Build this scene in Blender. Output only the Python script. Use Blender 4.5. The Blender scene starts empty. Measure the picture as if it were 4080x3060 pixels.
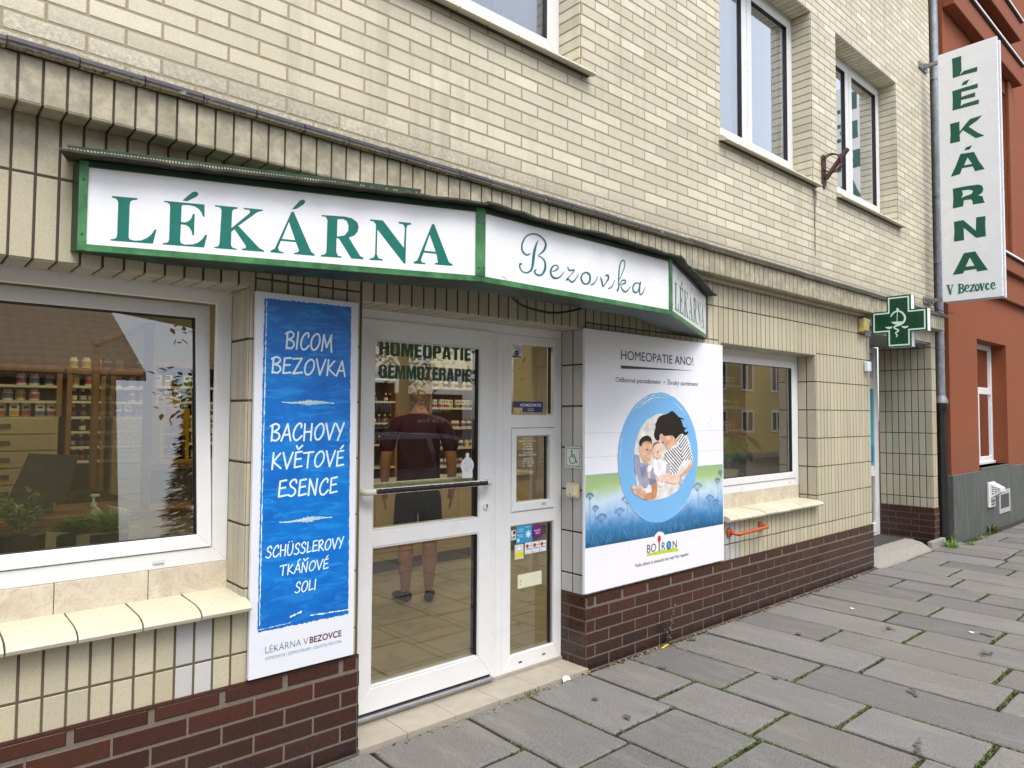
import bpy, bmesh, math, random
from mathutils import Vector, Matrix
R_ = math.radians
random.seed(7)
SC = bpy.context.scene
COL = SC.collection
# ------------------------------------------------------------------ camera
YAW, PITCH, ROLL, FPX = R_(48.2385), R_(2.4247), R_(.32026), 2780.0
_f = Vector((math.cos(YAW)*math.cos(PITCH), math.sin(YAW)*math.cos(PITCH), math.sin(PITCH)))
_r0 = Vector((math.sin(YAW), -math.cos(YAW), 0)); _u0 = _r0.cross(_f)
_r = math.cos(ROLL)*_r0 + math.sin(ROLL)*_u0
_u = -math.sin(ROLL)*_r0 + math.cos(ROLL)*_u0
CAM = Vector((0, -3.0, 1.6))
cd = bpy.data.cameras.new('camera'); cam = bpy.data.objects.new('camera', cd); COL.objects.link(cam)
cam.matrix_world = Matrix(((_r.x, _u.x, -_f.x, CAM.x), (_r.y, _u.y, -_f.y, CAM.y), (_r.z, _u.z, -_f.z, CAM.z), (0, 0, 0, 1)))
cd.sensor_fit = 'HORIZONTAL'; cd.sensor_width = 36; cd.lens = 36*FPX/4080
cd.clip_start = .05; cd.clip_end = 600
SC.camera = cam
# ------------------------------------------------------------------ world, sun, exposure
SUN_EL, SUN_ROT = R_(58), R_(195)
w = bpy.data.worlds.new('World'); SC.world = w; w.use_nodes = True
nt = w.node_tree; nt.nodes.clear()
sky = nt.nodes.new('ShaderNodeTexSky'); sky.sky_type = 'NISHITA'; sky.sun_disc = False
sky.sun_elevation = SUN_EL; sky.sun_rotation = SUN_ROT; sky.dust_density = 2.0
hs = nt.nodes.new('ShaderNodeHueSaturation'); hs.inputs['Saturation'].default_value = .42
hs.inputs['Value'].default_value = 1.0
bg = nt.nodes.new('ShaderNodeBackground'); bg.inputs['Strength'].default_value = .15
wo = nt.nodes.new('ShaderNodeOutputWorld')
nt.links.new(sky.outputs[0], hs.inputs['Color']); nt.links.new(hs.outputs[0], bg.inputs['Color']); nt.links.new(bg.outputs[0], wo.inputs['Surface'])
sl = bpy.data.lights.new('sun', 'SUN'); sl.energy = 1.3; sl.angle = R_(30); sl.color = (1, .96, .90)
so = bpy.data.objects.new('sun', sl); COL.objects.link(so); so.location = (-5, -12, 20)
# sky sun_rotation is measured from +Y towards +X ; sun direction vector
_az = SUN_ROT
_sd = Vector((math.sin(_az)*math.cos(SUN_EL), math.cos(_az)*math.cos(SUN_EL), math.sin(SUN_EL)))
so.rotation_euler = _sd.to_track_quat('Z', 'Y').to_euler()
SC.view_settings.view_transform = 'Standard'; SC.view_settings.look = 'None'
SC.view_settings.exposure = 1.02; SC.view_settings.gamma = 1
SC.render.engine = 'CYCLES'
SC.cycles.use_denoising = True
SC.cycles.max_bounces = 10; SC.cycles.transparent_max_bounces = 16
SC.cycles.sample_clamp_indirect = 4.0
SC.cycles.blur_glossy = 0.3

# ------------------------------------------------------------------ photo pixel -> plane
ZR = {1:(0,0,0),2:(1360,0,0),3:(2720,0,0),4:(0,1020,0),5:(1360,1020,0),6:(2720,1020,0),7:(0,2040,0),8:(1360,2040,0),9:(2720,2040,0),
 'x1':(3000,1050,700/2212),'x2':(200,600,700/2212),'x3':(2300,1000,700/2212),'R5':(900,700,1100/1270),'R6':(2000,850,760/1270),
 'R7':(3700,120,380/624),'R8':(3660,700,420/740),'f5':(2380,1500,520/2212),'f6':(2320,1840,580/2212)}
def ray(k, x, y):
    a, b, s = ZR[k]; s = s or 1360/2212
    px, py = a+x*s, b+y*s
    return _r*((px-2040)/FPX) - _u*((py-1530)/FPX) + _f
def atY(k, x, y, Y):
    d = ray(k, x, y); return CAM + d*((Y-CAM.y)/d.y)
def atX(k, x, y, X):
    d = ray(k, x, y); return CAM + d*((X-CAM.x)/d.x)
def on_face(k, x, y, a, b):
    """(along, z) on the upright plane through plan points a, b"""
    d = ray(k, x, y); u = Vector((b[0]-a[0], b[1]-a[1], 0)).normalized(); n = Vector((u.y, -u.x, 0))
    A = Vector((a[0], a[1], 0)); t = n.dot(A-CAM)/n.dot(d); q = CAM+d*t
    return ((q-A).dot(u), q.z)

# ------------------------------------------------------------------ materials
def lin(h):
    h = h.lstrip('#'); c = [int(h[i:i+2], 16)/255 for i in (0, 2, 4)]
    return tuple(v/12.92 if v <= .04045 else ((v+.055)/1.055)**2.4 for v in c)
class NT:
    def __init__(s, name):
        s.m = bpy.data.materials.new(name); s.m.use_nodes = True; s.t = s.m.node_tree; s.t.nodes.clear()
        s.out = s.n('ShaderNodeOutputMaterial')
    def n(s, t, **kw):
        x = s.t.nodes.new(t)
        for k, v in kw.items(): setattr(x, k, v)
        return x
    def l(s, a, b): s.t.links.new(a, b)
    def set(s, node, key, v):
        if hasattr(v, 'links') or isinstance(v, bpy.types.NodeSocket): s.l(v, node.inputs[key])
        else: node.inputs[key].default_value = v
    def noise(s, scale, detail=4, rough=.55, vec=None, out='Fac', dist=0):
        x = s.n('ShaderNodeTexNoise'); x.inputs['Scale'].default_value = scale; x.inputs['Detail'].default_value = detail
        x.inputs['Roughness'].default_value = rough; x.inputs['Distortion'].default_value = dist
        if vec is None: vec = s.pos()
        s.l(vec, x.inputs['Vector']); return x.outputs[out]
    def pos(s):
        if not hasattr(s, '_p'): s._p = s.n('ShaderNodeTexCoord').outputs['Object']
        return s._p
    def ramp(s, f, stops, interp='LINEAR'):
        x = s.n('ShaderNodeValToRGB'); x.color_ramp.interpolation = interp
        e = x.color_ramp.elements
        while len(e) < len(stops): e.new(.5)
        for i, (p, c) in enumerate(stops):
            e[i].position = p; e[i].color = (c if isinstance(c, tuple) else (c, c, c)) + ((1,) if not isinstance(c, tuple) or len(c) == 3 else ())
        s.l(f, x.inputs[0]); return x.outputs[0]
    def mix(s, f, a, b, mode='MIX'):
        x = s.n('ShaderNodeMix', data_type='RGBA', blend_type=mode)
        for key, v in ((0, f), (6, a), (7, b)):
            if isinstance(v, bpy.types.NodeSocket): s.l(v, x.inputs[key])
            else: x.inputs[key].default_value = (tuple(v)+(1,) if isinstance(v, tuple) else v)
        return x.outputs[2]
    def math(s, op, a, b=0, clamp=False):
        x = s.n('ShaderNodeMath', operation=op, use_clamp=clamp)
        for i, v in enumerate((a, b)):
            if isinstance(v, bpy.types.NodeSocket): s.l(v, x.inputs[i])
            else: x.inputs[i].default_value = v
        return x.outputs[0]
    def map(s, v, a, b, c, d):
        x = s.n('ShaderNodeMapRange'); s.l(v, x.inputs[0])
        for i, q in enumerate((a, b, c, d)): x.inputs[i+1].default_value = q
        return x.outputs[0]
    def attr(s, n):
        x = s.n('ShaderNodeAttribute'); x.attribute_name = n; return x.outputs['Fac']
    def sep(s, v=None):
        x = s.n('ShaderNodeSeparateXYZ'); s.l(v or s.pos(), x.inputs[0]); return x.outputs
    def bump(s, h, strength=.3, dist=.01):
        x = s.n('ShaderNodeBump'); x.inputs['Strength'].default_value = strength; x.inputs['Distance'].default_value = dist
        s.l(h, x.inputs['Height']); return x.outputs[0]
    def pbr(s, col, rough=.5, normal=None, metal=0, spec=.5, coat=0, sub=0):
        x = s.n('ShaderNodeBsdfPrincipled'); s.p = x
        s.set(x, 'Base Color', tuple(col)+(1,) if isinstance(col, tuple) else col)
        s.set(x, 'Roughness', rough); s.set(x, 'Metallic', metal); s.set(x, 'Specular IOR Level', spec)
        if coat: s.set(x, 'Coat Weight', coat); s.set(x, 'Coat Roughness', .08)
        if normal: s.l(normal, x.inputs['Normal'])
        s.l(x.outputs[0], s.out.inputs[0]); return s.m
MATS = {}
def plain(name, col, rough=.5, var=.12, scale=30, metal=0, bump=0, spec=.5, coat=0):
    if name in MATS: return MATS[name]
    t = NT(name); nz = t.noise(scale, 5)
    d = tuple(c*(1-var) for c in col); b = tuple(min(1, c*(1+var)) for c in col)
    c = t.mix(t.map(nz, .3, .7, 0, 1), d, b)
    rr = t.map(t.noise(scale*.6, 3), .3, .7, max(.02, rough-.06), min(1, rough+.06))
    MATS[name] = t.pbr(c, rr, t.bump(nz, bump, .004) if bump else None, metal, spec, coat); return MATS[name]
def tile_mat(name, base, dark, spk, rough, grime=None, tv=.18, bumpy=.12, sat2=None):
    """glazed ceramic brick or tile: per piece tint, fine speckle, blotches"""
    t = NT(name); ti = t.attr('tint')
    c = t.mix(ti, tuple(b*(1-tv) for b in base), tuple(min(1, b*(1+tv*.45)) for b in base))
    if sat2: c = t.mix(t.math('MULTIPLY', t.ramp(t.attr('tint2'), [(.45, 0.), (1, 1.)]), .55), c, sat2)
    big = t.noise(1.6, 2)
    c = t.mix(t.map(big, .35, .75, 0, .14), c, dark)
    sp = t.ramp(t.noise(300, 2, .6), [(.5, 0.), (.7, 1.)])
    c = t.mix(t.math('MULTIPLY', sp, spk), c, dark)
    med = t.ramp(t.noise(85, 3, .7), [(.58, 0.), (.8, 1.)])
    c = t.mix(t.math('MULTIPLY', med, spk*.25), c, dark)
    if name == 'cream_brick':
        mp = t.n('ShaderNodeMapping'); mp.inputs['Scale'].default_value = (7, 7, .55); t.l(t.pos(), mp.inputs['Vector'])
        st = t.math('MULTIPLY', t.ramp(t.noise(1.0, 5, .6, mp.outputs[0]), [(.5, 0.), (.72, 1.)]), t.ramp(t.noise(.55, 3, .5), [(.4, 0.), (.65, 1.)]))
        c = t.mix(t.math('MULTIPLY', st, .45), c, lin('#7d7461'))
    if grime:
        z = t.sep()[2]; k, z0, z1, gc, gs = grime
        g = t.math('MULTIPLY', t.map(z, z0, z1, 1, 0), t.ramp(t.noise(gs, 5, .7), [(.36, 0.), (.58, 1.)]))
        c = t.mix(t.math('MULTIPLY', g, k, True), c, gc)
    h = t.noise(120, 3)
    return t.pbr(c, t.map(t.noise(60, 3), .3, .7, rough-.1, rough+.12), t.bump(h, bumpy, .002))
M = {}
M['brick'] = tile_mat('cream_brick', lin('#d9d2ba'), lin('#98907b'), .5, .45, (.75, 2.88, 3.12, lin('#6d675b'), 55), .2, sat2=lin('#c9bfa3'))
M['tile'] = tile_mat('cream_tile', lin('#c2baa1'), lin('#8a8168'), .5, .42, (.5, 2.75, 2.3, lin('#5f563f'), 12), .15, .04, sat2=lin('#bdb294'))
M['tile_grey'] = tile_mat('grey_tile', lin('#bfbdba'), lin('#94908c'), .25, .4)
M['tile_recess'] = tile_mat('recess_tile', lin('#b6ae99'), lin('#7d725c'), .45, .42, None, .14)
M['brown'] = tile_mat('brown_brick', lin('#46261b'), lin('#2a1914'), .3, .32, (.9, .0, .34, lin('#222226'), 26), .3, .06)
def mortar(name, col):
    t = NT(name); n = t.noise(90, 4)
    return t.pbr(t.mix(n, tuple(c*.6 for c in col), tuple(c*1.25 for c in col)), .9, t.bump(n, .4, .004))
M['mort_up'] = mortar('mortar_upper', lin('#a3977c')); M['mort_low'] = mortar('mortar_lower', lin('#5f5544'))
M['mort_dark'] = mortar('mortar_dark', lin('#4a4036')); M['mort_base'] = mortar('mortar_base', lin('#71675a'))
def lip_mat():
    t = NT('slate_glaze'); z = t.sep()[2]
    wear = t.math('MULTIPLY', t.map(z, 2.848, 2.832, 0, 1), t.ramp(t.noise(70, 5, .7), [(.38, 0.), (.5, 1.)]))
    c = t.mix(t.noise(40, 4), lin('#212026'), lin('#434148'))
    c = t.mix(wear, c, lin('#a89d80'))
    spots = t.ramp(t.noise(22, 2, .4), [(.70, 0.), (.73, 1.)])
    c = t.mix(t.math('MULTIPLY', spots, .6), c, lin('#b9b3a4'))
    return t.pbr(c, .42, t.bump(t.noise(60, 4), .25, .003))
M['lip'] = lip_mat()
M['pvc'] = plain('white_pvc', (.74, .74, .74), .32, .025, 8)
M['pvc_dirty'] = plain('white_pvc_edge', (.62, .62, .60), .4, .05, 12)
M['gasket'] = plain('black_gasket', (.012, .012, .013), .5, .1, 30)
def glass(name, tint, gain, extra=0.0):
    t = NT(name); fr = t.n('ShaderNodeFresnel'); fr.inputs['IOR'].default_value = 1.5
    tr = t.n('ShaderNodeBsdfTransparent'); tr.inputs['Color'].default_value = tint+(1,)
    gl = t.n('ShaderNodeBsdfGlossy'); gl.inputs['Roughness'].default_value = 0.0; gl.inputs['Color'].default_value = (.95, .97, 1, 1)
    mx = t.n('ShaderNodeMixShader'); f = t.math('ADD', t.math('MULTIPLY', fr.outputs[0], gain), extra, True)
    t.l(f, mx.inputs[0]); t.l(tr.outputs[0], mx.inputs[1]); t.l(gl.outputs[0], mx.inputs[2]); t.l(mx.outputs[0], t.out.inputs[0])
    return t.m
M['glass'] = glass('shop_glass', (.89, .88, .74), 3.6)
M['glass_up'] = glass('upper_glass', (.88, .90, .92), 5.0)
M['glass_back'] = glass('glass_inner_face', (.98, .98, .98), 0.0)
def green_paint(name, c1, c2, rust, amt):
    t = NT(name); n = t.noise(9, 5, .65)
    c = t.mix(t.ramp(n, [(.35, 0.), (.65, 1.)]), c1, c2)
    r = t.ramp(t.noise(14, 6, .7, dist=.6), [(amt, 0.), (amt+.03, 1.)])
    c = t.mix(r, c, rust)
    return t.pbr(c, .42, t.bump(t.noise(25, 5), .35, .006))
M['green'] = green_paint('green_frame_paint', lin('#235a34'), lin('#4a8a52'), lin('#7d8a4a'), .72)
M['green_dk'] = green_paint('dark_green_shade_paint', lin('#0e2e1c'), lin('#143c25'), lin('#20362a'), .70)  # dark green, deepened so the cover's cast shade sits in the top strip's colour
M['green_soffit'] = green_paint('peeling_green_paint', lin('#24503f'), lin('#1b4032'), lin('#2e1713'), .50)
M['acryl'] = plain('white_acrylic', (.82, .83, .86), .25, .02, 5)
M['teal'] = plain('teal_letter', (.0, .15, .118), .35, .05, 40)
M['teal2'] = plain('script_letter', lin('#1d6672'), .35, .06, 40)
M['bgreen'] = plain('sign_green', lin('#0a5642'), .35, .05, 40)
M['cgreen'] = plain('cross_green', lin('#0a452b'), .3, .05, 30)
M['mint'] = plain('mint_line', lin('#d6f3e8'), .35, .03, 30)
M['alu'] = plain('aluminium', (.55, .56, .58), .3, .08, 20, metal=.9)
M['galv'] = plain('galvanised_zinc', lin('#8f979d'), .42, .22, 14, metal=.35, bump=.1)
M['black_pipe'] = plain('black_cast_iron', lin('#222022'), .38, .25, 12, bump=.1)
M['rust'] = plain('rusty_iron', lin('#4a2e28'), .6, .3, 35, bump=.3)
M['steel'] = plain('dull_steel', (.30, .30, .31), .45, .15, 30, metal=.7)
M['corrug'] = plain('corrugated_edge', lin('#a5a07a'), .6, .25, 60)
M['felt'] = plain('roof_felt', lin('#3b3a30'), .8, .4, 40, bump=.4)
M['marble'] = None
def marble():
    t = NT('sill_marble'); n = t.noise(7, 6, .6, dist=1.2)
    c = t.mix(t.ramp(n, [(.3, 0.), (.7, 1.)]), lin('#b9ac97'), lin('#d2c8b6'))
    v = t.ramp(t.noise(11, 5, .6, dist=2.0), [(.485, 0.), (.5, 1.), (.515, 0.)])
    c = t.mix(t.math('MULTIPLY', v, .55), c, lin('#8b7a66'))
    return t.pbr(c, .45)
M['marble'] = marble()
M['sill'] = tile_mat('sill_glaze', lin('#cbc5ae'), lin('#918a70'), .14, .34, None, .12, .15)
def red_mat():
    t = NT('red_render'); c = t.mix(t.map(t.noise(60, 5), .3, .7, 0, 1), (.215, .054, .016), (.27, .069, .020))
    c = t.mix(t.math('MULTIPLY', t.ramp(t.noise(1.1, 5, .6), [(.4, 0.), (.7, 1.)]), .35), c, (.17, .055, .032))
    z = t.sep()[2]; damp = t.math('MULTIPLY', t.map(z, .85, 1.5, 1, 0), t.ramp(t.noise(2.5, 5, .65), [(.42, 0.), (.6, 1.)]))
    c = t.mix(t.math('MULTIPLY', damp, .4), c, (.14, .06, .04))
    return t.pbr(c, .88, t.bump(t.noise(75, 4), .6, .006))
M['red'] = red_mat()
M['red_dk'] = plain('red_moulding', (.225, .057, .019), .8, .1, 60, bump=.4)
M['flash'] = plain('sheet_flashing', lin('#3a3838'), .5, .2, 20)
M['white_edge'] = plain('white_drip_edge', lin('#e6e2dc'), .4, .05, 20)
def plinth_grey():
    t = NT('grey_plinth_render'); n = t.noise(50, 5, .7)
    c = t.mix(n, lin('#3d4140'), lin('#5e615e'))
    mp = t.n('ShaderNodeMapping'); mp.inputs['Scale'].default_value = (14, 14, 1.3); t.l(t.pos(), mp.inputs['Vector'])
    st = t.math('MULTIPLY', t.ramp(t.noise(2, 4, .6, mp.outputs[0]), [(.5, 0.), (.7, 1.)]), .5)
    c = t.mix(st, c, lin('#7d786c'))
    return t.pbr(c, .9, t.bump(n, .5, .006))
M['plinth'] = plinth_grey()
def slab_mat():
    t = NT('granite_slab'); ti = t.attr('tint'); t2 = t.attr('tint2')
    c = t.mix(ti, lin('#4d4c4a'), lin('#797672')); c = t.mix(t.math('MULTIPLY', t2, .45), c, lin('#7a7263'))
    g = t.ramp(t.noise(105, 3, .7), [(.32, 0.), (.68, 1.)])
    c = t.mix(g, t.mix(.45, c, lin('#4a494a')), t.mix(.30, c, lin('#aaa8a6')))
    c = t.mix(t.math('MULTIPLY', t.ramp(t.noise(1.6, 5, .6), [(.4, 0.), (.75, 1.)]), .4), c, lin('#6a655b'))
    mp = t.n('ShaderNodeMapping'); mp.inputs['Scale'].default_value = (9, 2.2, 1); t.l(t.pos(), mp.inputs['Vector'])
    c = t.mix(t.math('MULTIPLY', t.ramp(t.noise(1.0, 5, .65, mp.outputs[0]), [(.5, 0.), (.68, 1.)]), .4), c, lin('#8d877c'))
    d = t.ramp(t.noise(7, 4, .5), [(.66, 0.), (.74, 1.)])
    c = t.mix(t.math('MULTIPLY', d, .35), c, lin('#5b5751'))
    return t.pbr(c, .75, t.bump(t.noise(170, 3), .45, .003))
M['slab'] = slab_mat()
M['dirt'] = plain('joint_dirt', lin('#2c2721'), .95, .4, 45, bump=.5)
M['asphalt'] = plain('asphalt', (.06, .06, .062), .85, .3, 120, bump=.4)
M['concrete'] = plain('concrete', lin('#8f8b83'), .85, .18, 50, bump=.4)
M['moss'] = plain('moss_green', lin('#56662c'), .8, .5, 40)
M['moss2'] = plain('moss_dark', lin('#3d4a22'), .85, .4, 40)
M['leaf'] = plain('leaf_green', lin('#6f9440'), .6, .3, 20)
M['litter'] = plain('dry_leaf', lin('#9a7a50'), .8, .4, 30)

# ------------------------------------------------------------------ mesh builder
class MB:
    def __init__(s): s.v = []; s.f = []; s.m = []; s.t = []; s.t2 = []
    def face(s, pts, m=0, tint=.5, t2=0.):
        b = len(s.v); s.v += [tuple(p) for p in pts]; s.f.append(tuple(range(b, b+len(pts)))); s.m.append(m); s.t.append(tint); s.t2.append(t2)
    def add(s, vs, fs, m=0, tint=.5, t2=0.):
        b = len(s.v); s.v += [tuple(p) for p in vs]
        for f in fs: s.f.append(tuple(i+b for i in f)); s.m.append(m); s.t.append(tint); s.t2.append(t2)
    def box(s, x0, x1, y0, y1, z0, z1, m=0, tint=.5, ch=0, t2=0.):
        if ch: return s.cbox(x0, x1, y0, y1, z0, z1, m, tint, ch)
        v = [(x, y, z) for z in (z0, z1) for y in (y0, y1) for x in (x0, x1)]
        s.add(v, [(0, 2, 3, 1), (4, 5, 7, 6), (0, 1, 5, 4), (2, 6, 7, 3), (0, 4, 6, 2), (1, 3, 7, 5)], m, tint, t2)
    def cbox(s, x0, x1, y0, y1, z0, z1, m, tint, c):
        bm = bmesh.new(); r = bmesh.ops.create_cube(bm, size=1)
        for v in bm.verts: v.co = Vector(((x0+x1)/2+v.co.x*(x1-x0), (y0+y1)/2+v.co.y*(y1-y0), (z0+z1)/2+v.co.z*(z1-z0)))
        bmesh.ops.bevel(bm, geom=bm.edges[:], offset=c, segments=2, affect='EDGES', profile=.5)
        s.bm(bm, m, tint); bm.free()
    def bm(s, bm, m=0, tint=.5):
        bm.verts.index_update(); s.add([tuple(v.co) for v in bm.verts], [tuple(v.index for v in f.verts) for f in bm.faces], m, tint)
    def prism(s, poly, a, m=0, axis=2, b=None, cap=True, tint=.5):
        """poly: 2-D points; axis extruded from a to b. axis 2: (x,y), axis 1: (x,z), axis 0: (y,z)"""
        def P(q, h): return (q[0], q[1], h) if axis == 2 else ((q[0], h, q[1]) if axis == 1 else (h, q[0], q[1]))
        n = len(poly); vs = [P(q, a) for q in poly]+[P(q, b) for q in poly]
        fs = [(i, (i+1) % n, n+(i+1) % n, n+i) for i in range(n)]
        if cap: fs += [tuple(range(n))[::-1], tuple(range(n, 2*n))]
        s.add(vs, fs, m, tint)
    def tube(s, pts, r, m=0, n=10, cap=True, tint=.5):
        pts = [Vector(p) for p in pts]; k = len(pts); rs = r if isinstance(r, (list, tuple)) else [r]*k
        t0 = (pts[1]-pts[0]).normalized(); up = Vector((0, 0, 1)) if abs(t0.z) < .9 else Vector((1, 0, 0))
        a = t0.cross(up).normalized(); vs = []
        for i, p in enumerate(pts):
            t = (pts[min(i+1, k-1)]-pts[max(i-1, 0)]).normalized()
            a = (a-t*a.dot(t)).normalized(); b = t.cross(a)
            vs += [p+(a*math.cos(2*math.pi*j/n)+b*math.sin(2*math.pi*j/n))*rs[i] for j in range(n)]
        fs = [(i*n+j, i*n+(j+1) % n, (i+1)*n+(j+1) % n, (i+1)*n+j) for i in range(k-1) for j in range(n)]
        if cap: fs += [tuple(range(n))[::-1], tuple(range((k-1)*n, k*n))]
        s.add(vs, fs, m, tint)
    def lathe(s, prof, c=(0, 0, 0), m=0, n=16, tint=.5):
        vs = [(c[0]+r*math.cos(2*math.pi*j/n), c[1]+r*math.sin(2*math.pi*j/n), c[2]+z) for r, z in prof for j in range(n)]
        k = len(prof)
        fs = [(i*n+j, i*n+(j+1) % n, (i+1)*n+(j+1) % n, (i+1)*n+j) for i in range(k-1) for j in range(n)]
        fs += [tuple(range(n))[::-1], tuple(range((k-1)*n, k*n))]
        s.add(vs, fs, m, tint)
    def ball(s, c, r, m=0, n=12, sq=(1, 1, 1)):
        bm = bmesh.new(); bmesh.ops.create_uvsphere(bm, u_segments=n, v_segments=max(6, n*2//3), radius=1)
        for v in bm.verts: v.co = Vector((c[0]+v.co.x*r*sq[0], c[1]+v.co.y*r*sq[1], c[2]+v.co.z*r*sq[2]))
        s.bm(bm, m); bm.free()
    def tile(s, O, U, V, N, u0, u1, v0, v1, h, c, m=0, tint=.5, t2=0.):
        """one chamfered tile: face proud of the plane by h"""
        if u1-u0 < .006 or v1-v0 < .006: return
        c = min(c, (u1-u0)*.3, (v1-v0)*.3)
        def P(u, v, q): return O+U*u+V*v+N*q
        vs = [P(u0, v0, h-.007), P(u1, v0, h-.007), P(u1, v1, h-.007), P(u0, v1, h-.007)]
        vs += [P(u0, v0, h-c), P(u1, v0, h-c), P(u1, v1, h-c), P(u0, v1, h-c)]
        vs += [P(u0+c, v0+c, h), P(u1-c, v0+c, h), P(u1-c, v1-c, h), P(u0+c, v1-c, h)]
        fs = [(8, 9, 10, 11)]
        for i in range(4):
            j = (i+1) % 4; fs += [(i, j, 4+j, 4+i), (4+i, 4+j, 8+j, 8+i)]
        s.add(vs, fs, m, tint, t2)
    def build(s, name, mats, parent=None, local=False, smooth=False, angle=None):
        me = bpy.data.meshes.new(name)
        off = Vector((0, 0, 0)) if (local or parent is None) else WORLD[parent.name]
        me.from_pydata([tuple(Vector(p)-off) for p in s.v], [], s.f)
        if not isinstance(mats, (list, tuple)): mats = [mats]
        for x in mats: me.materials.append(x)
        me.polygons.foreach_set('material_index', s.m)
        for nm, ar in (('tint', s.t), ('tint2', s.t2)):
            a = me.attributes.new(nm, 'FLOAT', 'FACE'); a.data.foreach_set('value', ar)
        if smooth:
            me.polygons.foreach_set('use_smooth', [True]*len(me.polygons))
        me.validate(); me.update()
        if smooth and angle is not None: me.set_sharp_from_angle(angle=R_(angle))
        o = bpy.data.objects.new(name, me); COL.objects.link(o)
        if parent is not None: o.parent = parent; WORLD[o.name] = off
        else: WORLD[o.name] = Vector((0, 0, 0))
        return o
WORLD = {}
def tag(o, label=None, cat=None, group=None, kind=None):
    if label: o['label'] = label
    if cat: o['category'] = cat
    if group: o['group'] = group
    if kind: o['kind'] = kind
    return o
def thing(name, label, cat, loc=(0, 0, 0), rotz=0, group=None):
    o = bpy.data.objects.new(name, None); COL.objects.link(o); o.location = loc; o.rotation_euler = (0, 0, rotz)
    o.empty_display_size = .1; WORLD[o.name] = Vector(loc)
    return tag(o, label, cat, group)
def copy_tree(o, parent=None):
    c = o.copy(); COL.objects.link(c); WORLD[c.name] = WORLD.get(o.name, Vector())
    if parent is not None: c.parent = parent
    for ch in list(o.children): copy_tree(ch, c)
    return c
X3, Y3, Z3 = Vector((1, 0, 0)), Vector((0, 1, 0)), Vector((0, 0, 1))
def rect_minus(rs, h):
    out = []
    for a0, a1, b0, b1 in rs:
        x0, x1, y0, y1 = h
        if x1 <= a0 or x0 >= a1 or y1 <= b0 or y0 >= b1: out.append((a0, a1, b0, b1)); continue
        if x0 > a0: out.append((a0, x0, b0, b1))
        if x1 < a1: out.append((x1, a1, b0, b1))
        xa, xb = max(a0, x0), min(a1, x1)
        if y0 > b0: out.append((xa, xb, b0, y0))
        if y1 < b1: out.append((xa, xb, y1, b1))
    return out
def minus_all(r, holes):
    rs = [r]
    for h in holes: rs = rect_minus(rs, h)
    return rs
# ------------------------------------------------------------------ flat lettering
def flat_poly(mb, loops, fn, m=0):
    """fill outline + holes; fn maps 2-D to 3-D"""
    c = bpy.data.curves.new('tmp', 'CURVE'); c.dimensions = '2D'; c.fill_mode = 'FRONT'
    for lp in loops:
        sp = c.splines.new('POLY'); sp.points.add(len(lp)-1)
        for i, p in enumerate(lp): sp.points[i].co = (p[0], p[1], 0, 1)
        sp.use_cyclic_u = True
    curve_to(mb, c, fn, m)
def curve_to(mb, c, fn, m):
    o = bpy.data.objects.new('tmp', c); COL.objects.link(o); bpy.context.view_layer.update()
    me = bpy.data.meshes.new_from_object(o.evaluated_get(bpy.context.evaluated_depsgraph_get()))
    mb.add([fn(v.co.x, v.co.y) for v in me.vertices], [tuple(p.vertices) for p in me.polygons], m)
    bpy.data.objects.remove(o); bpy.data.curves.remove(c); bpy.data.meshes.remove(me)
_CAP = [None]
def text(mb, body, u0, u1, v0, vcap, fn, m=0, bold=0.0, shear=0.0, keep=False, cap_chars='H'):
    """built-in font, fitted so that the line spans u0..u1 and capitals v0..vcap"""
    def mk(b):
        c = bpy.data.curves.new('tmp', 'FONT'); c.body = b; c.offset = bold; c.shear = shear; return c
    def bb(b):
        c = mk(b); o = bpy.data.objects.new('tmp', c); COL.objects.link(o); bpy.context.view_layer.update()
        me = bpy.data.meshes.new_from_object(o.evaluated_get(bpy.context.evaluated_depsgraph_get()))
        xs = [v.co.x for v in me.vertices]; ys = [v.co.y for v in me.vertices]
        bpy.data.objects.remove(o); bpy.data.curves.remove(c); bpy.data.meshes.remove(me)
        return min(xs), max(xs), min(ys), max(ys)
    a = bb(body); h = bb('H'); su = (u1-u0)/(a[1]-a[0]); sv = (vcap-v0)/(h[3]-h[2])
    curve_to(mb, mk(body), lambda x, y: fn(u0+(x-a[0])*su, v0+(y-h[2])*sv), m)
def stroke(mb, pts, w, fn, m=0, rnd=True, lift=[0.0], n=10):
    """flat ribbon with round joins through 2-D points, w = width or list"""
    k = len(pts); ws = w if isinstance(w, (list, tuple)) else [w]*k
    for i in range(k):
        if rnd or 0 < i < k-1:
            lift[0] = (lift[0]+.00001) % .0009
            l = lift[0]; r = ws[i]/2
            mb.face([fn(pts[i][0]+r*math.cos(2*math.pi*j/n), pts[i][1]+r*math.sin(2*math.pi*j/n), l) for j in range(n)], m)
        if i < k-1:
            a, b = pts[i], pts[i+1]; dx, dy = b[0]-a[0], b[1]-a[1]; d = math.hypot(dx, dy) or 1e-9
            nx, ny = -dy/d, dx/d; ra, rb = ws[i]/2, ws[i+1]/2
            lift[0] = (lift[0]+.00001) % .0009; l = lift[0]
            mb.face([fn(a[0]-nx*ra, a[1]-ny*ra, l), fn(b[0]-nx*rb, b[1]-ny*rb, l), fn(b[0]+nx*rb, b[1]+ny*rb, l), fn(a[0]+nx*ra, a[1]+ny*ra, l)], m)
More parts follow.
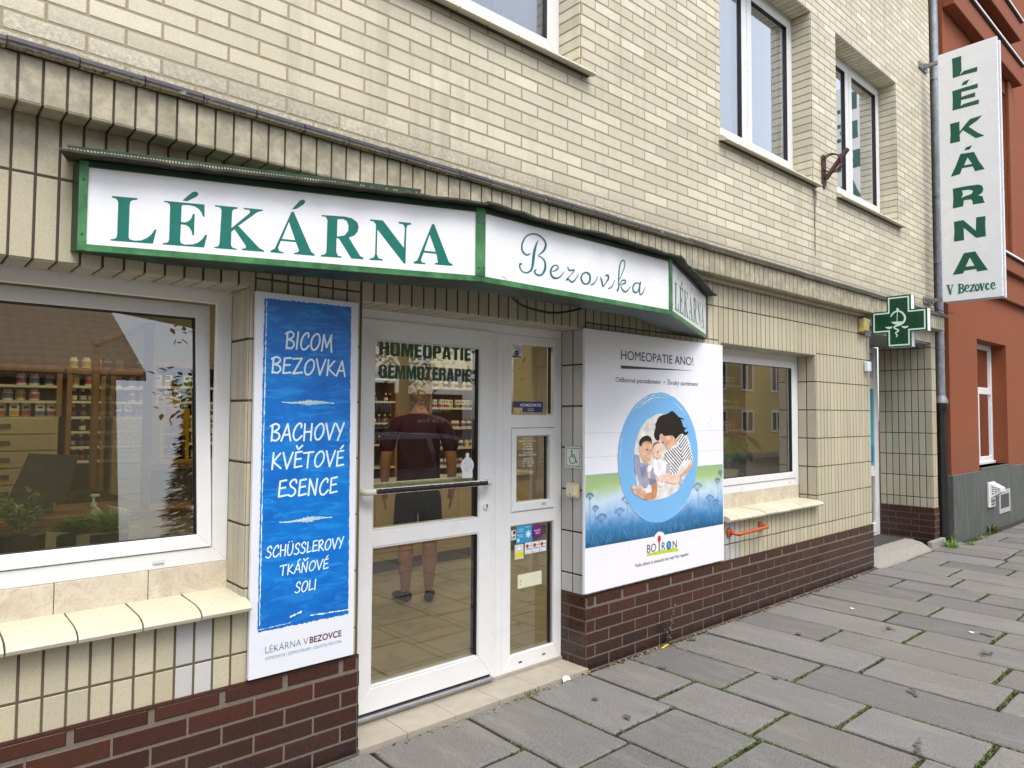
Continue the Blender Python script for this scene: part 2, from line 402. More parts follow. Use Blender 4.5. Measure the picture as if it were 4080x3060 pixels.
def smooth_pts(p, n=5):
    out = []
    for i in range(len(p)-1):
        p0, p1, p2, p3 = p[max(i-1, 0)], p[i], p[i+1], p[min(i+2, len(p)-1)]
        for j in range(n):
            t = j/n
            out.append(tuple(.5*((2*p1[q])+(-p0[q]+p2[q])*t+(2*p0[q]-5*p1[q]+4*p2[q]-p3[q])*t*t+(-p0[q]+3*p1[q]-3*p2[q]+p3[q])*t**3) for q in range(len(p1))))
    return out+[p[-1]]
HAND = {
'B': (.56, [[(.08, 0), (.14, .95)], [(.03, .86), (.3, 1), (.5, .88), (.44, .68), (.2, .53)], [(.2, .53), (.45, .45), (.53, .22), (.35, .02), (.12, .06)]], 1),
'I': (.2, [[(.06, 0), (.15, 1)]], 0), 'C': (.56, [[(.5, .76), (.52, .93), (.4, 1), (.17, .75), (.05, .35), (.12, .05), (.3, .0), (.55, .25)]], 1),
'O': (.64, [[(.38, .98), (.15, .75), (.05, .35), (.14, .03), (.35, .05), (.56, .38), (.6, .75), (.48, .98), (.3, .93)]], 1),
'M': (.74, [[(.02, 0), (.15, .97), (.33, .22), (.64, 1), (.62, .5), (.66, -.03)]], 0),
'E': (.5, [[(.47, 1), (.12, .95), (.05, .02), (.47, .09)], [(.1, .52), (.42, .56)]], 0),
'Z': (.6, [[(.02, .92), (.54, .98), (.04, .0), (.58, .1)]], 0), 'V': (.56, [[(.04, 1), (.24, 0), (.58, 1)]], 0),
'K': (.56, [[(.06, 0), (.13, 1)], [(.5, .95), (.12, .45), (.54, .03)]], 0), 'A': (.58, [[(0, 0), (.36, 1), (.54, 0)], [(.12, .33), (.47, .38)]], 0),
'H': (.58, [[(.05, 0), (.1, 1)], [(.46, 0), (.52, 1)], [(.08, .5), (.49, .53)]], 0), 'Y': (.52, [[(.05, 1), (.27, .5)], [(.54, 1.05), (.14, -.03)]], 0),
'T': (.54, [[(.0, .93), (.58, .99)], [(.3, .95), (.22, 0)]], 0), 'S': (.5, [[(.47, .8), (.44, .97), (.3, 1), (.12, .82), (.16, .6), (.38, .42), (.4, .18), (.2, 0), (.0, .1)]], 1),
'N': (.6, [[(.04, 0), (.12, 1), (.44, 0), (.56, 1)]], 0), 'U': (.6, [[(.1, 1), (.05, .35), (.14, .03), (.35, .05), (.5, .4), (.55, 1)]], 1),
'L': (.46, [[(.12, 1), (.05, .03), (.42, .12)]], 0), 'R': (.56, [[(.06, 0), (.12, .95)], [(.03, .88), (.35, 1), (.48, .8), (.35, .56), (.12, .48), (.52, 0)]], 0)}
ACC = {'Ě': ('E', 'v'), 'É': ('E', '/'), 'Á': ('A', '/'), 'Ň': ('N', 'v'), 'Ü': ('U', ':')}
def hand_text(mb, body, u0, u1, v0, v1, fn, m=0, wd=.1):
    tot = sum((HAND[ACC.get(c, (c,))[0]][0]+.07) for c in body)-.07
    su = (u1-u0)/tot; sv = v1-v0; x = 0; jr = random.Random(len(body))
    for c in body:
        b, ac = (c, None) if c in HAND else ACC[c]
        wid, sts, cur = HAND[b]; dy = jr.uniform(-.03, .03)
        sts = list(sts)
        if ac == '/': sts.append([(wid*.55, 1.13), (wid*.9, 1.33)])
        if ac == 'v': sts.append([(wid*.3, 1.36), (wid*.52, 1.14), (wid*.98, 1.38)])
        if ac == ':': sts += [[(wid*.3, 1.2), (wid*.32, 1.22)], [(wid*.75, 1.22), (wid*.77, 1.24)]]
        for s_ in sts:
            p = [(u0+(x+q[0])*su, v0+(q[1]+dy)*sv) for q in s_]
            if cur and len(p) > 2: p = smooth_pts(p, 4)
            stroke(mb, p, wd*sv, fn, m)
        x += wid+.07

_rr = lambda w, h, r, x0=0., y0=0.: [(x0+r+(w-2*r)*(q in (0, 3))+r*math.cos(a), y0+r*1.3+(h-2.6*r)*(q in (0, 1))+1.3*r*math.sin(a)) for q in range(4) for a in [q*math.pi/2+i*math.pi/8 for i in range(5)]]
BLOCK = {'H': (.54, [[(0,0),(0,1),(.2,1),(.2,.6),(.34,.6),(.34,1),(.54,1),(.54,0),(.34,0),(.34,.42),(.2,.42),(.2,0)]]),
'O': (.54, [_rr(.54, 1.04, .17, 0, -.02), _rr(.14, .68, .06, .2, .16)]),
'M': (.70, [[(0,0),(0,1),(.25,1),(.35,.45),(.45,1),(.7,1),(.7,0),(.52,0),(.52,.65),(.41,0),(.29,0),(.18,.65),(.18,0)]]),
'E': (.42, [[(0,0),(0,1),(.42,1),(.42,.8),(.2,.8),(.2,.6),(.40,.6),(.40,.42),(.2,.42),(.2,.2),(.42,.2),(.42,0)]]),
'P': (.50, [[(0,0),(0,1),(.32,1),(.45,.95),(.5,.85),(.5,.55),(.45,.43),(.32,.38),(.2,.38),(.2,0)],[(.201,.82),(.28,.82),(.3,.78),(.3,.6),(.28,.55),(.201,.55)]]),
'A': (.56, [[(0,0),(.14,1),(.42,1),(.56,0),(.36,0),(.345,.17),(.215,.17),(.2,0)],[(.23,.33),(.33,.33),(.28,.75)]]),
'T': (.46, [[(.13,0),(.13,.8),(0,.8),(0,1),(.46,1),(.46,.8),(.33,.8),(.33,0)]]), 'I': (.2, [[(0,0),(0,1),(.2,1),(.2,0)]]),
'G': (.54, [[(.54,.62),(.34,.62),(.34,.82),(.27,.86),(.2,.82),(.2,.18),(.27,.14),(.34,.18),(.34,.38),(.27,.38),(.27,.52),(.54,.52),(.54,0),(.44,0),(.40,.06),(.27,-.02),(.1,.03),(0,.2),(0,.8),(.08,.96),(.27,1.02),(.46,.96),(.54,.8)]]),
'R': (.52, [[(0,0),(0,1),(.34,1),(.47,.95),(.52,.85),(.52,.62),(.42,.52),(.5,.45),(.52,.36),(.52,0),(.34,0),(.34,.38),(.3,.44),(.2,.44),(.2,0)],[(.201,.82),(.29,.82),(.32,.78),(.32,.64),(.29,.6),(.201,.6)]])}
def block_text(mb, body, u0, u1, v0, v1, fn, m=0, gap=.07):
    tot = sum(BLOCK[c][0]+gap for c in body)-gap; su = (u1-u0)/tot; x = 0
    for c in body:
        flat_poly(mb, [[(u0+(x+a)*su, v0+b*(v1-v0)) for a, b in lp] for lp in BLOCK[c][1]], fn, m); x += BLOCK[c][0]+gap
# ================================================================== GROUND
def ground():
    mb = MB(); mb.face([(-150, -150, -.16), (250, -150, -.16), (250, 150, -.16), (-150, 150, -.16)])
    tag(mb.build('ground', M['dirt']), kind='structure')
    mb = MB(); mb.box(-80, 160, -11.0, -3.75, -.20, -.12)
    tag(mb.build('road', M['asphalt']), kind='structure')
    mb = MB(); mb.box(-80, 160, -3.74, -3.56, -.2, .0, ch=.015)
    tag(mb.build('kerb', M['concrete']), kind='structure')
    mb = MB(); mb.box(-80, 160, -14.5, -11.02, -.2, .0)
    tag(mb.build('opposite_pavement', M['concrete']), kind='structure')
    mb = MB(); mb.box(-6, 60, -3.55, .02, -.1, -.014)
    tag(mb.build('joint_bed', M['dirt']), kind='structure')
ground()
CX_ = [1.75, 2.33, 2.76, 3.27, 3.68, 4.10, 4.55, 4.98, 5.38, 5.84, 6.24, 6.66, 7.07, 7.48, 7.92, 8.42, 8.82, 9.33]
CJ = {1: [-.50, -1.15, -1.9], 2: [-.795, -1.55], 3: [-.69, -1.20, -2.0], 4: [-.555, -1.14, -1.80], 5: [-.725, -1.395, -1.99], 6: [-.94, -2.3],
      7: [-1.15, -1.875], 8: [-.705, -1.755], 9: [-1.115, -2.1], 10: [-.815, -1.53], 11: [-1.0, -1.9], 12: [-.78, -1.5], 13: [-.42, -1.12],
      14: [-.805, -1.6], 15: [-.65, -1.3], 16: [-.42, -1.03]}
JOINTS = []
def pavement():
    mb = MB(); rg = random.Random(3)
    xs = list(CX_); rr = random.Random(5)
    while xs[-1] < 45: xs.append(xs[-1]+rr.uniform(.40, .47))
    xs = [xs[0]-.46*k for k in range(16, 0, -1)] + xs
    base = 16
    for i in range(len(xs)-1):
        k = i-base+1                                   # course k lies between CX_[k-1] and CX_[k]
        a, b = xs[i], xs[i+1]
        js = list(CJ.get(k, []))
        y = js[-1] if js else -rr.uniform(.4, 1.0)
        if not js: js = [y]
        while y > -3.0: y -= rr.uniform(.6, .95); js.append(y)
        js = [q for q in js if q > -3.35]
        top = -.045 if b < 1.75 or a > 3.2 else -.035
        if 7.7 < (a+b)/2 < 9.4: top = -.10
        if a > 9.9: top = -.22
        ys = [top]+js+[-3.54]
        JOINTS.append(((a, top), (a, -3.4)))
        for y in js: JOINTS.append(((a, y), (b, y)))
        for y1, y0 in zip(ys[:-1], ys[1:]):
            g = .013
            tint = rg.random(); t2 = max(0, rg.random()-.45)*1.8
            tx, ty, z0 = rg.uniform(-.005, .005), rg.uniform(-.004, .004), rg.uniform(-.004, .003)
            def edge(p, q):
                n = max(2, int((Vector(q)-Vector(p)).length/.09)); L = []
                for j in range(n):
                    t = (j+(.0 if j else .14/n*1.6))/n
                    jt = rg.uniform(-.0035, .0035)
                    dx, dy = q[0]-p[0], q[1]-p[1]; d = math.hypot(dx, dy)
                    L.append((p[0]+dx*t-dy/d*jt, p[1]+dy*t+dx/d*jt))
                L.append((p[0]+dx*(1-.02/d*1.0), p[1]+dy*(1-.02/d)))
                return L
            c = [(a+g, y0+g), (b-g, y0+g), (b-g, y1-g), (a+g, y1-g)]
            poly = []
            for e in range(4): poly += edge(c[e], c[(e+1) % 4])
            cxm, cym = (a+b)/2, (y0+y1)/2
            hz = lambda p: z0+(p[0]-cxm)*tx*2+(p[1]-cym)*ty
            def inset(p, d): 
                v = Vector((cxm-p[0], cym-p[1])); hx, hy = (b-a)/2, (y1-y0)/2
                return (p[0]+(d if cxm > p[0] else -d)*min(1, abs(p[0]-cxm)/hx*1.0), p[1]+(d if cym > p[1] else -d)*min(1, abs(p[1]-cym)/hy))
            n = len(poly)
            vs = [(p[0], p[1], -.06) for p in poly]+[(p[0], p[1], hz(p)-.006) for p in poly]
            tp = [inset(p, .007) for p in poly]; vs += [(p[0], p[1], hz(p)) for p in tp]
            fs = [tuple(range(2*n, 3*n))]
            for j in range(n):
                q = (j+1) % n; fs += [(j, q, n+q, n+j), (n+j, n+q, 2*n+q, 2*n+j)]
            mb.add(vs, fs, 0, tint, t2)
    tag(mb.build('pavement', M['slab']), kind='structure')
pavement()
def moss():
    mb = MB(); rg = random.Random(11)
    from mathutils import noise as NZ
    def blade(x, y, z, s, up, m):
        a = rg.uniform(0, 6.28); l = s*rg.uniform(.6, 1.4); dx, dy = math.cos(a)*l, math.sin(a)*l; wx, wy = -math.sin(a)*s*.28, math.cos(a)*s*.28
        mb.face([(x-wx, y-wy, z), (x+wx, y+wy, z), (x+dx*.6+wx*.8, y+dy*.6+wy*.8, z+up*l*.8), (x+dx, y+dy, z+up*l), (x+dx*.6-wx*.8, y+dy*.6-wy*.8, z+up*l*.8)], m, rg.random())
    for (a, b) in JOINTS:
        if a[0] > 13 or a[0] < 1.6 and b[0] < 1.6: continue
        L = math.hypot(b[0]-a[0], b[1]-a[1]); cross = abs(b[1]-a[1]) < .05
        n = int(L*(620 if cross else 430))
        for _ in range(n):
            t = rg.random(); x, y = a[0]+(b[0]-a[0])*t, a[1]+(b[1]-a[1])*t
            d = NZ.noise(Vector((x*2.3, y*2.3, 0)))+NZ.noise(Vector((x*9, y*9, 5)))*.5 + (.50 if cross else .26)
            if y > -.35 and not cross: d -= .25
            if x < 2.7: d -= .35
            if rg.random()*.7 > d+.15: continue
            o = rg.gauss(0, .006)
            if cross: y += o
            else: x += o
            blade(x, y, -.012, rg.uniform(.007, .015), rg.uniform(.2, .9), 0 if d > .2 and rg.random() < .75 else 1)
    tag(mb.build('moss', [M['moss'], M['moss2']]), 'green moss growing in the joints of the paving slabs', 'moss', kind='stuff')
    mb = MB()
    for _ in range(900):
        x = rg.uniform(3.2, 7.8) if rg.random() < .9 else rg.uniform(1.75, 3.2); y = -.045-abs(rg.gauss(0, .025))
        if x < 3.2: y -= .01
        s = rg.uniform(.004, .014); a = rg.uniform(0, 6.28); z = rg.uniform(-.004, .006)
        ca, sa = math.cos(a)*s, math.sin(a)*s
        mb.face([(x-ca, y-sa, z), (x+sa*.5, y-ca*.5, z+s*.3), (x+ca, y+sa, z+s*.5), (x-sa*.5, y+ca*.5, z+.002)], rg.choice((0, 0, 1, 2)), rg.random())
    tag(mb.build('leaf_litter', [M['litter'], M['dirt'], M['concrete']]), 'dry leaf crumbs and grit gathered along the foot of the brown brick plinth', 'leaf litter', kind='stuff')
moss()

# ================================================================== PHARMACY BUILDING
XL, XR, ZT = -4.0, 9.85, 8.2
BLD = thing('pharmacy_building', 'cream brick and tile corner shop building with brown brick plinth and white framed door', 'building', (XL, 0, 0))
TP = .0735
W1 = (-1.0, 1.155); W3 = (4.885, 6.52); DR = (1.70, 3.30); AL = (7.79, 9.69)
LINT = 2.147; LINT3 = 2.168; ALT = 2.51; SILL = .80
UP = [(1.62, 3.255), (4.90, 6.515), (7.055, 8.675)]; UZ0, UZ1 = 3.85, 5.49
rg = random.Random(21)
def rt(): return min(1, max(0, rg.gauss(.5, .28)))
def upper_wall():
    mb = MB(); O = Vector((0, 0, 0)); N = Vector((0, -1, 0)); P, C = .262, .0727
    holes = [(a, b, UZ0-.06, UZ1) for a, b in UP]
    for r in minus_all((XL, XR, 2.86, ZT), holes):
        mb.face([(r[0], .0, r[2]), (r[1], .0, r[2]), (r[1], .0, r[3]), (r[0], .0, r[3])], 1)
    for k in range(int((ZT-2.86)/C)+1):
        z0 = 2.8775+k*C
        off = 1.956+(.131 if k % 2 else 0)-P*25
        i = 0
        while True:
            u0 = off+i*P; i += 1
            if u0 > XR: break
            if u0+P < XL: continue
            tn = rt(); t2 = rg.random()
            for a, b, c, d in minus_all((max(XL, u0)+.005, min(XR, u0+P)-.005, z0+.005, z0+C-.005), holes):
                j = rg.uniform(-.0006, .0006)
                mb.tile(O, X3, Z3, N, a, b, c, d, .0018+j, .002, 0, tn, t2)
    # returns of the window openings
    D = .19
    for a, b in UP:
        for x, n, sg in ((b, Vector((-1, 0, 0)), 1), (a, Vector((1, 0, 0)), -1)):
            mb.face([(x, 0, UZ0-.06), (x, D+.06, UZ0-.06), (x, D+.06, UZ1), (x, 0, UZ1)], 1)
            for k in range(int((ZT-2.86)/C)+1):
                z0 = 2.8775+k*C
                if z0+C < UZ0-.05 or z0 > UZ1: continue
                mb.tile(Vector((x, 0, 0)), Y3, Z3, n, .004, D, max(z0, UZ0-.06)+.005, min(z0+C, UZ1)-.005, .006, .003, 0, rt()*.8, rg.random()*.6)
        mb.face([(a, 0, UZ1), (b, 0, UZ1), (b, D+.06, UZ1), (a, D+.06, UZ1)], 1)
        q = a
        while q < b:
            mb.tile(Vector((0, 0, UZ1)), X3, Y3, Vector((0, 0, -1)), q+.005, min(q+C, b)-.005, .004, D, .006, .003, 0, rt()*.8, rg.random()*.6); q += C
    # end of the wall
    mb.face([(XR, 0, 2.86), (XR, .5, 2.86), (XR, .5, ZT), (XR, 0, ZT)], 0, .5)
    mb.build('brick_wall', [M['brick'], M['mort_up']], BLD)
upper_wall()
def lower_wall():
    mb = MB(); O = Vector((0, 0, 0)); N = Vector((0, -1, 0))
    zs = [.3125+.2675*k for k in range(10)]            # .3125 .58 ... 2.72
    holes = [(W1[0], W1[1], SILL-.03, LINT), (DR[0], DR[1], 0, LINT), (W3[0], W3[1], SILL-.03, LINT3), (AL[0], AL[1], 0, ALT)]
    for r in minus_all((XL, XR, .40, 2.675), holes):
        mb.face([(r[0], .0, r[2]), (r[1], .0, r[2]), (r[1], .0, r[3]), (r[0], .0, r[3])], 3 if r[2] > 2.14 else 2)
    x = .295-TP*60
    while x < XR:
        u0, u1 = max(XL, x), min(XR, x+TP); x += TP
        if u1-u0 < .01: continue
        mid = (u0+u1)/2
        over = [h for h in holes if h[0] < mid < h[1] and h[3] < 2.3]
        cuts = [z for z in zs if .44 < z < 2.66 and not (over and 2.1 < z < 2.3)]
        cuts = [.452]+cuts+[2.672]
        for c, d in zip(cuts[:-1], cuts[1:]):
            if d-c < .02: continue
            tn = rt(); t2 = rg.random(); mt = 0
            if d < .9 and (.862 < mid < 1.005 or 4.85 < mid < 5.13): mt = 1          # replaced grey tiles
            for a, b, e, f in minus_all((u0+.0042, u1-.0042, c+.0045, d-.0045), holes):
                if f > 2.1 and e < 2.2 and over: f2 = f
                mb.tile(O, X3, Z3, N, a, b, e, f, .0018+rg.uniform(-.0006, .0006), .002, mt, tn, t2)
    def soffit(x0, x1, z, d, m):
        mb.face([(x0, 0, z), (x1, 0, z), (x1, d, z), (x0, d, z)], 3)
        q = .295-TP*22
        while q < x1:
            a, b = max(q, x0), min(q+TP, x1); q += TP
            if b-a > .012: mb.tile(Vector((0, 0, z)), X3, Y3, Vector((0, 0, -1)), a+.004, b-.004, .002, d-.004, .006, .004, m, rt(), rg.random()*.4)
    def reveal(x, n, d, z0, z1, m, cols, mm=3):
        mb.face([(x, 0, z0), (x, d, z0), (x, d, z1), (x, 0, z1)], mm)
        w_ = d/cols
        for k in range(cols):
            cuts = [z0]+[z for z in zs if z0+.03 < z < z1-.02]+[z1]
            for c, e in zip(cuts[:-1], cuts[1:]):
                mb.tile(Vector((x, 0, 0)), Y3, Z3, n, k*w_+.004, (k+1)*w_-.005, c+.005, e-.005, .006, .004, m, rt(), rg.random()*.4)
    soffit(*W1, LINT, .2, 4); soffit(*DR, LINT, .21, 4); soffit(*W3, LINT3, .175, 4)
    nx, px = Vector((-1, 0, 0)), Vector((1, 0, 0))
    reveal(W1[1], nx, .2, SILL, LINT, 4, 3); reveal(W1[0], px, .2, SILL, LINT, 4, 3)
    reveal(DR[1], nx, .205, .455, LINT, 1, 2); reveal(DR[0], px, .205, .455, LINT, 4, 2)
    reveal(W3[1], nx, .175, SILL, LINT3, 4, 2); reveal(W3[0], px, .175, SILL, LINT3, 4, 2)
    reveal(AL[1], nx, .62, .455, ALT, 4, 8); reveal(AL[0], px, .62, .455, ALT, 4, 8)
    mb.face([(AL[0], 0, ALT), (AL[1], 0, ALT), (AL[1], .75, ALT), (AL[0], .75, ALT)], 5)
    mb.face([(XR, 0, .4), (XR, .5, .4), (XR, .5, 2.86), (XR, 0, 2.86)], 0)
    # corrugated underside boards in the side entrance
    q = AL[0]+.02
    while q < AL[1]-.1:
        mb.box(q, q+.09, .01, .74, ALT-.02, ALT-.004, 5); q += .1
    mb.build('tiled_wall', [M['tile'], M['tile_grey'], M['mort_low'], M['mort_dark'], M['tile_recess'], M['concrete']], BLD)
    # drip stain and hairline crack under the middle upper window
    mb = MB(); r2 = random.Random(4); p = [(6.535+r2.uniform(-.006, .006), 3.77-.64*i/24) for i in range(25)]
    stroke(mb, p, [.012*r2.uniform(.5, 1.3) for _ in p], lambda x, z, l=0: (x, -.0075-l, z), 0, n=6)
    for dx, z0, z1 in ((-.03, 3.76, 3.55), (.04, 3.74, 3.6), (.0, 3.30, 3.16), (.02, 3.74, 3.42)):
        q = [(6.535+dx+r2.uniform(-.008, .008), z0+(z1-z0)*i/8) for i in range(9)]
        stroke(mb, q, [.010*(1-i/10) for i in range(9)], lambda x, z, l=0: (x, -.0075-l, z), 0, n=6)
    mb.build('drip_stain', plain('dark_stain', lin('#57534a'), .8, .3, 60), BLD)
lower_wall()
def frieze():
    mb = MB(); Y = -.107; z0, z1 = 2.668, 2.832
    mb.box(XL, XR, Y+.001, -.0005, z0+.002, z1+.03, 1)
    x = .295-TP*60
    while x < XR:
        a, b = max(XL, x), min(XR, x+TP); x += TP
        if b-a < .01: continue
        t, t2 = rt(), rg.random()
        mb.tile(Vector((0, Y, 0)), X3, Z3, Vector((0, -1, 0)), a+.004, b-.004, z0+.004, z1, .003, .002, 0, t, t2)
        # rounded arris then the underside tile
        arc = [(Y-.003+.010*(1-math.cos(q)), z0+.004-.010*math.sin(q)) for q in [i*math.pi/2/4 for i in range(5)]]
        vs = [(xx, yy, zz) for yy, zz in arc for xx in (a+.004, b-.004)]
        mb.add(vs, [(2*i, 2*i+1, 2*i+3, 2*i+2) for i in range(4)], 0, t, t2)
        mb.tile(Vector((0, 0, z0)), X3, Y3, Vector((0, 0, -1)), a+.004, b-.004, Y+.008, -.010, .006, .003, 0, t*.9, t2)
    for k in range(2):
        mb.tile(Vector((XR, 0, 0)), Y3, Z3, Vector((1, 0, 0)), Y+.004+k*.052, Y+.052+k*.052, z0, z1, .005, .003, 0, rt())
    mb.build('frieze', [M['tile'], M['mort_dark']], BLD)
    mb = MB(); prof = [(.0, 2.902), (-.06, 2.895), (-.11, 2.882), (-.135, 2.868), (-.146, 2.852), (-.143, 2.838), (-.130, 2.831), (-.112, 2.834), (-.10, 2.84)]
    P = .2135; x = .471-P*22; XE = 9.90
    while x < XE:
        a, b = max(XL, x)+.0025, min(XE, x+P)-.0025; x += P
        if b-a < .02: continue
        dz = rg.uniform(-.002, .002); n = len(prof)
        vs = [(xx, y, z+dz) for xx in (a, b) for y, z in prof]
        fs = [(i, i+1, n+i+1, n+i) for i in range(n-1)]+[tuple(range(n)), tuple(range(n, 2*n))[::-1]]
        mb.add(vs, fs, 0, rt())
    mb.box(XL, XE-.01, -.125, .0, 2.842, 2.872, 1)
    mb.build('coping', [M['lip'], M['mort_low']], BLD)
frieze()
def plinth():
    mb = MB(); P, C = .27, .0775; Yf = -.012
    segs = [(XL, DR[0], 1.09-.02), (DR[1], AL[0], 4.464), (AL[1], XR, 9.69)]
    for s0, s1, ph in segs:
        mb.box(s0+.002, s1-.002, Yf, .05, -.05, .452, 1)
        for k in range(6):
            z1 = .458-k*C; z0 = z1-C
            off = ph-P*60+(.135 if k % 2 else 0)
            i = 0
            while True:
                u0 = off+i*P; i += 1
                if u0 > s1: break
                if u0+P < s0: continue
                a, b = max(s0, u0), min(s1, u0+P)
                c = .014 if k == 0 else .003
                mb.tile(Vector((0, Yf, 0)), X3, Z3, Vector((0, -1, 0)), a+.0038, b-.0038, z0+.0038, z1-(.0 if k == 0 else .0038), .0024 if k else .006, c, 0, rt(), rg.random())
    for x, n, d in ((DR[0], Vector((1, 0, 0)), .205), (DR[1], Vector((-1, 0, 0)), .205), (AL[0], Vector((1, 0, 0)), .62), (AL[1], Vector((-1, 0, 0)), .62)):
        s_ = n.x
        mb.face([(x+s_*.003, Yf, -.02), (x+s_*.003, d, -.02), (x+s_*.003, d, .452), (x+s_*.003, Yf, .452)], 1)
        for k in range(6):
            z1 = .458-k*C; z0 = z1-C; q = Yf-(.09 if k % 2 else 0)
            while q < d:
                a, b = max(q, Yf-.006), min(q+(.27 if d > .3 else .24), d); q += .27 if d > .3 else .24
                if b-a > .015: mb.tile(Vector((x+s_*.003, 0, 0)), Y3, Z3, n, a+.004, b-.004, z0+.0045, z1-.0045, .004, .003, 0, rt()*.8, rg.random())
    # cap course: top face
    for s0, s1, ph in segs: mb.box(s0, s1, Yf-.006, .0, .448, .4565, 2)
    mb.build('plinth', [M['brown'], M['mort_base'], M['brown']], BLD)
plinth()
def lower_sill(x0, x1, d, par, joints0):
    """sloped glazed tiles with a bull nose, marble riser behind"""
    mb = MB(); prof = [(d, .818), (.0, .812), (-.045, .804), (-.066, .794), (-.075, .781), (-.070, .768), (-.055, .762), (-.03, .765), (.0, .770)]
    x = joints0
    while x < x1:
        a, b = max(x0, x)+.003, min(x1, x+.2135)-.003; x += .2135
        if b-a < .02: continue
        vs, n, dz = [], len(prof), rg.uniform(-.0015, .0015)
        for xx in (a, b): vs += [(xx, y, z+dz) for y, z in prof]
        mb.add(vs, [(i, i+1, n+i+1, n+i) for i in range(n-1)]+[tuple(range(n)), tuple(range(n, 2*n))[::-1]], 0, rt(), rg.random())
    mb.box(x0+.004, x1-.004, -.035, d, .772, .800, 1)
    mb.build('sill', [M['sill'], M['mort_dark']], par, smooth=True, angle=40)
    mb = MB(); x = joints0-.03
    W = x1-.008
    j = .498-.332*6 if x0 < 0 else 5.36-.332*5
    while j < W:
        a, b = max(j, x0), min(j+.332, W); j += .332
        if b-a > .02: mb.box(a+.0015, b-.0015, d-.004, d+.02, .815, .937, 0, ch=.002)
    mb.box(x0, W, d, d+.02, .80, .936, 1)
    mb.build('riser', [M['marble'], M['mort_low']], par)
def frame_rect(mb, x0, x1, z0, z1, t, y0, y1, m=0, c=.006, tb=None, tt=None):
    """four mitred members of a frame, each chamfered"""
    tb = tb or t; tt = tt or t
    def member(p, q, r, s):   # outer a,b inner b,a as (x,z)
        poly = [p, q, r, s]; bm = bmesh.new()
        vs = [bm.verts.new((a[0], y0, a[1])) for a in poly]+[bm.verts.new((a[0], y1, a[1])) for a in poly]
        for f in ((0, 1, 2, 3), (7, 6, 5, 4), (0, 4, 5, 1), (1, 5, 6, 2), (2, 6, 7, 3), (3, 7, 4, 0)): bm.faces.new([vs[i] for i in f])
        bmesh.ops.recalc_face_normals(bm, faces=bm.faces[:])
        bmesh.ops.bevel(bm, geom=[e for e in bm.edges if abs(e.verts[0].co.y-y0) < 1e-6 and abs(e.verts[1].co.y-y0) < 1e-6], offset=.0025, segments=1, affect='EDGES')
        mb.bm(bm, m); bm.free()
    e = .0004
    O_ = [(x0, z0), (x1, z0), (x1, z1), (x0, z1)]; I_ = [(x0+t, z0+tb), (x1-t, z0+tb), (x1-t, z1-tt), (x0+t, z1-tt)]
    for i in range(4):
        j = (i+1) % 4; member(O_[i], O_[j], I_[j], I_[i])
def pane_box(x0, x1, z0, z1, y, mats, par, t=.006, name='pane'):
    mb = MB()
    v = [(x, yy, z) for z in (z0, z1) for yy in (y, y+t) for x in (x0, x1)]
    mb.add(v, [(0, 1, 5, 4)], 0); mb.add(v, [(2, 6, 7, 3)], 1)
    return mb.build(name, mats, par)
GL = [M['glass'], M['glass_back']]; GU = [M['glass_up'], M['glass_back']]
def shop_window(x0, x1, zt, d, tilt, joints, label):
    wn = bpy.data.objects.new('shop_window', None); COL.objects.link(wn); wn.parent = BLD; WORLD[wn.name] = WORLD[BLD.name]
    wn['label'] = label
    mb = MB(); frame_rect(mb, x0+.003, x1-.003, .938, zt+.0, .066, d, d+(.028 if tilt else .07))
    if tilt: mb.box(x1-.31, x1-.265, d-.008, d-.0005, .962, .978, 1, ch=.002)
    else: mb.box(x1-.2, x1-.165, d-.006, d-.0005, .966, .980, 1, ch=.002)
    mb.build('frame', [M['pvc'], M['pvc_dirty']], wn)
    sx0, sx1, sz0, sz1 = x0+.063, x1-.073, 1.008, zt-.060
    mb = MB(); frame_rect(mb, sx0, sx1, sz0, sz1, .061, d-.008, d+.05, 0, tb=.058, tt=.062)
    mg = MB(); frame_rect(mg, sx0+.057, sx1-.057, sz0+.054, sz1-.058, .008, d-.003, d+.03, 0)
    gx0, gx1, gz0, gz1 = sx0+.060, sx1-.060, sz0+.057, sz1-.061
    mp = MB(); v = [(x, yy, z) for z in (gz0, gz1) for yy in (d+.012, d+.018) for x in (gx0, gx1)]
    mp.add(v, [(0, 1, 5, 4)], 0); mp.add(v, [(2, 6, 7, 3)], 1)
    if tilt:
        ca, sa = math.cos(tilt), math.sin(tilt)
        for q in (mb, mg, mp):
            q.v = [(p[0], d+(p[1]-d)*ca+(p[2]-sz0)*sa, sz0+(p[2]-sz0)*ca-(p[1]-d)*sa) for p in q.v]
    mb.build('sash', M['pvc'], wn); mg.build('gasket', M['gasket'], wn); mp.build('pane', GL, wn)
    lower_sill(x0, x1+(.008 if tilt else -.003), d, wn, joints)
shop_window(W1[0], W1[1], 2.150, .20, R_(5.5), .320-.2135*7, 'large tilted shop window left of the blue banner')
shop_window(W3[0], W3[1], 2.166, .172, 0, 5.86-.2135*8, 'closed shop window at the right edge of the white poster')
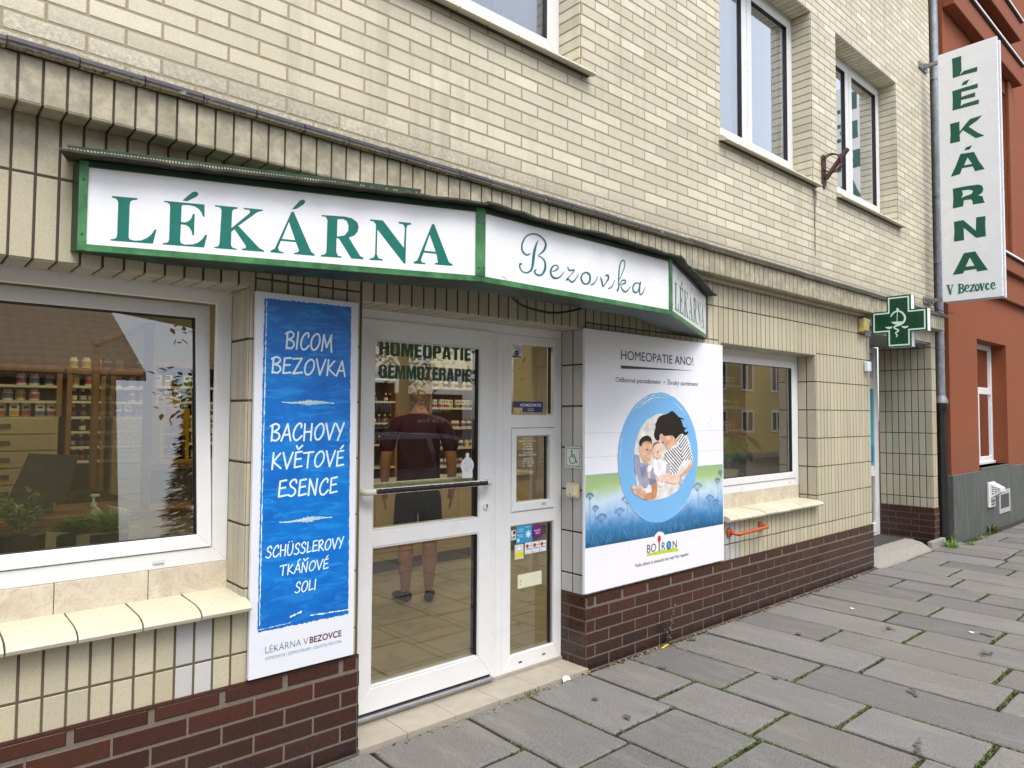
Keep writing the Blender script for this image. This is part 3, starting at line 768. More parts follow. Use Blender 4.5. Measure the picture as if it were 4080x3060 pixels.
def upper_window(a, b, label):
    wn = bpy.data.objects.new('upper_window', None); COL.objects.link(wn); wn.parent = BLD; WORLD[wn.name] = WORLD[BLD.name]; wn['label'] = label
    d = .19; mb = MB(); frame_rect(mb, a+.002, b-.002, 3.92, UZ1-.002, .055, d, d+.07); mc = (a+b)/2-.07
    mb.cbox(mc-.022, mc+.022, d-.004, d+.07, 3.975, UZ1-.057, 0, .5, .003)
    mb.build('frame', M['pvc'], wn)
    for x0, x1 in ((a+.052, mc-.012), (mc+.012, b-.052)):
        ms = MB(); frame_rect(ms, x0, x1, 3.972, UZ1-.052, .072, d-.012, d+.05); ms.build('sash', M['pvc'], wn)
        mg = MB(); frame_rect(mg, x0+.069, x1-.069, 4.041, UZ1-.121, .006, d-.008, d+.03); mg.build('gasket', M['gasket'], wn)
        pane_box(x0+.071, x1-.071, 4.043, UZ1-.123, d+.015, GU, wn)
    # net curtain and dark room behind
    mb = MB(); n = 60
    pts = [(a+.06+(b-a-.12)*i/n, d+.085+.012*math.sin(i*1.9)) for i in range(n+1)]
    for (p, q) in zip(pts[:-1], pts[1:]): mb.face([(p[0], p[1], 3.95), (q[0], q[1], 3.95), (q[0], q[1], UZ1), (p[0], p[1], UZ1)])
    mb.build('curtain', plain('net_curtain', (.78, .80, .82), .8, .05, 20), wn)
    mb = MB(); prof = [(d+.01, 3.935), (.0, 3.842), (-.045, 3.815), (-.066, 3.798), (-.070, 3.785), (-.062, 3.776), (-.045, 3.778), (.0, 3.79)]
    x = a-.03
    while x < b+.075:
        s0, s1 = x+.003, min(b+.075, x+.2135)-.003; x += .2135
        if s1-s0 < .02: continue
        n_ = len(prof); vs = [(xx, y, z) for xx in (s0, s1) for y, z in prof]
        mb.add(vs, [(i, i+1, n_+i+1, n_+i) for i in range(n_-1)]+[tuple(range(n_)), tuple(range(n_, 2*n_))[::-1]], 0, rt(), rg.random())
    mb.box(a-.02, b+.06, -.04, .0, 3.782, 3.80, 1); mb.prism([(.0, 3.78), (.0, 3.835), (d, 3.92), (d, 3.78)], a+.001, 1, 0, b-.001)
    mb.build('sill', [M['sill'], M['mort_dark']], wn, smooth=True, angle=40)
for (a, b), lb in zip(UP, ('upper window above the lightbox sign', 'tall upper window above the white poster', 'upper window beside the blade sign')): upper_window(a, b, lb)
# ------------------------------------------------------------------ entrance door and side light
def entrance():
    d = .20
    dr = bpy.data.objects.new('entrance', None); COL.objects.link(dr); dr.parent = BLD; WORLD[dr.name] = WORLD[BLD.name]
    mb = MB()
    mb.box(1.702, 1.790, d, d+.075, .03, LINT, 0, ch=.003); mb.box(1.792, 3.296, d+.0015, d+.075, 2.088, LINT, 0, ch=.003)
    mb.box(2.698, 2.786, d, d+.075, .03, 2.087, 0, ch=.003)
    mb.box(2.728, 2.731, d-.001, d, .04, 2.08, 1)
    mb.build('frame', [M['pvc'], M['pvc_dirty']], dr)
    # leaf
    mb = MB(); y0, y1 = d-.012, d+.058
    frame_rect(mb, 1.793, 2.692, .070, 2.090, .094, y0, y1, 0, tb=.118, tt=.102)
    mb.box(1.883, 2.602, y0+.003, y1, .906, .986, 0, ch=.003)
    mb.build('leaf', M['pvc'], dr)
    mb = MB()
    for z0, z1 in ((.986, 1.988), (.188, .906)): frame_rect(mb, 1.884, 2.600, z0, z1, .010, y0+.006, y1, 0)
    for z0, z1 in ((.986, 1.988), (.188, .906)):
        mb.box(2.585, 2.592, y0+.010, y1-.01, z0+.01, z1-.01, 1)
    mb.box(1.796, 2.69, d-.002, d+.05, .052, .069, 1)
    mb.build('bead', [M['pvc_dirty'], M['gasket']], dr)
    for z0, z1 in ((.990, 1.984), (.192, .902)): pane_box(1.888, 2.596, z0, z1, d+.012, GL, dr)
    # pull bar, worn black over white
    def bar_mat():
        t = NT('worn_pull_bar'); x, y, z = t.sep()
        wear = t.noise(90, 4, .6); e = t.math('ADD', z, t.math('MULTIPLY', t.math('SUBTRACT', wear, .5), .012))
        band = t.math('MULTIPLY', t.math('GREATER_THAN', e, 1.187), t.math('LESS_THAN', e, 1.212))
        xx = t.math('ADD', x, t.math('MULTIPLY', wear, .05)); band = t.math('MULTIPLY', band, t.math('MULTIPLY', t.math('GREATER_THAN', xx, 1.885), t.math('LESS_THAN', xx, 2.62)))
        return t.pbr(t.mix(band, lin('#d8d3c8'), lin('#221619')), .25)
    mb = MB(); zc = 1.198
    pts = [(1.80, y0, zc), (1.80, y0-.045, zc), (1.815, y0-.062, zc), (1.84, y0-.068, zc)]+[(1.84+.74*i/8, y0-.068, zc+.002*i/8) for i in range(1, 9)]+[(2.625, y0-.062, zc), (2.64, y0-.045, zc), (2.64, y0, zc)]
    mb.tube(pts, .0165, 0, 16)
    # object coordinates of the part are relative to the building's corner
    o = mb.build('pull_bar', bar_mat(), dr, smooth=True)
    me = o.data
    for v in me.vertices: v.co += WORLD[dr.name]
    o.location = -WORLD[dr.name]
    mb = MB()
    for x in (1.80, 2.64): mb = MB(); mb.tube([(x, y0-.0005, zc), (x, y0-.008, zc)], .030, 0, 20); mb.build('rosette', M['pvc'], dr)
    mb = MB(); mb.tube([(2.645, y0-.0004, 1.055), (2.645, y0-.010, 1.055)], .021, 0, 20); mb.tube([(2.645, y0-.0101, 1.060), (2.645, y0-.013, 1.060)], .006, 1, 12); mb.box(2.642, 2.648, y0-.0125, y0-.0102, 1.042, 1.058, 1)
    mb.build('lock', [M['pvc'], M['gasket']], dr)
    mb = MB(); mb.box(1.888, 2.596, d+.075, d+.10, 1.185, 1.225, 0, ch=.006); mb.build('inner_bar', plain('inner_rail', lin('#b9bdb0'), .4), dr)
    # side light
    mb = MB(); frame_rect(mb, 2.787, 3.296, .036, 2.087, .068, d+.001, d+.07, 0, tb=.094, tt=.05)
    mb.box(2.853, 3.230, d+.004, d+.07, 1.512, 1.590, 0, ch=.003); mb.box(2.853, 3.230, d+.004, d+.07, .912, .996, 0, ch=.003)
    for q, dz in ((2.875, .0), (3.075, .004)): mb.box(q+.05, q+.076, d-.0015, d+.0005, .075+dz, .083+dz, 1)
    mb.build('side_frame', [M['pvc'], M['gasket']], dr)
    mb = MB(); frame_rect(mb, 2.856, 3.226, .999, 1.509, .038, d-.006, d+.05, 0, tb=.05, tt=.046); mb.build('side_sash', M['pvc'], dr)
    mb = MB()
    for a in ((2.852, 3.232, 1.588, 2.040), (2.891, 3.191, 1.046, 1.466), (2.852, 3.232, .127, .914)): frame_rect(mb, *a, .006, d+.008, d+.06)
    mb.box(3.196, 3.204, d+.010, d+.03, 1.60, 2.03, 1); mb.box(3.196, 3.204, d+.010, d+.03, .14, .90, 1); mb.box(3.160, 3.166, d+.010, d+.03, 1.055, 1.455, 1)
    mb.build('side_bead', [M['pvc_dirty'], M['gasket']], dr)
    for a in ((2.856, 3.228, 1.592, 2.036), (2.894, 3.188, 1.049, 1.463), (2.856, 3.228, .131, .910)): pane_box(*a, d+.018, GL, dr)
    # threshold
    mb = MB(); mb.box(1.702, 3.298, -.034, d+.05, -.05, .014, 1); x = 1.7
    js = [1.70, 1.968, 2.267, 2.568, 2.864, 3.169, 3.30]
    for a, b in zip(js[:-1], js[1:]): mb.box(a+.0015, b-.0015, -.036, .188, -.045, .020, 0, rt(), ch=.0025)
    js = [1.70, 2.12, 2.55, 2.72, 3.1, 3.298]
    for a, b in zip(js[:-1], js[1:]): mb.box(a+.001, b-.001, .189, d+.01, .0, .040, 0, rt(), ch=.002)
    t = plain('threshold_tile', lin('#a0988a'), .55, .08, 14)
    mb.build('threshold', [t, M['mort_low']], dr)
    mb = MB(); mb.prism([(d-.03, .041), (d-.028, .050), (d-.015, .056), (d+.04, .056), (d+.04, .041)], 1.704, 0, 0, 2.70); mb.build('sill_strip', M['alu'], dr)
entrance()
def side_door():
    d = .63
    sd = bpy.data.objects.new('side_door', None); COL.objects.link(sd); sd.parent = BLD; WORLD[sd.name] = WORLD[BLD.name]
    x0, x1 = AL[0]+.004, AL[1]-.008
    mb = MB(); frame_rect(mb, x0, x1, .06, ALT-.025, .075, d, d+.07)
    mb.box(x0+.076, x1-.076, d+.002, d+.068, 2.02, 2.09, 0, ch=.003); mb.box(8.55, 8.64, d+.001, d+.069, .13, 2.019, 0, ch=.003)
    mb.build('frame', M['pvc'], sd)
    for a, b in ((x0+.075, 8.55), (8.64, x1-.075)):
        ms = MB(); frame_rect(ms, a, b, .10, 2.02, .075, d-.01, d+.05, tb=.12); ms.box(a+.076, b-.076, d-.007, d+.045, .82, .90, 0, ch=.003); ms.build('leaf', M['pvc'], sd)
        pane_box(a+.07, b-.07, .2, .83, d+.012, GL, sd); pane_box(a+.07, b-.07, .89, 1.95, d+.012, GL, sd); pane_box(a+.02, b-.02, 2.09, ALT-.1, d+.012, GL, sd)
        mp = MB(); mp.box(a+.082, b-.082, d+.005, d+.0115, .96, 1.94, 0); mp.box(a+.082, b-.082, d+.004, d+.0115, .905, .955, 1)
        mp.box(a+.09, b-.09, d+.004, d+.0049, 1.0, 1.22, 2)
        mp.build('poster_film', [plain('turquoise_film', lin('#12a0b8'), .4), M['pvc'], plain('blue_film', lin('#1a6f9c'), .4)], sd)
    mb = MB(); mb.box(AL[0], AL[1], d+.9, d+.92, 0, ALT, 0); mb.box(AL[0]+.01, AL[1]-.01, d+.02, d+.9, .04, .06, 0); mb.build('lobby', plain('dark_lobby', (.05, .05, .052), .8), sd)
    mb = MB(); n = 14
    # worn concrete ramp in front of the side door
    prof = [(-.085, -.02), (-.075, .004), (.03, .075), (.14, .098), (.22, .098), (.22, -.02)]
    vs = []; xs = [AL[0]-.02+(9.36-AL[0]+.02)*i/n for i in range(n+1)]
    for i, x in enumerate(xs):
        for y, z in prof: vs.append((x, y+rg.uniform(-.006, .006), z*(.55+.45*min(1, i/5))+rg.uniform(-.003, .003)))
    k = len(prof); mb.add(vs, [(i*k+j, i*k+j+1, (i+1)*k+j+1, (i+1)*k+j) for i in range(n) for j in range(k-1)]+[tuple(range(k)), tuple(range(n*k, (n+1)*k))[::-1]], 0)
    mb.box(AL[0]-.01, AL[1], .221, .70, -.02, .058, 1)
    mb.box(9.37, 9.86, -.075, -.02, -.02, .09, 0, ch=.01)
    mb.build('ramp', [M['concrete'], plain('dark_door_mat', lin('#3b3632'), .9, .4, 40, bump=.5)], sd)
side_door()
# ------------------------------------------------------------------ shop interior shell
def interior():
    RX0, RX1, RY, CZ = -1.25, 6.95, 3.55, 2.72
    f = NT('shop_floor_tile'); x, y, z = f.sep()
    def joint(v, ph, p):
        q = f.math('ABSOLUTE', f.math('SUBTRACT', f.math('FRACT', f.math('DIVIDE', f.math('SUBTRACT', v, ph), p)), .5)); return f.math('GREATER_THAN', q, .4935)
    j = f.math('MAXIMUM', joint(x, 3.0+1.3, .49), joint(y, 1.18, .49))
    c = f.mix(f.noise(5, 5), lin('#b3a88f'), lin('#c6bba3')); c = f.mix(f.math('MULTIPLY', f.ramp(f.noise(3, 4, .6, dist=1), [(.5, 0.), (.65, 1.)]), .35), c, lin('#857553'))
    fm = f.pbr(f.mix(j, c, lin('#6b5a3c')), .38)
    mb = MB(); mb.box(RX0, RX1, .26, RY, .0, .041, 0); mb.build('shop_floor', fm, BLD)
    wm = plain('shop_wall_paint', lin('#a89c80'), .85, .04, 6)
    mb = MB(); mb.box(RX0, RX1, RY, RY+.1, 0, CZ, 0); mb.box(RX0-.1, RX0, .26, RY, 0, CZ, 0); mb.box(RX1, RX1+.1, .26, RY, 0, CZ, 0)
    mb.box(DR[1]+.01, W3[0]-.01, .22, .30, .04, CZ, 0); mb.box(W1[1]+.005, DR[0]-.005, .22, .30, .04, CZ, 0)
    for a, b in (W1, W3): mb.box(a, b, .28, .36, .04, .9, 0)
    mb.box(RX0, RX1, .262, .30, 2.16, CZ, 0); mb.build('shop_wall', wm, BLD)
    for a, b in (W1, W3): mb = MB(); mb.box(a+.01, b-.01, .275, .62, .96, 1.0, 0, ch=.004); mb.build('window_board', plain('window_board', lin('#cfc9ba'), .4), BLD)
    mb = MB(); mb.box(RX0, RX1, .28, RY, CZ, CZ+.1, 0); mb.box(RX0, 1.9, 1.25, 1.65, CZ-.28, CZ-.001, 0); mb.build('ceiling', plain('ceiling_paint', lin('#d9d2bd'), .9, .03, 5), BLD)
    em = bpy.data.materials.new('lit_diffuser'); em.use_nodes = True; t = em.node_tree; t.nodes.clear(); e = t.nodes.new('ShaderNodeEmission'); e.inputs['Color'].default_value = (1, .92, .74, 1); e.inputs['Strength'].default_value = 7.2
    o = t.nodes.new('ShaderNodeOutputMaterial'); t.links.new(e.outputs[0], o.inputs[0])
    em2 = em.copy(); em2.name = 'dim_diffuser'; em2.node_tree.nodes['Emission'].inputs['Strength'].default_value = 4.0
    for (x, y), lb in zip(((4.3, 2.2), (2.6, 1.0), (6.1, 1.7), (.9, 2.0)), ('glowing ceiling lamp seen above the door lettering', 'ceiling lamp just inside the entrance', 'added unseen ceiling lamp brightening the shelves behind the right window', 'dimmer ceiling lamp above the shelves behind the left window')):  # lamp behind the right window is unseen, added to brighten its shelves
        l = thing('ceiling_lamp', lb, 'ceiling lamp', (x, y, CZ), 0, 'ceiling lamps in the shop')
        mb = MB(); mb.box(x-.62, x+.62, y-.17, y+.17, CZ-.05, CZ-.002, 0); mb.build('housing', M['pvc'], l)
        mb = MB(); mb.box(x-.58, x+.58, y-.13, y+.13, CZ-.062, CZ-.0505, 0); mb.build('diffuser', em if x > 1 else em2, l)
    mb = MB(); mb.box(RX0+.05, RX1-.05, RY-.03, RY-.001, .041, .14, 0); mb.build('skirting', plain('dark_skirting', lin('#5a4a36'), .5), BLD)
interior()
# ================================================================== LIGHTBOX SIGN
FA, FB, FC, FD = (.497, -.074), (1.94, -.615), (3.391, -.592), (4.667, -.012)
LZ0, LZ1 = 2.184, 2.515
def lightbox():
    L = thing('lightbox_sign', 'long three sided white and green lightbox sign over the shop entrance', 'sign', (2.5, 0, LZ0))
    def frame_of(a, b):
        u = Vector((b[0]-a[0], b[1]-a[1], 0)); ln = u.length; u.normalize(); n = Vector((u.y, -u.x, 0)); return Vector((a[0], a[1], 0)), u, n, ln
    # carcass: soffit ring, back and top
    mb = MB(); inner = [(4.25, -.004), (3.34, -.367), (2.10, -.39), (1.48, -.195), (.80, -.004)]
    outer = [(.483, -.004), FA, FB, FC, FD]
    sh = .012
    poly = outer+inner
    mb.face([(p[0], p[1], LZ0+.004) for p in outer[:1]+[FA, FB]+[inner[2], inner[3], inner[4]]][::-1], 0)
    mb.face([(p[0], p[1], LZ0+.004) for p in [FB, FC, inner[1], inner[2]]][::-1], 0)
    mb.face([(p[0], p[1], LZ0+.004) for p in [FC, FD, inner[0], inner[1]]][::-1], 0)
    for a, b in zip(inner[:-1], inner[1:]): mb.face([(a[0], a[1], LZ0+.004), (b[0], b[1], LZ0+.004), (b[0], b[1], LZ1-.02), (a[0], a[1], LZ1-.02)], 1)
    mb.face([(p[0], p[1], LZ1-.012) for p in outer], 1)
    mb.face([(.483, -.004, LZ0+.004), (FA[0], FA[1], LZ0+.004), (FA[0], FA[1], LZ1), (.483, -.004, LZ1)], 1)
    mb.build('carcass', [M['green_soffit'], M['green_dk']], L)
    shapes = face1_shapes()
    names = ('left_face', 'middle_face', 'right_face')
    for i, (a, b) in enumerate(((FA, FB), (FB, FC), (FC, FD))):
        O, u, n, ln = frame_of(a, b); fn = lambda s, z, l=0, O=O, u=u, n=n: O+u*s+n*(.0012+l)+Z3*z
        mb = MB(); ib = lambda s0, s1, z0, z1, p, q, m: mb.add([O+u*s+n*d+Z3*z for z in (z0, z1) for d in (q, p) for s in (s0, s1)], [(0, 2, 3, 1), (4, 5, 7, 6), (0, 1, 5, 4), (2, 6, 7, 3), (0, 4, 6, 2), (1, 3, 7, 5)], m)
        ib(.012, ln-.012, LZ0+.018, LZ1-.018, -.01, .0008, 0)
        pn = mb.build(names[i], M['acryl'], L)
        mb = MB()
        ib(.0, ln, LZ0, LZ0+.024, -.012, .006, 0)
        ib(.0, ln, LZ1-.022, LZ1, -.012, .0065, 1)
        if i == 0: ib(-.004, .024, LZ0+.001, LZ1-.001, -.014, .0075, 0); ib(ln-.026, ln+.002, LZ0+.0242, LZ1-.003, -.012, .008, 0)
        if i == 1: ib(-.002, .020, LZ0+.0242, LZ1-.003, -.012, .0078, 0); ib(ln-.022, ln+.002, LZ0+.0242, LZ1-.003, -.012, .008, 0)
        if i == 2: ib(-.001, .018, LZ0+.0242, LZ1-.003, -.012, .0078, 0); ib(ln-.012, ln, LZ0+.001, LZ1-.001, -.012, .0075, 2)
        for s in (.010, ln-.013):
            for z in (LZ0+.06, LZ1-.07): ib(s-.003, s+.003, z-.003, z+.003, .007, .010, 3)
        mb.build('frame', [M['green'], M['green_dk'], M['gasket'], M['rust']], L)
        mb = MB()
        if i == 0:
            for loops in shapes: flat_poly(mb, loops, fn)
        elif i == 1: bezovka(mb, fn)
        else:
            xs = [p[0] for lp in shapes for p in lp[0]]; a0, a1 = min(xs), max(xs)
            for loops in shapes: flat_poly(mb, [[(.115+(p[0]-a0)/(a1-a0)*1.17, 2.345+(p[1]-2.345)*1.0) for p in lp] for lp in loops], fn)
        lt = mb.build('lettering', M['teal'] if i != 1 else M['teal2'], pn)
        if i == 1:
            mb = MB(); cr = random.Random(2); p = [on_face('R6', x, y, FB, FC) for x, y in ((0, 420), (20, 430), (38, 455), (46, 463), (60, 457), (90, 459), (120, 466), (150, 473), (164, 477))]
            stroke(mb, smooth_pts(p, 4), .0022, fn, 0, n=5); mb.build('crack', plain('crack_line', lin('#6a6660'), .7), pn)
    # ragged corrugated cover boards on top
    mb = MB(); rr = random.Random(8)
    up = [(.44, -.0), (.425, -.15), (1.94, -.70), (3.42, -.675), (4.80, -.05), (4.80, -.0)]
    ov = [(.44, .0), (.418, -.128), (1.935, -.675), (3.41, -.655), (4.77, -.04), (4.79, .0)]
    n = len(ov)
    for i in range(1, n-2):
        a, b = Vector(ov[i]), Vector(ov[i+1]); L_ = (b-a).length; k = int(L_/.05); nn = Vector((-(b-a).y, (b-a).x)).normalized()
        prev = None
        for j in range(k+1):
            p = a.lerp(b, j/k); w_ = rr.uniform(-.006, .006); z = LZ1+.002+.006*math.sin(j*.35+i)*(.2 if i == 1 else 1)+rr.uniform(-.003, .003)
            q = (p+nn*-w_, z)
            if prev: 
                (p0, z0), (p1, z1) = prev, q
                i0, i1 = p0+nn*.16, p1+nn*.16
                vs = [(p0.x, p0.y, z0), (p1.x, p1.y, z1), (i1.x, i1.y, LZ1+.012), (i0.x, i0.y, LZ1+.012)]
                mb.add(vs+[(x, y, zz+.009) for x, y, zz in vs], [(3, 2, 1, 0), (4, 5, 6, 7), (0, 1, 5, 4), (1, 2, 6, 5), (2, 3, 7, 6), (3, 0, 4, 7)], 0)
            prev = q
    mb.build('cover_board', [M['felt'], M['corrug']], L)
    # fluted yellowish edge along the left part of the cover
    mb = MB(); a, b = Vector((.43, -.118)), Vector((1.92, -.655)); k = 150
    for j in range(k):
        p = a.lerp(b, (j+.25)/k); q = a.lerp(b, (j+.72)/k); nn = Vector((-(b-a).y, (b-a).x)).normalized(); z = LZ1+.010+rr.uniform(-.001, .001)
        if j > 95 and rr.random() < .6: continue
        vs = [(p.x, p.y, z), (q.x, q.y, z), (q.x+nn.x*.02, q.y+nn.y*.02, z), (p.x+nn.x*.02, p.y+nn.y*.02, z)]
        vs = [(v[0]-nn.x*.003, v[1]-nn.y*.003, v[2]) for v in vs]
        mb.add(vs+[(v[0], v[1], v[2]+.009) for v in vs], [(3, 2, 1, 0), (4, 5, 6, 7), (0, 1, 5, 4), (1, 2, 6, 5), (2, 3, 7, 6), (3, 0, 4, 7)], 0)
    q0, q1 = a.lerp(b, 0)+nn*.006, b+nn*.006; mb.add([(q0.x, q0.y, LZ1+.012), (q1.x, q1.y, LZ1+.012), (q1.x+nn.x*.01, q1.y+nn.y*.01, LZ1+.012), (q0.x+nn.x*.01, q0.y+nn.y*.01, LZ1+.012)], [(0, 1, 2, 3)], 0)
    mb.build('fluted_edge', plain('fluted_plastic', lin('#b0a880'), .5, .2, 40), L)
    mb = MB(); a, b = Vector((.445, -.105)), Vector((1.66, -.555)); nn = Vector((-(b-a).y, (b-a).x)).normalized()
    vs = [(q.x+nn.x*o, q.y+nn.y*o, z) for z in (LZ1+.0195, LZ1+.037) for o in (.004, .012) for q in (a, b)]
    mb.add(vs, [(0, 2, 3, 1), (4, 5, 7, 6), (0, 1, 5, 4), (2, 6, 7, 3), (0, 4, 6, 2), (1, 3, 7, 5)], 0)
    mb.build('flashing', M['green_dk'], L)
    mb = MB(); p = [(2.34, -.36, 2.20), (2.45, -.33, 2.165), (2.6, -.32, 2.15), (2.72, -.33, 2.152), (2.86, -.36, 2.185), (2.9, -.38, 2.21)]
    mb.tube(smooth_pts(p, 4), .007, 0, 8); mb.build('cable', M['gasket'], L)
def face1_shapes():
    f = lambda k, pts: [on_face(k, x, y, FA, FB) for x, y in pts]
    S = []
    S.append([f('x2', [(778,572),(1100,600),(1098,620),(1060,622),(1025,630),(1008,652),(1001,700),(988,1085),(1000,1118),(1060,1135),(1150,1130),(1220,1100),(1275,1055),(1318,993),(1340,996),(1294,1173),(762,1134),(762,1115),(805,1113),(832,1098),(843,1060),(857,660),(848,624),(822,605),(778,592)])])
    S.append([f('x2', [(1434,632),(1945,680),(1943,834),(1924,832),(1905,780),(1870,735),(1820,703),(1750,688),(1668,684),(1655,700),(1648,898),(1690,905),(1735,893),(1775,860),(1797,798),(1820,800),(1812,1067),(1788,1065),(1780,1015),(1755,970),(1710,938),(1647,928),(1637,1130),(1645,1165),(1690,1182),(1790,1182),(1860,1160),(1910,1120),(1955,1060),(1978,1063),(1938,1221),(1416,1183),(1416,1164),(1465,1162),(1490,1145),(1498,1110),(1510,700),(1500,672),(1475,655),(1434,650)])])
    acc = [(1665,630),(1725,638),(1780,612),(1840,583),(1863,562),(1864,538),(1845,520),(1815,517),(1785,528),(1760,548)]
    S.append([f('x2', acc)])
    S.append([f(1, [(1393,1330),(1540,1344),(1540,1353),(1515,1356),(1504,1370),(1500,1478),(1620,1380),(1618,1362),(1580,1357),(1580,1347),(1703,1359),(1703,1367),(1668,1375),(1545,1464),(1680,1608),(1712,1625),(1712,1633),(1568,1621),(1568,1612),(1592,1608),(1594,1596),(1520,1486),(1500,1502),(1497,1590),(1508,1606),(1534,1612),(1534,1619),(1388,1608),(1388,1600),(1412,1598),(1422,1580),(1436,1365),(1428,1345),(1393,1338)])])
    S.append([f('R5', [(312,166),(392,350),(408,362),(408,369),(313,361),(313,355),(331,352),(336,343),(322,306),(253,300),(240,333),(246,347),(265,352),(265,358),(205,353),(205,346),(225,335),(302,166)]), f('R5', [(290,212),(258,291),(319,297)])])
    S.append([f('R5', [(303,155),(322,154),(338,145),(358,132),(366,120),(360,112),(349,110),(338,117),(322,135)])])
    S.append([f('R5', [(440,181),(545,188),(580,196),(604,214),(611,235),(606,258),(590,276),(565,285),(618,370),(634,379),(633,385),(577,381),(520,290),(509,287),(508,350),(515,368),(532,372),(532,378),(437,372),(437,365),(455,362),(462,350),(467,205),(460,190),(440,187)]), f('R5', [(513,200),(540,200),(556,209),(564,230),(562,255),(545,275),(511,280)])])
    S.append([f('R5', [(663,201),(722,206),(818,332),(823,240),(815,224),(795,220),(795,212),(852,218),(852,225),(835,228),(830,245),(826,405),(818,404),(697,248),(694,360),(702,380),(722,385),(722,391),(661,388),(661,381),(680,377),(686,360),(690,225),(680,211),(663,207)])])
    S.append([f('R5', [(958,223),(1026,398),(1042,408),(1042,415),(960,409),(960,403),(975,400),(968,360),(910,354),(897,388),(903,400),(917,401),(917,408),(863,404),(863,397),(880,390),(948,223)]), f('R5', [(937,272),(912,345),(965,350)])])
    return S
def bezovka(mb, fn):
    W = {'B1': ([(240,180),(226,212),(213,262),(207,310),(202,350),(190,380),(165,396),(136,388),(119,363),(118,340),(130,337)], (3,8,12,12,10,7,5,5,6,7,5)),
     'B2': ([(188,268),(165,277),(143,262),(131,234),(137,192),(163,152),(205,137),(250,150),(282,183),(290,215),(274,252),(240,283),(262,293),(285,325),(284,375),(260,410),(230,408),(215,388),(226,376)], (3,5,7,8,7,5,5,6,8,10,7,3,5,9,10,6,6,7,5)),
     'e': ([(335,388),(360,378),(373,360),(362,346),(342,350),(325,376),(327,412),(353,432),(385,424),(412,388)], (3,5,6,4,5,9,9,7,5,3)),
     'z': ([(437,360),(448,380),(480,378),(455,412),(427,442),(442,440),(462,457),(485,444),(510,403)], (6,6,5,3,5,6,7,5,3)),
     'o': ([(560,393),(536,404),(526,435),(540,464),(565,470),(584,448),(582,410),(560,393)], (6,6,9,7,5,10,10,6)), 'o2': ([(590,475),(614,465),(637,423)], (4,5,3)),
     'v': ([(656,428),(664,455),(671,486),(690,462),(707,436),(706,416),(690,414)], (6,10,6,4,9,10,6)), 'v2': ([(708,500),(730,489),(750,446)], (4,5,3)),
     'k': ([(767,514),(776,490),(776,420),(783,350),(798,316),(815,322),(813,362),(780,440)], (9,7,7,7,5,6,5,3)),
     'k2': ([(782,476),(800,447),(822,449),(816,466),(792,476),(800,508),(824,522),(855,488)], (3,5,6,6,4,8,6,3)),
     'a': ([(915,470),(892,463),(872,485),(874,518),(898,526),(916,490),(922,461)], (5,5,8,8,6,5,6)), 'a2': ([(920,461),(914,505),(918,540),(935,530),(952,494)], (7,10,6,5,3))}
    for p, w in W.values():
        q = [on_face('R6', x, y, FB, FC)+(ww*.00145,) for (x, y), ww in zip(p, w)]
        q = smooth_pts(q, 6); stroke(mb, [(a, b) for a, b, _ in q], [c for _, _, c in q], fn, 0, n=8)
lightbox()
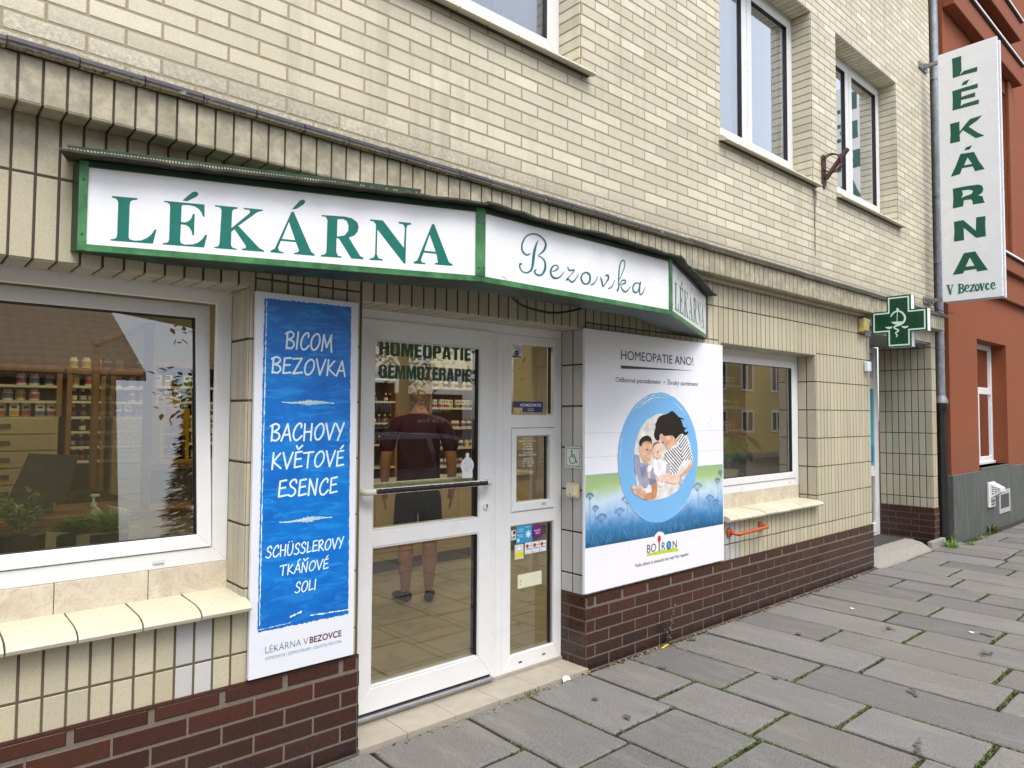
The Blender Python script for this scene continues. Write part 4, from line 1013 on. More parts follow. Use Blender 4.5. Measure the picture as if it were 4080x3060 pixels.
# ================================================================== BLADE SIGN
def blade():
    X, XB = 9.50, 9.66; y0, y1, z0, z1 = -.815, -.198, 2.978, 6.035
    B = thing('blade_sign', 'tall narrow white sign with green letters stacked down its face', 'sign', (X, y1, z0))
    mb = MB(); mb.box(X, X+.03, y0, y1, z0, z1, 0, ch=.004); mb.box(XB-.03, XB, y0, y1, z0, z1, 0, ch=.004); mb.box(X+.0305, XB-.0305, y0+.012, y1-.012, z0+.012, z1-.012, 1)
    for z in (z0+.2, 4.5, z1-.3): mb.box(X+.010, X+.016, y0-.003, y0+.001, z, z+.008, 2); mb.box(XB-.018, XB-.012, y0-.003, y0+.001, z, z+.008, 2)
    mb.build('casing', [M['acryl'], M['alu'], M['gasket']], B)
    fn = lambda y, z, l=0: (X-.0012-l, y, z)
    f = lambda k, pts: [tuple(atX(k, x, y, X))[1:] for x, y in pts]
    S = [[f('R7', [(152,188),(215,168),(213,200),(216,266),(204,292),(230,267),(320,239),(317,270),(206,299),(158,315),(156,240)])],
     [f('R7', [(155,400),(323,348),(321,378),(215,405),(214,437),(305,406),(304,436),(214,458),(210,498),(226,484),(330,453),(328,482),(156,527),(158,460)])], [f('R7', [(212,364),(229,337),(268,321),(248,355)])],
     [f('R7', [(140,614),(203,598),(201,630),(204,664),(225,635),(270,582),(352,556),(320,590),(262,632),(320,670),(366,690),(308,707),(225,655),(203,682),(206,728),(140,743),(144,680)])],
     [f(3, [(1800,998),(1888,984),(1920,1045),(1958,1095),(1895,1110),(1880,1078),(1812,1090),(1798,1128),(1737,1146),(1770,1075)]), f(3, [(1846,1020),(1824,1072),(1876,1062)])], [f(3, [(1823,976),(1838,954),(1876,941),(1860,968)])],
     [f('R8', [(240,92),(330,74),(420,62),(447,70),(455,95),(448,118),(420,138),(450,145),(457,175),(468,188),(380,203),(380,180),(370,166),(318,172),(313,215),(240,231),(244,160)]), f('R8', [(304,104),(355,98),(383,106),(372,128),(330,143),(300,156),(312,130)])],
     [f('R8', [(248,324),(313,311),(402,385),(404,293),(470,283),(468,350),(473,425),(404,436),(316,365),(320,452),(247,463),(252,390)])],
     [f('R8', [(318,544),(398,531),(440,595),(488,661),(411,673),(405,655),(322,667),(313,687),(239,697),(280,620)]), f('R8', [(360,574),(331,638),(393,632)])]]
    mb = MB()
    for lp in S: flat_poly(mb, lp, fn)
    mb.build('lettering', M['bgreen'], B)
    mb = MB(); g = lambda pts: [tuple(atX('R8', x, y, X))[1:] for x, y in pts]
    sc = .0030
    def st(pts, w, cur=True):
        q = g(pts); q = smooth_pts(q, 4) if cur and len(q) > 2 else q
        ws = w if isinstance(w, (int, float)) else None
        n = len(q)
        if ws: stroke(mb, q, ws*sc, fn, 0, n=6)
        else: stroke(mb, q, [sc*(w[0]+(w[1]-w[0])*(1-abs(2*i/(n-1)-1))) for i in range(n)], fn, 0, n=6)
    st([(206,771),(224,830)], 8, False); st([(224,830),(238,768)], 3, False); st([(195,772),(217,769)], 3, False); st([(230,768),(247,766)], 3, False)
    st([(287,763),(288,824)], 8, False); st([(287,763),(308,764),(313,777),(302,788),(288,790)], (3, 7)); st([(288,790),(312,794),(317,808),(306,820),(288,824)], (3, 8)); st([(275,766),(290,762)], 3, False); st([(275,826),(292,823)], 3, False)
    st([(330,791),(352,786),(350,772),(339,769),(329,780),(328,800),(340,814),(354,806)], (3, 7))
    st([(364,770),(390,764)], 4, False); st([(389,765),(364,812)], 7, False); st([(363,813),(392,806)], 4, False)
    st([(412,762),(401,772),(400,792),(409,806),(421,798),(423,778),(412,762)], (4, 8))
    st([(434,760),(446,802)], 8, False); st([(446,802),(459,757)], 3, False); st([(428,762),(441,758)], 3, False); st([(453,758),(465,755)], 3, False)
    st([(493,764),(484,756),(474,768),(474,788),(484,799),(496,790)], (4, 8))
    st([(510,776),(533,769),(530,755),(520,752),(511,764),(512,784),(524,796),(542,786)], (3, 7))
    mb.build('small_lettering', M['teal'], B)
    for zc in (5.985, 3.025):
        mb = MB(); mb.box(9.44, 9.71, -.022, -.010, zc-.045, zc+.045, 0, ch=.003); mb.box(9.56, 9.60, y1+.001, -.022, zc-.022, zc+.022, 0); mb.box(9.555, 9.605, -.05, -.022, zc-.03, zc+.03, 0)
        for x in (9.47, 9.68): mb.tube([(x, -.0215, zc), (x, -.028, zc)], .010, 1, 8)
        mb.build('bracket', [M['steel'], M['gasket']], B)
    mb = MB(); mb.tube(smooth_pts([(9.60, -.05, 3.0), (9.64, -.09, 2.93), (9.75, -.10, 2.915), (9.9, -.13, 2.905), (10.02, -.16, 2.90)], 4), .006, 0, 6); mb.build('cable', M['gasket'], B)
blade()
# ================================================================== PHARMACY CROSS
def cross():
    X, XB = 7.65, 7.76
    C_ = thing('pharmacy_cross', 'green pharmacy cross with white serpent and bowl emblem over the side entrance', 'pharmacy cross', (X, -.08, 2.3))
    cy, cz = -.345, 2.562; a, b, h = .258, .112, .262; v = .112
    def outline(g): return [(cy-b-g, cz-h-g), (cy+b+g, cz-h-g), (cy+b+g, cz-v-g), (cy+a+g, cz-v-g), (cy+a+g, cz+v+g), (cy+b+g, cz+v+g), (cy+b+g, cz+h+g), (cy-b-g, cz+h+g), (cy-b-g, cz+v+g), (cy-a-g, cz+v+g), (cy-a-g, cz-v-g), (cy-b-g, cz-v-g)]
    mb = MB(); mb.prism(outline(0), X+.012, 0, 0, XB-.012); mb.build('casing', M['acryl'], C_)
    for x0, x1 in ((X, X+.0119), (XB-.0119, XB)):
        mb = MB(); mb.prism(outline(.002), x0, 0, 0, x1); mb.build('face_panel', M['cgreen'], C_)
    fn = lambda y, z, l=0: (X-.0008-l, y, z)
    mb = MB(); o1, o2 = outline(-.012), outline(-.026)
    for i in range(12):
        j = (i+1) % 12; mb.face([fn(*o1[i]), fn(*o1[j]), fn(*o2[j]), fn(*o2[i])])
    mb.build('border_line', M['mint'], C_)
    mb = MB(); f = lambda pts: [tuple(atX('x1', x, y, X))[1:] for x, y in pts]; s = .00105
    stroke(mb, f([(1820, 580), (1813, 770)]), 6*s, fn, 0); stroke(mb, f([(1820, 574), (1820.5, 577)]), 22*s, fn, 0, n=12)
    sn = [(1738,668,10),(1758,634,14),(1795,606,15),(1840,600,16),(1882,622,17),(1912,665,18),(1912,710,18),(1885,750,18),(1840,774,17),(1795,788,16),(1778,806,15),(1798,823,14),(1826,833,14),(1832,850,13),(1806,864,12),(1797,880,11),(1812,893,10),(1816,905,9),(1806,925,8)]
    q = smooth_pts([tuple(atX('x1', x, y, X))[1:]+(w*s,) for x, y, w in sn], 4); stroke(mb, [(a_, b_) for a_, b_, _ in q], [c for _, _, c in q], fn, 0)
    for pts in ([(1740,735),(1890,728),(1862,760),(1835,768),(1795,768),(1762,756)], [(1665,800),(1760,793),(1742,818),(1715,826),(1688,820)], [(1865,790),(1965,785),(1942,808),(1915,816),(1888,810)]): flat_poly(mb, [f(pts)], lambda y, z: fn(y, z, .001))
    mb.build('emblem', M['mint'], C_)
    mb = MB(); mb.box(X+.03, XB-.03, cy+a-.01, -.012, 2.50, 2.545, 0); mb.box(X-.005, XB+.02, -.020, -.008, 2.44, 2.66, 0, ch=.003)
    mb.build('bracket', M['galv'], C_)
    J = thing('junction_box', 'yellowed plastic junction box on the tiles beside the pharmacy cross', 'junction box', (7.55, -.01, 2.5))
    mb = MB(); mb.box(7.49, 7.615, -.075, -.008, 2.475, 2.61, 0, ch=.012); mb.box(7.48, 7.625, -.06, -.0075, 2.465, 2.50, 0, ch=.006); mb.build('cover', plain('yellowed_plastic', lin('#b5a468'), .5, .12, 30), J)
    mb = MB(); mb.tube(smooth_pts([(7.54, -.04, 2.605), (7.56, -.05, 2.64), (7.61, -.05, 2.645), (7.66, -.05, 2.62)], 4), .005, 0, 6); mb.tube(smooth_pts([(7.62, -.05, 2.56), (7.66, -.07, 2.60), (7.70, -.10, 2.605)], 4), .005, 0, 6); mb.build('cable', M['steel'], J)
    mb = MB(); mb.box(7.625, 7.715, -.05, -.008, 2.062, 2.165, 0, ch=.008); o = mb.build('wall_lamp', plain('frosted_lamp', lin('#dfe6f4'), .25, .08, 40), None); tag(o, 'small frosted white lamp on the tile corner below the pharmacy cross', 'lamp')
    mb = MB(); mb.box(4.49, 7.66, -.045, -.008, 2.632, 2.662, 0, ch=.003); o = mb.build('cable_trunking', plain('trunking_grey', lin('#a8a08c'), .5, .2, 20), None); tag(o, 'long thin grey cable trunking under the projecting tile frieze', 'trunking')
cross()
# ================================================================== BLUE BANNER
def blue_banner():
    Y = -.034
    B = thing('blue_banner', 'tall blue advertising board with white handwriting beside the entrance door', 'advertising board', (1.41, Y, .468))
    mb = MB(); mb.box(1.168, 1.662, Y, -.012, .468, 2.124, 0, ch=.002)
    mb.build('board', plain('board_white', lin('#dcdee6'), .35, .03, 6), B)
    t = NT('blue_print'); x, y, z = t.sep(); n1 = t.noise(4.5, 6, .65, dist=1.4)
    mp = t.n('ShaderNodeMapping'); mp.inputs['Rotation'].default_value = (0, R_(35), 0); mp.inputs['Scale'].default_value = (3, 1, 16); t.l(t.pos(), mp.inputs['Vector'])
    n2 = t.noise(2.0, 5, .7, mp.outputs[0], dist=.6)
    c = t.mix(t.ramp(n1, [(.35, 0.), (.65, 1.)]), lin('#0460b8'), lin('#0a78cc'))
    c = t.mix(t.math('MULTIPLY', t.ramp(n2, [(.52, 0.), (.58, 1.)]), .5), c, lin('#2a94e0'))
    low = t.map(z, .0, .38, 1, 0)
    c = t.mix(t.math('MULTIPLY', t.math('MULTIPLY', low, t.ramp(n2, [(.44, 0.), (.47, 1.)])), .85), c, lin('#0a50aa'))
    blue = t.pbr(c, .3)
    mb = MB(); rr = random.Random(6)
    def rag(p, q, amp, n=60): return [(p[0]+(q[0]-p[0])*i/n+rr.uniform(-amp, amp)*(abs(q[1]-p[1]) > .1), p[1]+(q[1]-p[1])*i/n+rr.uniform(-amp, amp)*(abs(q[0]-p[0]) > .1)) for i in range(n)]
    poly = rag((1.206, .662), (1.638, .662), .003)+rag((1.632, .664), (1.622, 2.098), .0016, 120)+rag((1.622, 2.100), (1.206, 2.096), .003)+rag((1.203, 2.094), (1.203, .664), .002, 120)
    flat_poly(mb, [poly], lambda a, b: (a, Y-.0008, b))
    pr = mb.build('blue_print', blue, B)
    fn = lambda a, b, l=0: (a, Y-.0016-l, b)
    mb = MB()
    for body, u0, u1, v0, v1, wd in (('BICOM', 1.30, 1.53, 1.882, 1.958, .11), ('BEZOVKA', 1.238, 1.597, 1.772, 1.843, .115), ('BACHOVY', 1.240, 1.592, 1.476, 1.550, .115), ('KVĚTOVÉ', 1.247, 1.596, 1.353, 1.424, .115), ('ESENCE', 1.280, 1.565, 1.228, 1.300, .115), ('SCHÜSSLEROVY', 1.233, 1.600, .972, 1.020, .125), ('TKÁŇOVÉ', 1.297, 1.526, .888, .932, .125), ('SOLI', 1.368, 1.467, .802, .848, .125)):
        hand_text(mb, body, u0, u1, v0, v1, fn, 0, wd)
    mb.build('handwriting', plain('print_white', lin('#d9ecf5'), .35, .02, 6), B)
    mb = MB()
    for zc in (1.643, 1.118):
        k = 90
        for i in range(k):
            u = i/(k-1); xx = 1.292+.246*u; am = .012*math.exp(-((u-.52)/.2)**2)+.0025; am *= rr.uniform(.5, 1.1)
            stroke(mb, [(xx, zc-am+.002), (xx+.002, zc+am)], .0017, fn, 0, n=5)
        stroke(mb, [(1.290+.25*i/12, zc+.003-.006*math.sin(i*.6)) for i in range(13)], .0022, fn, 0, n=5)
    # torn white paint edges of the print
    def jag(p, q, w_, n):
        pts = [(p[0]+(q[0]-p[0])*i/n+rr.uniform(-.001, .001), p[1]+(q[1]-p[1])*i/n+rr.uniform(-.001, .001)) for i in range(n+1)]
        stroke(mb, pts, [w_*rr.uniform(.15, 1.3) for _ in pts], fn, 0, n=5)
    jag((1.210, .690), (1.213, 2.085), .0045, 120); jag((1.44, .690), (1.632, .682), .006, 30); jag((1.206, .672), (1.35, .676), .003, 30); jag((1.345, .70), (1.40, .715), .010, 10)
    mb.build('brush_mark', M['mint'], B)
    mb = MB(); text(mb, 'LÉKÁRNA', 1.239, 1.400, .567, .595, fn, 0, bold=-.018); mb.build('logo_text', plain('logo_teal', lin('#11708c'), .4), B)
    mb = MB(); text(mb, 'V', 1.411, 1.434, .567, .595, fn, 0, bold=-.018); text(mb, 'BEZOVCE', 1.441, 1.597, .567, .595, fn, 1, bold=.012)
    mb.build('logo_text_maroon', [plain('logo_purple', lin('#4a2a44'), .4), plain('logo_maroon', lin('#5b1f2f'), .4)], B)
    mb = MB(); text(mb, 'HOMEOPATIE | GEMMOTERAPIE | CELOSTNÍ MEDICÍNA', 1.238, 1.599, .538, .5505, fn, 0, bold=-.01); mb.build('small_print', plain('logo_blue_grey', lin('#6f93b4'), .4), B)
blue_banner()
# ================================================================== WHITE POSTER
def white_poster():
    Y = -.034
    B = thing('white_poster', 'large white poster board with a family photo inside a light blue ring', 'poster board', (4.06, Y, .478))
    mb = MB(); mb.box(3.265, 4.858, Y, -.012, .478, 2.142, 0, ch=.002)
    mb.build('board', plain('poster_white', lin('#eaeaf1'), .32, .02, 5), B)
    fn = lambda a, b, l=0: (a, Y-.0016-l, b)
    P = lambda k, pts: [(q.x, q.z) for q in (atY(k, x, y, Y) for x, y in pts)]
    ink = plain('poster_ink', lin('#22253a'), .4, .04, 10)
    mb = MB(); text(mb, 'HOMEOPATIE ANO!', 3.617, 4.453, 1.964, 2.024, fn, 0, bold=.0); flat_poly(mb, [[(3.615, 1.923), (3.615, 1.902), (4.46, 1.9265)]], fn)
    text(mb, 'Odborné poradenství  •  Široký sortiment', 3.561, 4.513, 1.813, 1.844, fn, 0)
    text(mb, 'Vaše zdraví si zaslouží ten největší respekt', 3.760, 4.380, .5765, .5985, fn, 0)
    mb.build('lettering', ink, B)
    # meadow print
    t = NT('meadow_print'); x, y, z = t.sep(); n = t.noise(5, 4, .6, dist=.5); zz = t.math('ADD', z, t.math('MULTIPLY', t.math('SUBTRACT', n, .5), .16))
    g = t.ramp(t.map(zz, .28, .76, 0, 1), [(.0, lin('#165578')), (.2, lin('#3a7fb4')), (.38, lin('#86b0dc')), (.6, lin('#c6dbea')), (.8, lin('#a6c07c')), (1., lin('#8fb08c'))])
    g = t.mix(t.math('MULTIPLY', t.ramp(t.noise(13, 4, .6, dist=1), [(.5, 0.), (.7, 1.)]), t.math('MULTIPLY', t.map(zz, .6, .3, 0, 1), .7)), g, lin('#2c6c98'))
    mb = MB(); arc = [(4.033+.062*math.cos(q), .741+.045*math.sin(q)) for q in [math.pi*i/12 for i in range(12, -1, -1)]]
    poly = [(3.268, .762)]+[(3.971, .757)]+arc+[(4.095, .757), (4.846, .755), (4.846, 1.217), (3.268, 1.217)]
    flat_poly(mb, [poly], lambda a, b: (a, Y-.0008, b)); mb.build('meadow_print', t.pbr(g, .32), B)
    mb = MB(); rr = random.Random(9)
    def umbel(x, z, h, s, m=0):
        stroke(mb, [(x, z), (x+rr.uniform(-.01, .01), z+h*.5), (x+rr.uniform(-.01, .01), z+h)], .004, fn, m, n=5)
        tx, tz = x, z+h
        for i in range(7):
            a = math.pi*(.18+.64*i/6); ex, ez = tx+s*math.cos(a), tz+s*.75*math.sin(a); stroke(mb, [(tx, tz-.01), (ex, ez)], .0022, fn, m, n=5)
            for _ in range(5): stroke(mb, [(ex+rr.uniform(-.014, .014)*s*16, ez+rr.uniform(-.006, .01)), (ex+rr.uniform(-.014, .014)*s*16, ez+rr.uniform(-.004, .012))], .0045, fn, m, n=5)
    for x, z, h, s in ((3.31, .90, .17, .035), (3.36, .86, .13, .03), (3.42, .775, .14, .055), (3.50, .77, .10, .04), (3.68, .78, .23, .06), (3.60, .78, .16, .05), (3.88, .775, .09, .05), (4.02, .79, .05, .04), (4.22, .775, .12, .05), (4.40, .775, .10, .05), (4.50, .79, .25, .06), (4.66, .78, .17, .05), (4.77, .92, .16, .035), (4.81, 1.0, .14, .03), (4.74, .78, .13, .05)): umbel(x, z, h, s, 0)
    for _ in range(140):
        x = rr.uniform(3.28, 4.83); z = rr.uniform(.765, .80+.05*abs(math.sin(x*9))); stroke(mb, [(x, z), (x+rr.uniform(-.02, .02), z+rr.uniform(.02, .06))], .003, fn, 0, n=5)
    mb.build('flower_print', plain('flower_ink', lin('#5f90bf'), .35, .35, 9), B)
    # ring
    mb = MB(); cx, cz, rx, rz = 4.043, 1.300, .463, .452; N_ = 96
    outer = [(cx+(rx+rr.uniform(-.003, .003))*math.cos(2*math.pi*i/N_), cz+(rz+rr.uniform(-.003, .003))*math.sin(2*math.pi*i/N_)) for i in range(N_)]
    flat_poly(mb, [outer], lambda a, b: fn(a, b, .001)); mb.build('ring', plain('ring_blue', lin('#78b4e6'), .32, .03, 3), B)
    mb = MB(); f2 = lambda a, b, l=0: fn(a, b, .002+l)
    for a0, a1, r_, w_ in ((1.2, 2.6, .97, .006), (1.35, 2.3, .93, .008), (1.7, 2.2, .90, .004), (2.7, 3.3, .95, .006), (.75, 1.25, .92, .006), (-.3, .35, .99, .004), (5.0, 5.6, .99, .003), (3.9, 4.3, .985, .004)):
        k = 26; stroke(mb, [(cx+rx*(r_+rr.uniform(-.004, .004))*math.cos(a0+(a1-a0)*i/k), cz+rz*(r_+rr.uniform(-.004, .004))*math.sin(a0+(a1-a0)*i/k)) for i in range(k+1)], [w_*rr.uniform(.2, 1.3)*math.sin(math.pi*(i+.5)/(k+1)) for i in range(k+1)], f2, 0, n=5)
    mb.build('ring_streak', M['mint'], B)
    # family photograph: flat print
    mb = MB(); L = [0]
    cols = ['#dcd8d2', '#1d1615', '#d6a98c', '#e9c4b0', '#9a9db4', '#eceaf0', '#26262e', '#c28a68', '#8a6a54', '#b9b2a8', '#7b7f99', '#c98f78']
    mats = [plain('photo_'+n_, lin(h), .32, .24, 16) for n_, h in zip(('blanket', 'dark_hair', 'skin', 'fair_skin', 'grey_shirt', 'white_suit', 'stripe', 'tan_skin', 'brown_hair', 'knit', 'shirt_fold', 'lips'), cols)]
    def poly(k, pts, m):
        L[0] += .00008; l = .0021+L[0]; flat_poly(mb, [smooth_pts(P(k, pts)+[P(k, pts)[0]], 3)], lambda a, b: fn(a, b, l), m)
    F5 = lambda x, y: (x, y)
    # opening (cream blanket)
    circ = P('f5', [(1020,625),(830,740),(720,880),(650,1080),(620,1260),(625,1400)])+P('f6', [(800,180),(830,380),(900,520),(1000,590),(1150,575),(1300,530),(1440,440),(1540,260),(1600,150)])+P('f5', [(1600,1420),(1580,1200),(1500,950),(1350,740),(1180,645)])
    L[0] += .00008; flat_poly(mb, [circ], lambda a, b: fn(a, b, .0021), 0)
    def dots():
        for _ in range(260):
            x, y = rr.uniform(640, 1060), rr.uniform(640, 1350)
            if (x-1020)/400 < -1+abs(y-1250)/650*0: continue
            if x < 1000-(y-640)*.62 and y < 1250: continue
            q = P('f5', [(x, y)])[0]; L[0] += .000001; stroke(mb, [(q[0], q[1]), (q[0]+.006, q[1]+.001)], .002, lambda a, b, l=0: fn(a, b, .00215+l*.01), 9, n=5)
    dots()
    # woman: striped jersey, arm, head and hair
    poly('f5', [(1410,970),(1480,1000),(1540,1120),(1610,1380),(1605,1420),(1530,1420),(1400,1560),(1340,1659),(1200,1659),(1130,1450),(1120,1280),(1230,1230),(1340,1130)], 5)
    def stripes(k, region, n, m, ang, w_):
        pg = P(k, region); xs = [p[0] for p in pg]; zs = [p[1] for p in pg]
        def inside(p):
            r_ = False; j = len(pg)-1
            for i in range(len(pg)):
                if (pg[i][1] > p[1]) != (pg[j][1] > p[1]) and p[0] < (pg[j][0]-pg[i][0])*(p[1]-pg[i][1])/(pg[j][1]-pg[i][1])+pg[i][0]: r_ = not r_
                j = i
            return r_
        mx, mz = (min(xs)+max(xs))/2, (min(zs)+max(zs))/2; ln = max(max(xs)-min(xs), max(zs)-min(zs))*.8; d = (math.cos(ang), math.sin(ang))
        for i in range(n):
            o_ = (i/(n-1)-.5)*2*ln; run = []
            for j in range(41):
                s_ = (j/40-.5)*2*ln; p = (mx+d[0]*s_-d[1]*o_, mz+d[1]*s_+d[0]*o_+.012*math.sin(s_*14))
                if inside(p): run.append(p)
                else:
                    if len(run) > 1: L[0] += .000002; stroke(mb, run, w_, lambda a, b, l=0, q=L[0]: fn(a, b, .0021+q), m, rnd=False, n=4)
                    run = []
            if len(run) > 1: stroke(mb, run, w_, lambda a, b, l=0, q=L[0]: fn(a, b, .0021+q), m, rnd=False, n=4)
    stripes('f5', [(1410,970),(1480,1000),(1540,1120),(1605,1380),(1600,1420),(1530,1420),(1420,1450),(1400,1200),(1340,1100)], 16, 6, .55, .0085)
    stripes('f5', [(1120,1280),(1230,1230),(1400,1140),(1440,1440),(1340,1659),(1200,1659),(1130,1450)], 18, 6, -.75, .0085)
    poly('f6', [(1480,190),(1560,120),(1650,10),(1680,0),(1670,60),(1600,150),(1510,240),(1460,250)], 2)
    poly('f6', [(1400,240),(1500,230),(1530,270),(1500,340),(1460,380),(1440,300)], 5); stripes('f6', [(1400,240),(1500,230),(1530,270),(1500,340),(1460,380),(1440,300)], 16, 6, .4, .0045)
    poly('f6', [(1250,60),(1340,30),(1330,120),(1300,180),(1250,160)], 5); stripes('f6', [(1250,40),(1350,20),(1330,120),(1300,180),(1250,160)], 14, 6, .2, .0045)
    poly('f6', [(1240,160),(1330,180),(1420,230),(1400,260),(1300,250),(1240,200)], 3)
    poly('f5', [(1060,990),(1150,980),(1300,1000),(1340,1080),(1330,1150),(1260,1190),(1230,1230),(1190,1250),(1160,1230),(1150,1180),(1110,1150),(1075,1120),(1050,1060)], 2)
    poly('f5', [(980,860),(1010,720),(1080,660),(1180,630),(1260,585),(1330,640),(1400,720),(1430,780),(1450,850),(1500,870),(1520,810),(1505,880),(1470,900),(1480,960),(1440,970),(1400,980),(1350,1030),(1310,1060),(1280,1010),(1200,1000),(1130,1010),(1080,970),(1050,1000),(1040,1080),(990,1080),(950,990)], 1)
    poly('f5', [(1330,680),(1420,700),(1470,735),(1410,720),(1350,740)], 1); poly('f5', [(1450,960),(1520,930),(1530,960),(1480,1000),(1455,995)], 1)
    poly('f5', [(985,780),(1015,770),(1020,840),(1000,860),(970,830)], 1)
    poly('f5', [(1170,1030),(1205,1015),(1215,1050),(1190,1075)], 3); poly('f5', [(1085,1120),(1110,1100),(1115,1120),(1095,1135)], 1); poly('f5', [(1140,1185),(1165,1190),(1150,1210)], 11)
    # man: shirt, face, hair, arm, hand
    poly('f5', [(620,1330),(700,1340),(730,1500),(830,1470),(870,1550),(850,1659),(640,1659)], 4)
    poly('f6', [(790,0),(900,20),(1000,30),(1080,120),(1110,300),(1030,350),(1010,320),(960,400),(880,350),(830,230)], 4)
    poly('f6', [(870,80),(960,60),(940,140),(900,230),(880,180)], 10); poly('f6', [(1000,250),(1110,270),(1110,310),(1020,350)], 10)
    poly('f6', [(1040,350),(1120,310),(1130,430),(1110,530),(1060,570),(930,575),(930,500),(1000,470),(1050,450)], 7)
    poly('f6', [(960,480),(930,560),(860,540),(800,490),(770,470),(760,440),(740,380),(760,350),(790,370),(830,420),(860,410),(845,340),(870,340),(900,420),(950,450)], 2)
    for a, b in (((745,375),(800,420)), ((762,350),(825,410)), ((755,440),(800,470)), ((770,470),(810,495))):
        q = P('f6', [a, b]); L[0] += .00008; stroke(mb, q, .009, lambda x, z, l=0, q_=L[0]: fn(x, z, .0021+q_), 3, n=6)
    poly('f5', [(700,1180),(760,1140),(820,1110),(890,1130),(915,1200),(910,1280),(895,1380),(850,1470),(800,1475),(750,1400),(710,1300)], 2)
    poly('f5', [(705,1180),(700,1100),(750,1030),(830,1000),(890,1030),(915,1100),(915,1150),(880,1120),(820,1100),(760,1140),(740,1190)], 8)
    poly('f5', [(705,1180),(700,1100),(750,1030),(830,1000),(890,1030),(912,1090),(880,1100),(820,1085),(750,1120),(725,1180)], 1)
    poly('f5', [(815,1235),(845,1225),(850,1245),(825,1250)], 1); poly('f5', [(885,1240),(905,1235),(905,1255),(890,1258)], 1); poly('f5', [(820,1370),(870,1390),(860,1410),(830,1395)], 11)
    poly('f5', [(700,1200),(715,1170),(725,1230),(710,1260)], 3)
    # baby: white suit, head, legs
    poly('f5', [(950,1390),(1000,1420),(1070,1410),(1130,1450),(1160,1500),(1130,1659),(960,1659),(940,1520),(860,1659),(830,1600),(880,1500)], 5)
    poly('f6', [(1060,0),(1260,0),(1250,80),(1240,180),(1200,230),(1130,240),(1110,140),(1080,60),(1020,130),(1000,170),(975,140),(990,60)], 5)
    poly('f6', [(975,150),(1020,150),(1020,230),(1000,250),(980,210)], 3)
    poly('f6', [(1130,260),(1180,200),(1250,200),(1360,270),(1390,190),(1430,180),(1470,220),(1440,310),(1390,335),(1280,310),(1220,330),(1160,330)], 3)
    poly('f6', [(1140,310),(1240,320),(1210,370),(1160,370)], 5)
    poly('f5', [(925,1200),(950,1130),(1010,1100),(1060,1130),(1070,1200),(1090,1290),(1060,1370),(1000,1390),(940,1350),(925,1280)], 3)
    poly('f5', [(920,1190),(945,1125),(1010,1100),(1050,1125),(1000,1140),(950,1180),(935,1230)], 8)
    poly('f5', [(1000,1270),(1018,1262),(1020,1285),(1005,1292)], 1); poly('f5', [(1050,1230),(1062,1225),(1062,1245),(1052,1248)], 1); poly('f5', [(1030,1335),(1060,1330),(1050,1350)], 11)
    mb.build('family_print', mats, B)
    # brand mark
    mb = MB(); text(mb, 'BO', 3.892, 3.992, .655, .709, fn, 0, bold=-.005); text(mb, 'R', 4.058, 4.098, .6535, .706, fn, 0, bold=-.005); text(mb, 'N', 4.186, 4.236, .650, .703, fn, 0, bold=-.005)
    ring = lambda r_: [(4.140+r_*.027*math.cos(2*math.pi*i/24), .677+r_*.029*math.sin(2*math.pi*i/24)) for i in range(24)]
    flat_poly(mb, [ring(1.05), ring(.78)], fn, 0); flat_poly(mb, [ring(.74)], fn, 1)
    stroke(mb, [(4.028, .655), (4.028, .712)], .012, fn, 2, n=6); stroke(mb, [(4.028, .728), (4.028, .742)], .034, fn, 3, n=16)
    gr = [(3.884, .634), (3.90, .650), (3.95, .652), (4.03, .653), (4.12, .650), (4.2, .655), (4.25, .640), (4.256, .622), (4.18, .627), (4.10, .630), (4.0, .630), (3.93, .634)]
    flat_poly(mb, [gr], lambda a, b: fn(a, b, -.0004), 4)
    mb.build('brand_mark', [ink, plain('mark_blue', lin('#3aa0e0'), .35), plain('mark_stem', lin('#4f7f4a'), .35), plain('mark_red', lin('#c8202c'), .35), plain('mark_grass', lin('#b9cf2e'), .35, .3, 60)], B)
    mb = MB()
    for zc in (1.325, 1.478):
        mb.box(3.266, 4.857, Y-.0004, Y-.0001, zc, zc+.0022)
    mb.build('sheet_seam', plain('seam_grey', lin('#b9bac4'), .4), B)
white_poster()
